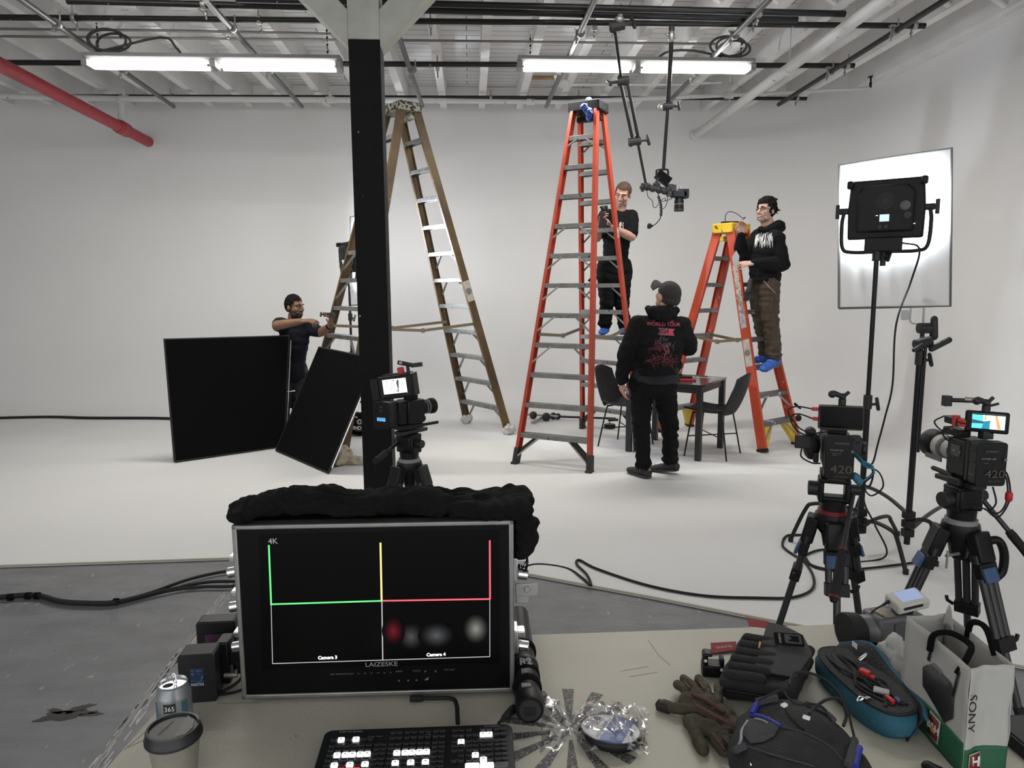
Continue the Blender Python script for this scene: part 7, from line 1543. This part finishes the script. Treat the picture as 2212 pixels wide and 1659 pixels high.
# --- man with curly hair on the shorter orange ladder
Yc_ = 7.16
t = thing('person', 'man with dark curly hair, glasses and brown corduroy trousers on the shorter ladder', 'person', (P(1655, 790, Yc_).x, Yc_, 0))
stz = 2.24/8*3 + .012
J = dict(f=V((-.95, -.35, 0)).normalized(), hR=P(1642, 622, Yc_ + .1), hL=P(1662, 622, Yc_ - .07), kR=P(1646, 700, Yc_ + .1), kL=P(1664, 700, Yc_ - .08), aR=V((P(1655, 770, Yc_ + .08).x, Yc_ + .08, stz + .09)), aL=V((P(1671, 772, Yc_ - .1).x, Yc_ - .1, stz + .075)))
sR, sL = P(1640, 512, Yc_ + .15), P(1676, 516, Yc_ - .15); eR, wR = P(1601, 556, Yc_ + .1), P(1600, 507, Yc_ + .0); eL, wL = P(1690, 572, Yc_ - .17), P(1628, 568, Yc_ - .28)
HK = headframe(P(1654, 455, Yc_ - .0), (-.86, -.5, .06), (.03, -.02, 1))
b = MB(); HK = head(b, HK, 1.0); torso(b, sL, sR, J['hL'] + Z*.1, J['hR'] + Z*.1, J['f'], .88); b.cap(P(1664, 502, Yc_), .06, P(1659, 478, Yc_), .055)
limb(b, [sR, eR, wR], (.05, .042, .028)); limb(b, [sL, eL, wL], (.05, .042, .028))
for s in 'LR': limb(b, [J['h' + s], J['k' + s], J['a' + s]], (.078, .052, .04))
hand(b, wR, (P(1604, 482, Yc_ - .02) - wR), (-.2, -.9, .1), -1, (.55, .6, .65, .7), .6, k=1.05); hand(b, wL, (P(1604, 570, Yc_ - .3) - wL), (.2, .5, -.8), -1, (.12, .15, .18, .22), .35, .09, k=1.08)
iv = HK.inverted()
skin('body', b, [M_skin3, M_stub, M_lip], t, .0045, 3, fn=face_fn(HK), matfn=mf(iv, lambda p: -.125 < p.z < -.045 and p.y > -.0))
features(t, HK, M_hairk, 1, .7)
curl_line = lambda p: (p.z > .066) if p.y > .055 else (p.z > .035 if p.y > .03 else (p.z > -.03 if p.y > -.02 else p.z > -.095))
hair(t, HK, M_hairk, curl_line, .009, 1.12, .015, (150, (.010, .017)), 34, .0055)
G_ = MB(HK); 
for s in (-1, 1):
    G_.tube([(s*.033 + .021*math.cos(a*PI/8), .099 - abs(s*.033 + .021*math.cos(a*PI/8))*.25, .004 + .017*math.sin(a*PI/8)) for a in range(17)], .0018, 6); G_.tube([(s*.055, .083, .008), (s*.074, .04, .01), (s*.08, -.01, .008)], .0016, 6)
G_.tube([(-.012, .099, .008), (0, .102, .011), (.012, .099, .008)], .0016, 6); G_.build('glasses', M_rubber, t, world=True)
b = MB(); torso(b, sL, sR, J['hL'] + Z*.03, J['hR'] + Z*.03, J['f'], 1.08, .015, .025)
limb(b, [sL, lerp(sL, eL, .5), eL, lerp(eL, wL, .6), lerp(eL, wL, .97)], (.082, .08, .075, .062, .046)); limb(b, [sR, lerp(sR, eR, .5), eR, lerp(eR, wR, .6), lerp(eR, wR, .95)], (.08, .078, .074, .06, .044))
hemC = P(1650, 608, Yc_).z
def cf(c, n):
    c = c.copy(); c.z = max(c.z, hemC + .012*noise.noise(c*7))
    d = min((c - eL).length, (c - eR).length); return c + n*(.007 + .01*math.exp(-(d/.12)**2) + .006*math.exp(-((c.z - J['hL'].z - .1)/.07)**2))*(noise.noise(V((c.x*9, c.y*9, c.z*17))) + .5*noise.noise(c*22))
hd2 = skin('hoodie', b, M_hood, t, .0085, 6, fn=cf)
b = MB(); b.cap(P(1660, 496, Yc_ - .08), .045, P(1684, 486, Yc_ - .03), .05); b.cap(P(1684, 486, Yc_ - .03), .05, P(1688, 492, Yc_ + .1), .045); b.cap(P(1648, 498, Yc_ + .08), .04, P(1688, 492, Yc_ + .1), .045); b.cap(P(1642, 494, Yc_), .03, P(1648, 498, Yc_ + .08), .035); b.cap(P(1642, 494, Yc_), .03, P(1658, 498, Yc_ - .08), .035)
skin('hood', b, M_hood, t, .008, 3, noise_amp=.01, noise_scale=14)
scribble(hd2, t, P(1640, 516, Yc_ - .3), (-.55, -.85, 0), .19, .17, 8, M_paperw, strokes=36, r=.0032)
trousers(t, J, M_cord, (.108, .1, .086, .078, .08), .009)
for s, d, tl_ in (('R', (-1, -.15, 0), 0), ('L', (-.75, -.65, 0), -.2)): shoe(t, J['a' + s], d, M_cover, 'shoe_cover', 1.22, tl_)
M_bg = mat('black_work_glove', (.014, .014, .015), .6)
b = MB(); wg = P(1620, 612, Yc_ - .06); b.cap(P(1622, 608, Yc_ - .06), .03, P(1618, 628, Yc_ - .08), .032)
for k in range(4): b.cap(P(1612 + k*5, 628, Yc_ - .08), .013, P(1607 + k*6.5, 650 - 2*abs(k - 1), Yc_ - .08), .010)
skin('hanging_gloves', b, M_bg, t, .006, 2, noise_amp=.004, noise_scale=30)
MB().tube(spline([P(1650, 607, Yc_ - .2), P(1662, 620, Yc_ - .24), P(1676, 634, Yc_ - .22)], 5), .0028, 6).build('drawstring', mat('pale_string', (.45, .4, .36), .8), t, world=True)
q = P(1591, 558, Yc_ - .32); th = thing('folded_paper', 'white folded paper held by the curly-haired man', 'paper', q)
pp_ = [P(1590, 541, Yc_ - .33), P(1597, 553, Yc_ - .31), P(1595, 572, Yc_ - .31), P(1585, 577, Yc_ - .33), P(1581, 556, Yc_ - .35)]
m = MB(); m.add(pp_ + [p + V((.004, .006, 0)) for p in pp_], [(0, 1, 2, 3, 4), (9, 8, 7, 6, 5)] + [(i, 5 + i, 5 + (i + 1) % 5, (i + 1) % 5) for i in range(5)]); m.build('sheet', mat('pale_paper', (.62, .64, .68), .7), th, world=True, smooth=False)

# --- man at the ochre ladder
Yd = 7.66
t = thing('person', 'bearded man in dark t-shirt reaching for the ochre ladder behind the black flags', 'person', (P(632, 950, Yd).x, Yd, 0))
J = dict(f=V((.6, -.7, 0)).normalized(), hR=P(617, 812, Yd + .02), hL=P(645, 812, Yd + .08), kR=P(612, 880, Yd), kL=P(645, 880, Yd + .06), aR=V((P(610, 945, Yd).x, Yd, .085)), aL=V((P(645, 945, Yd + .08).x, Yd + .08, .085)))
sR, sL = P(606, 702, Yd - .05), P(664, 708, Yd + .06); eR, wR = P(598, 703, Yd - .31), P(650, 694, Yd - .38); eL, wL = P(693, 718, Yd - .05), P(716, 702, Yd - .2)
HK = headframe(P(637, 664, Yd - .02), (.86, -.5, .02), (.04, -.04, 1))
b = MB(); HK = head(b, HK, 1.0); torso(b, sL, sR, J['hL'] + Z*.1, J['hR'] + Z*.1, J['f'], .9); b.cap(P(634, 704, Yd), .062, P(634, 682, Yd), .058)
limb(b, [sR, lerp(sR, eR, .5), eR, lerp(eR, wR, .3), wR], (.06, .055, .05, .048, .031)); limb(b, [sL, eL, lerp(eL, wL, .3), wL], (.056, .048, .046, .03))
for s in 'LR': limb(b, [J['h' + s], J['k' + s], J['a' + s]], (.08, .055, .042))
hand(b, wR, (P(672, 692, Yd - .38) - wR), (.1, .3, -.9), 1, (.3, .4, .55, .6), .35, k=1.05); hand(b, wL, (P(714, 684, Yd - .24) - wL), (-.6, -.2, .2), 1, (.5, .5, .5, .5), .5)
iv = HK.inverted()
skin('body', b, [M_skin2, M_beard2, M_lip2], t, .0045, 3, fn=face_fn(HK), matfn=mf(iv, lambda p: -.125 < p.z < -.02 and p.y > -.01 and (p.z < -.062 + max(0, abs(p.x) - .045)*1.6 or (abs(p.z + .048) < .006 and abs(p.x) < .03 and p.y > .06))))
features(t, HK, M_hairk, 0, .45); hair(t, HK, M_hairk, lambda p: (p.z > .07) if p.y > .05 else (p.z > .035 if p.y > .02 else (p.z > .0 if p.y > -.02 else p.z > -.045)), .004, 1.06, .014)
b = MB(); torso(b, sL, sR, J['hL'] + Z*.01, J['hR'] + Z*.01, J['f'], 1.02, .01, .014)
limb(b, [sR, lerp(sR, eR, .45), lerp(sR, eR, .62)], (.08, .074, .068)); limb(b, [sL, lerp(sL, eL, .5), lerp(sL, eL, .8)], (.078, .072, .068)); b.cap(P(633, 702, Yd), .068, P(634, 697, Yd), .06)
skin('t_shirt', b, M_tee2, t, .0085, 6, fn=lambda c, n: c + n*.009*(noise.noise(V((c.x*9, c.y*9, c.z*15))) + .5*noise.noise(c*22)))
trousers(t, J, mat('dark_jeans', (.013, .014, .017), .85), (.1, .09, .074, .07, .07), .007)
for s in 'LR': o, g, dd, ss = shoe(t, J['a' + s], (.6, -.7, 0), M_shoe); sole(t, g, dd, ss)
MB().tube([wL + (eL - wL).normalized()*.03, wL + (eL - wL).normalized()*.055], .036, 12).build('wrist_watch', M_black, t, world=True)
q = P(706, 680, Yd - .26); th = thing('held_clamp', 'small black clamp in the hand of the bearded man', 'clamp', q)
m = MB(); m.cyl(P(699, 680, Yd - .26), P(722, 679, Yd - .26), .02); knob_t(m, P(704, 680, Yd - .26), (-1, -.2, .1), .9); m.box(P(714, 681, Yd - .26), (.06, .05, .05)); m.build('clamp_body', M_knob, th, world=True, angle=25)
# ---------------------------------------------------------------- light and picture
w = bpy.data.worlds.new('world'); scene.world = w; w.use_nodes = True
w.node_tree.nodes['Background'].inputs[0].default_value = (.97, .98, 1, 1); w.node_tree.nodes['Background'].inputs[1].default_value = .75
vs_ = scene.view_settings; scene.display_settings.display_device = 'sRGB'
vs_.view_transform = 'Standard'; vs_.look = 'None'; vs_.gamma = 1; vs_.use_curve_mapping = False; vs_.exposure = .92
scene.cycles.max_bounces = 8; scene.cycles.diffuse_bounces = 4; scene.cycles.use_denoising = True
scene.cycles.sample_clamp_indirect = 4
bpy.context.view_layer.update()
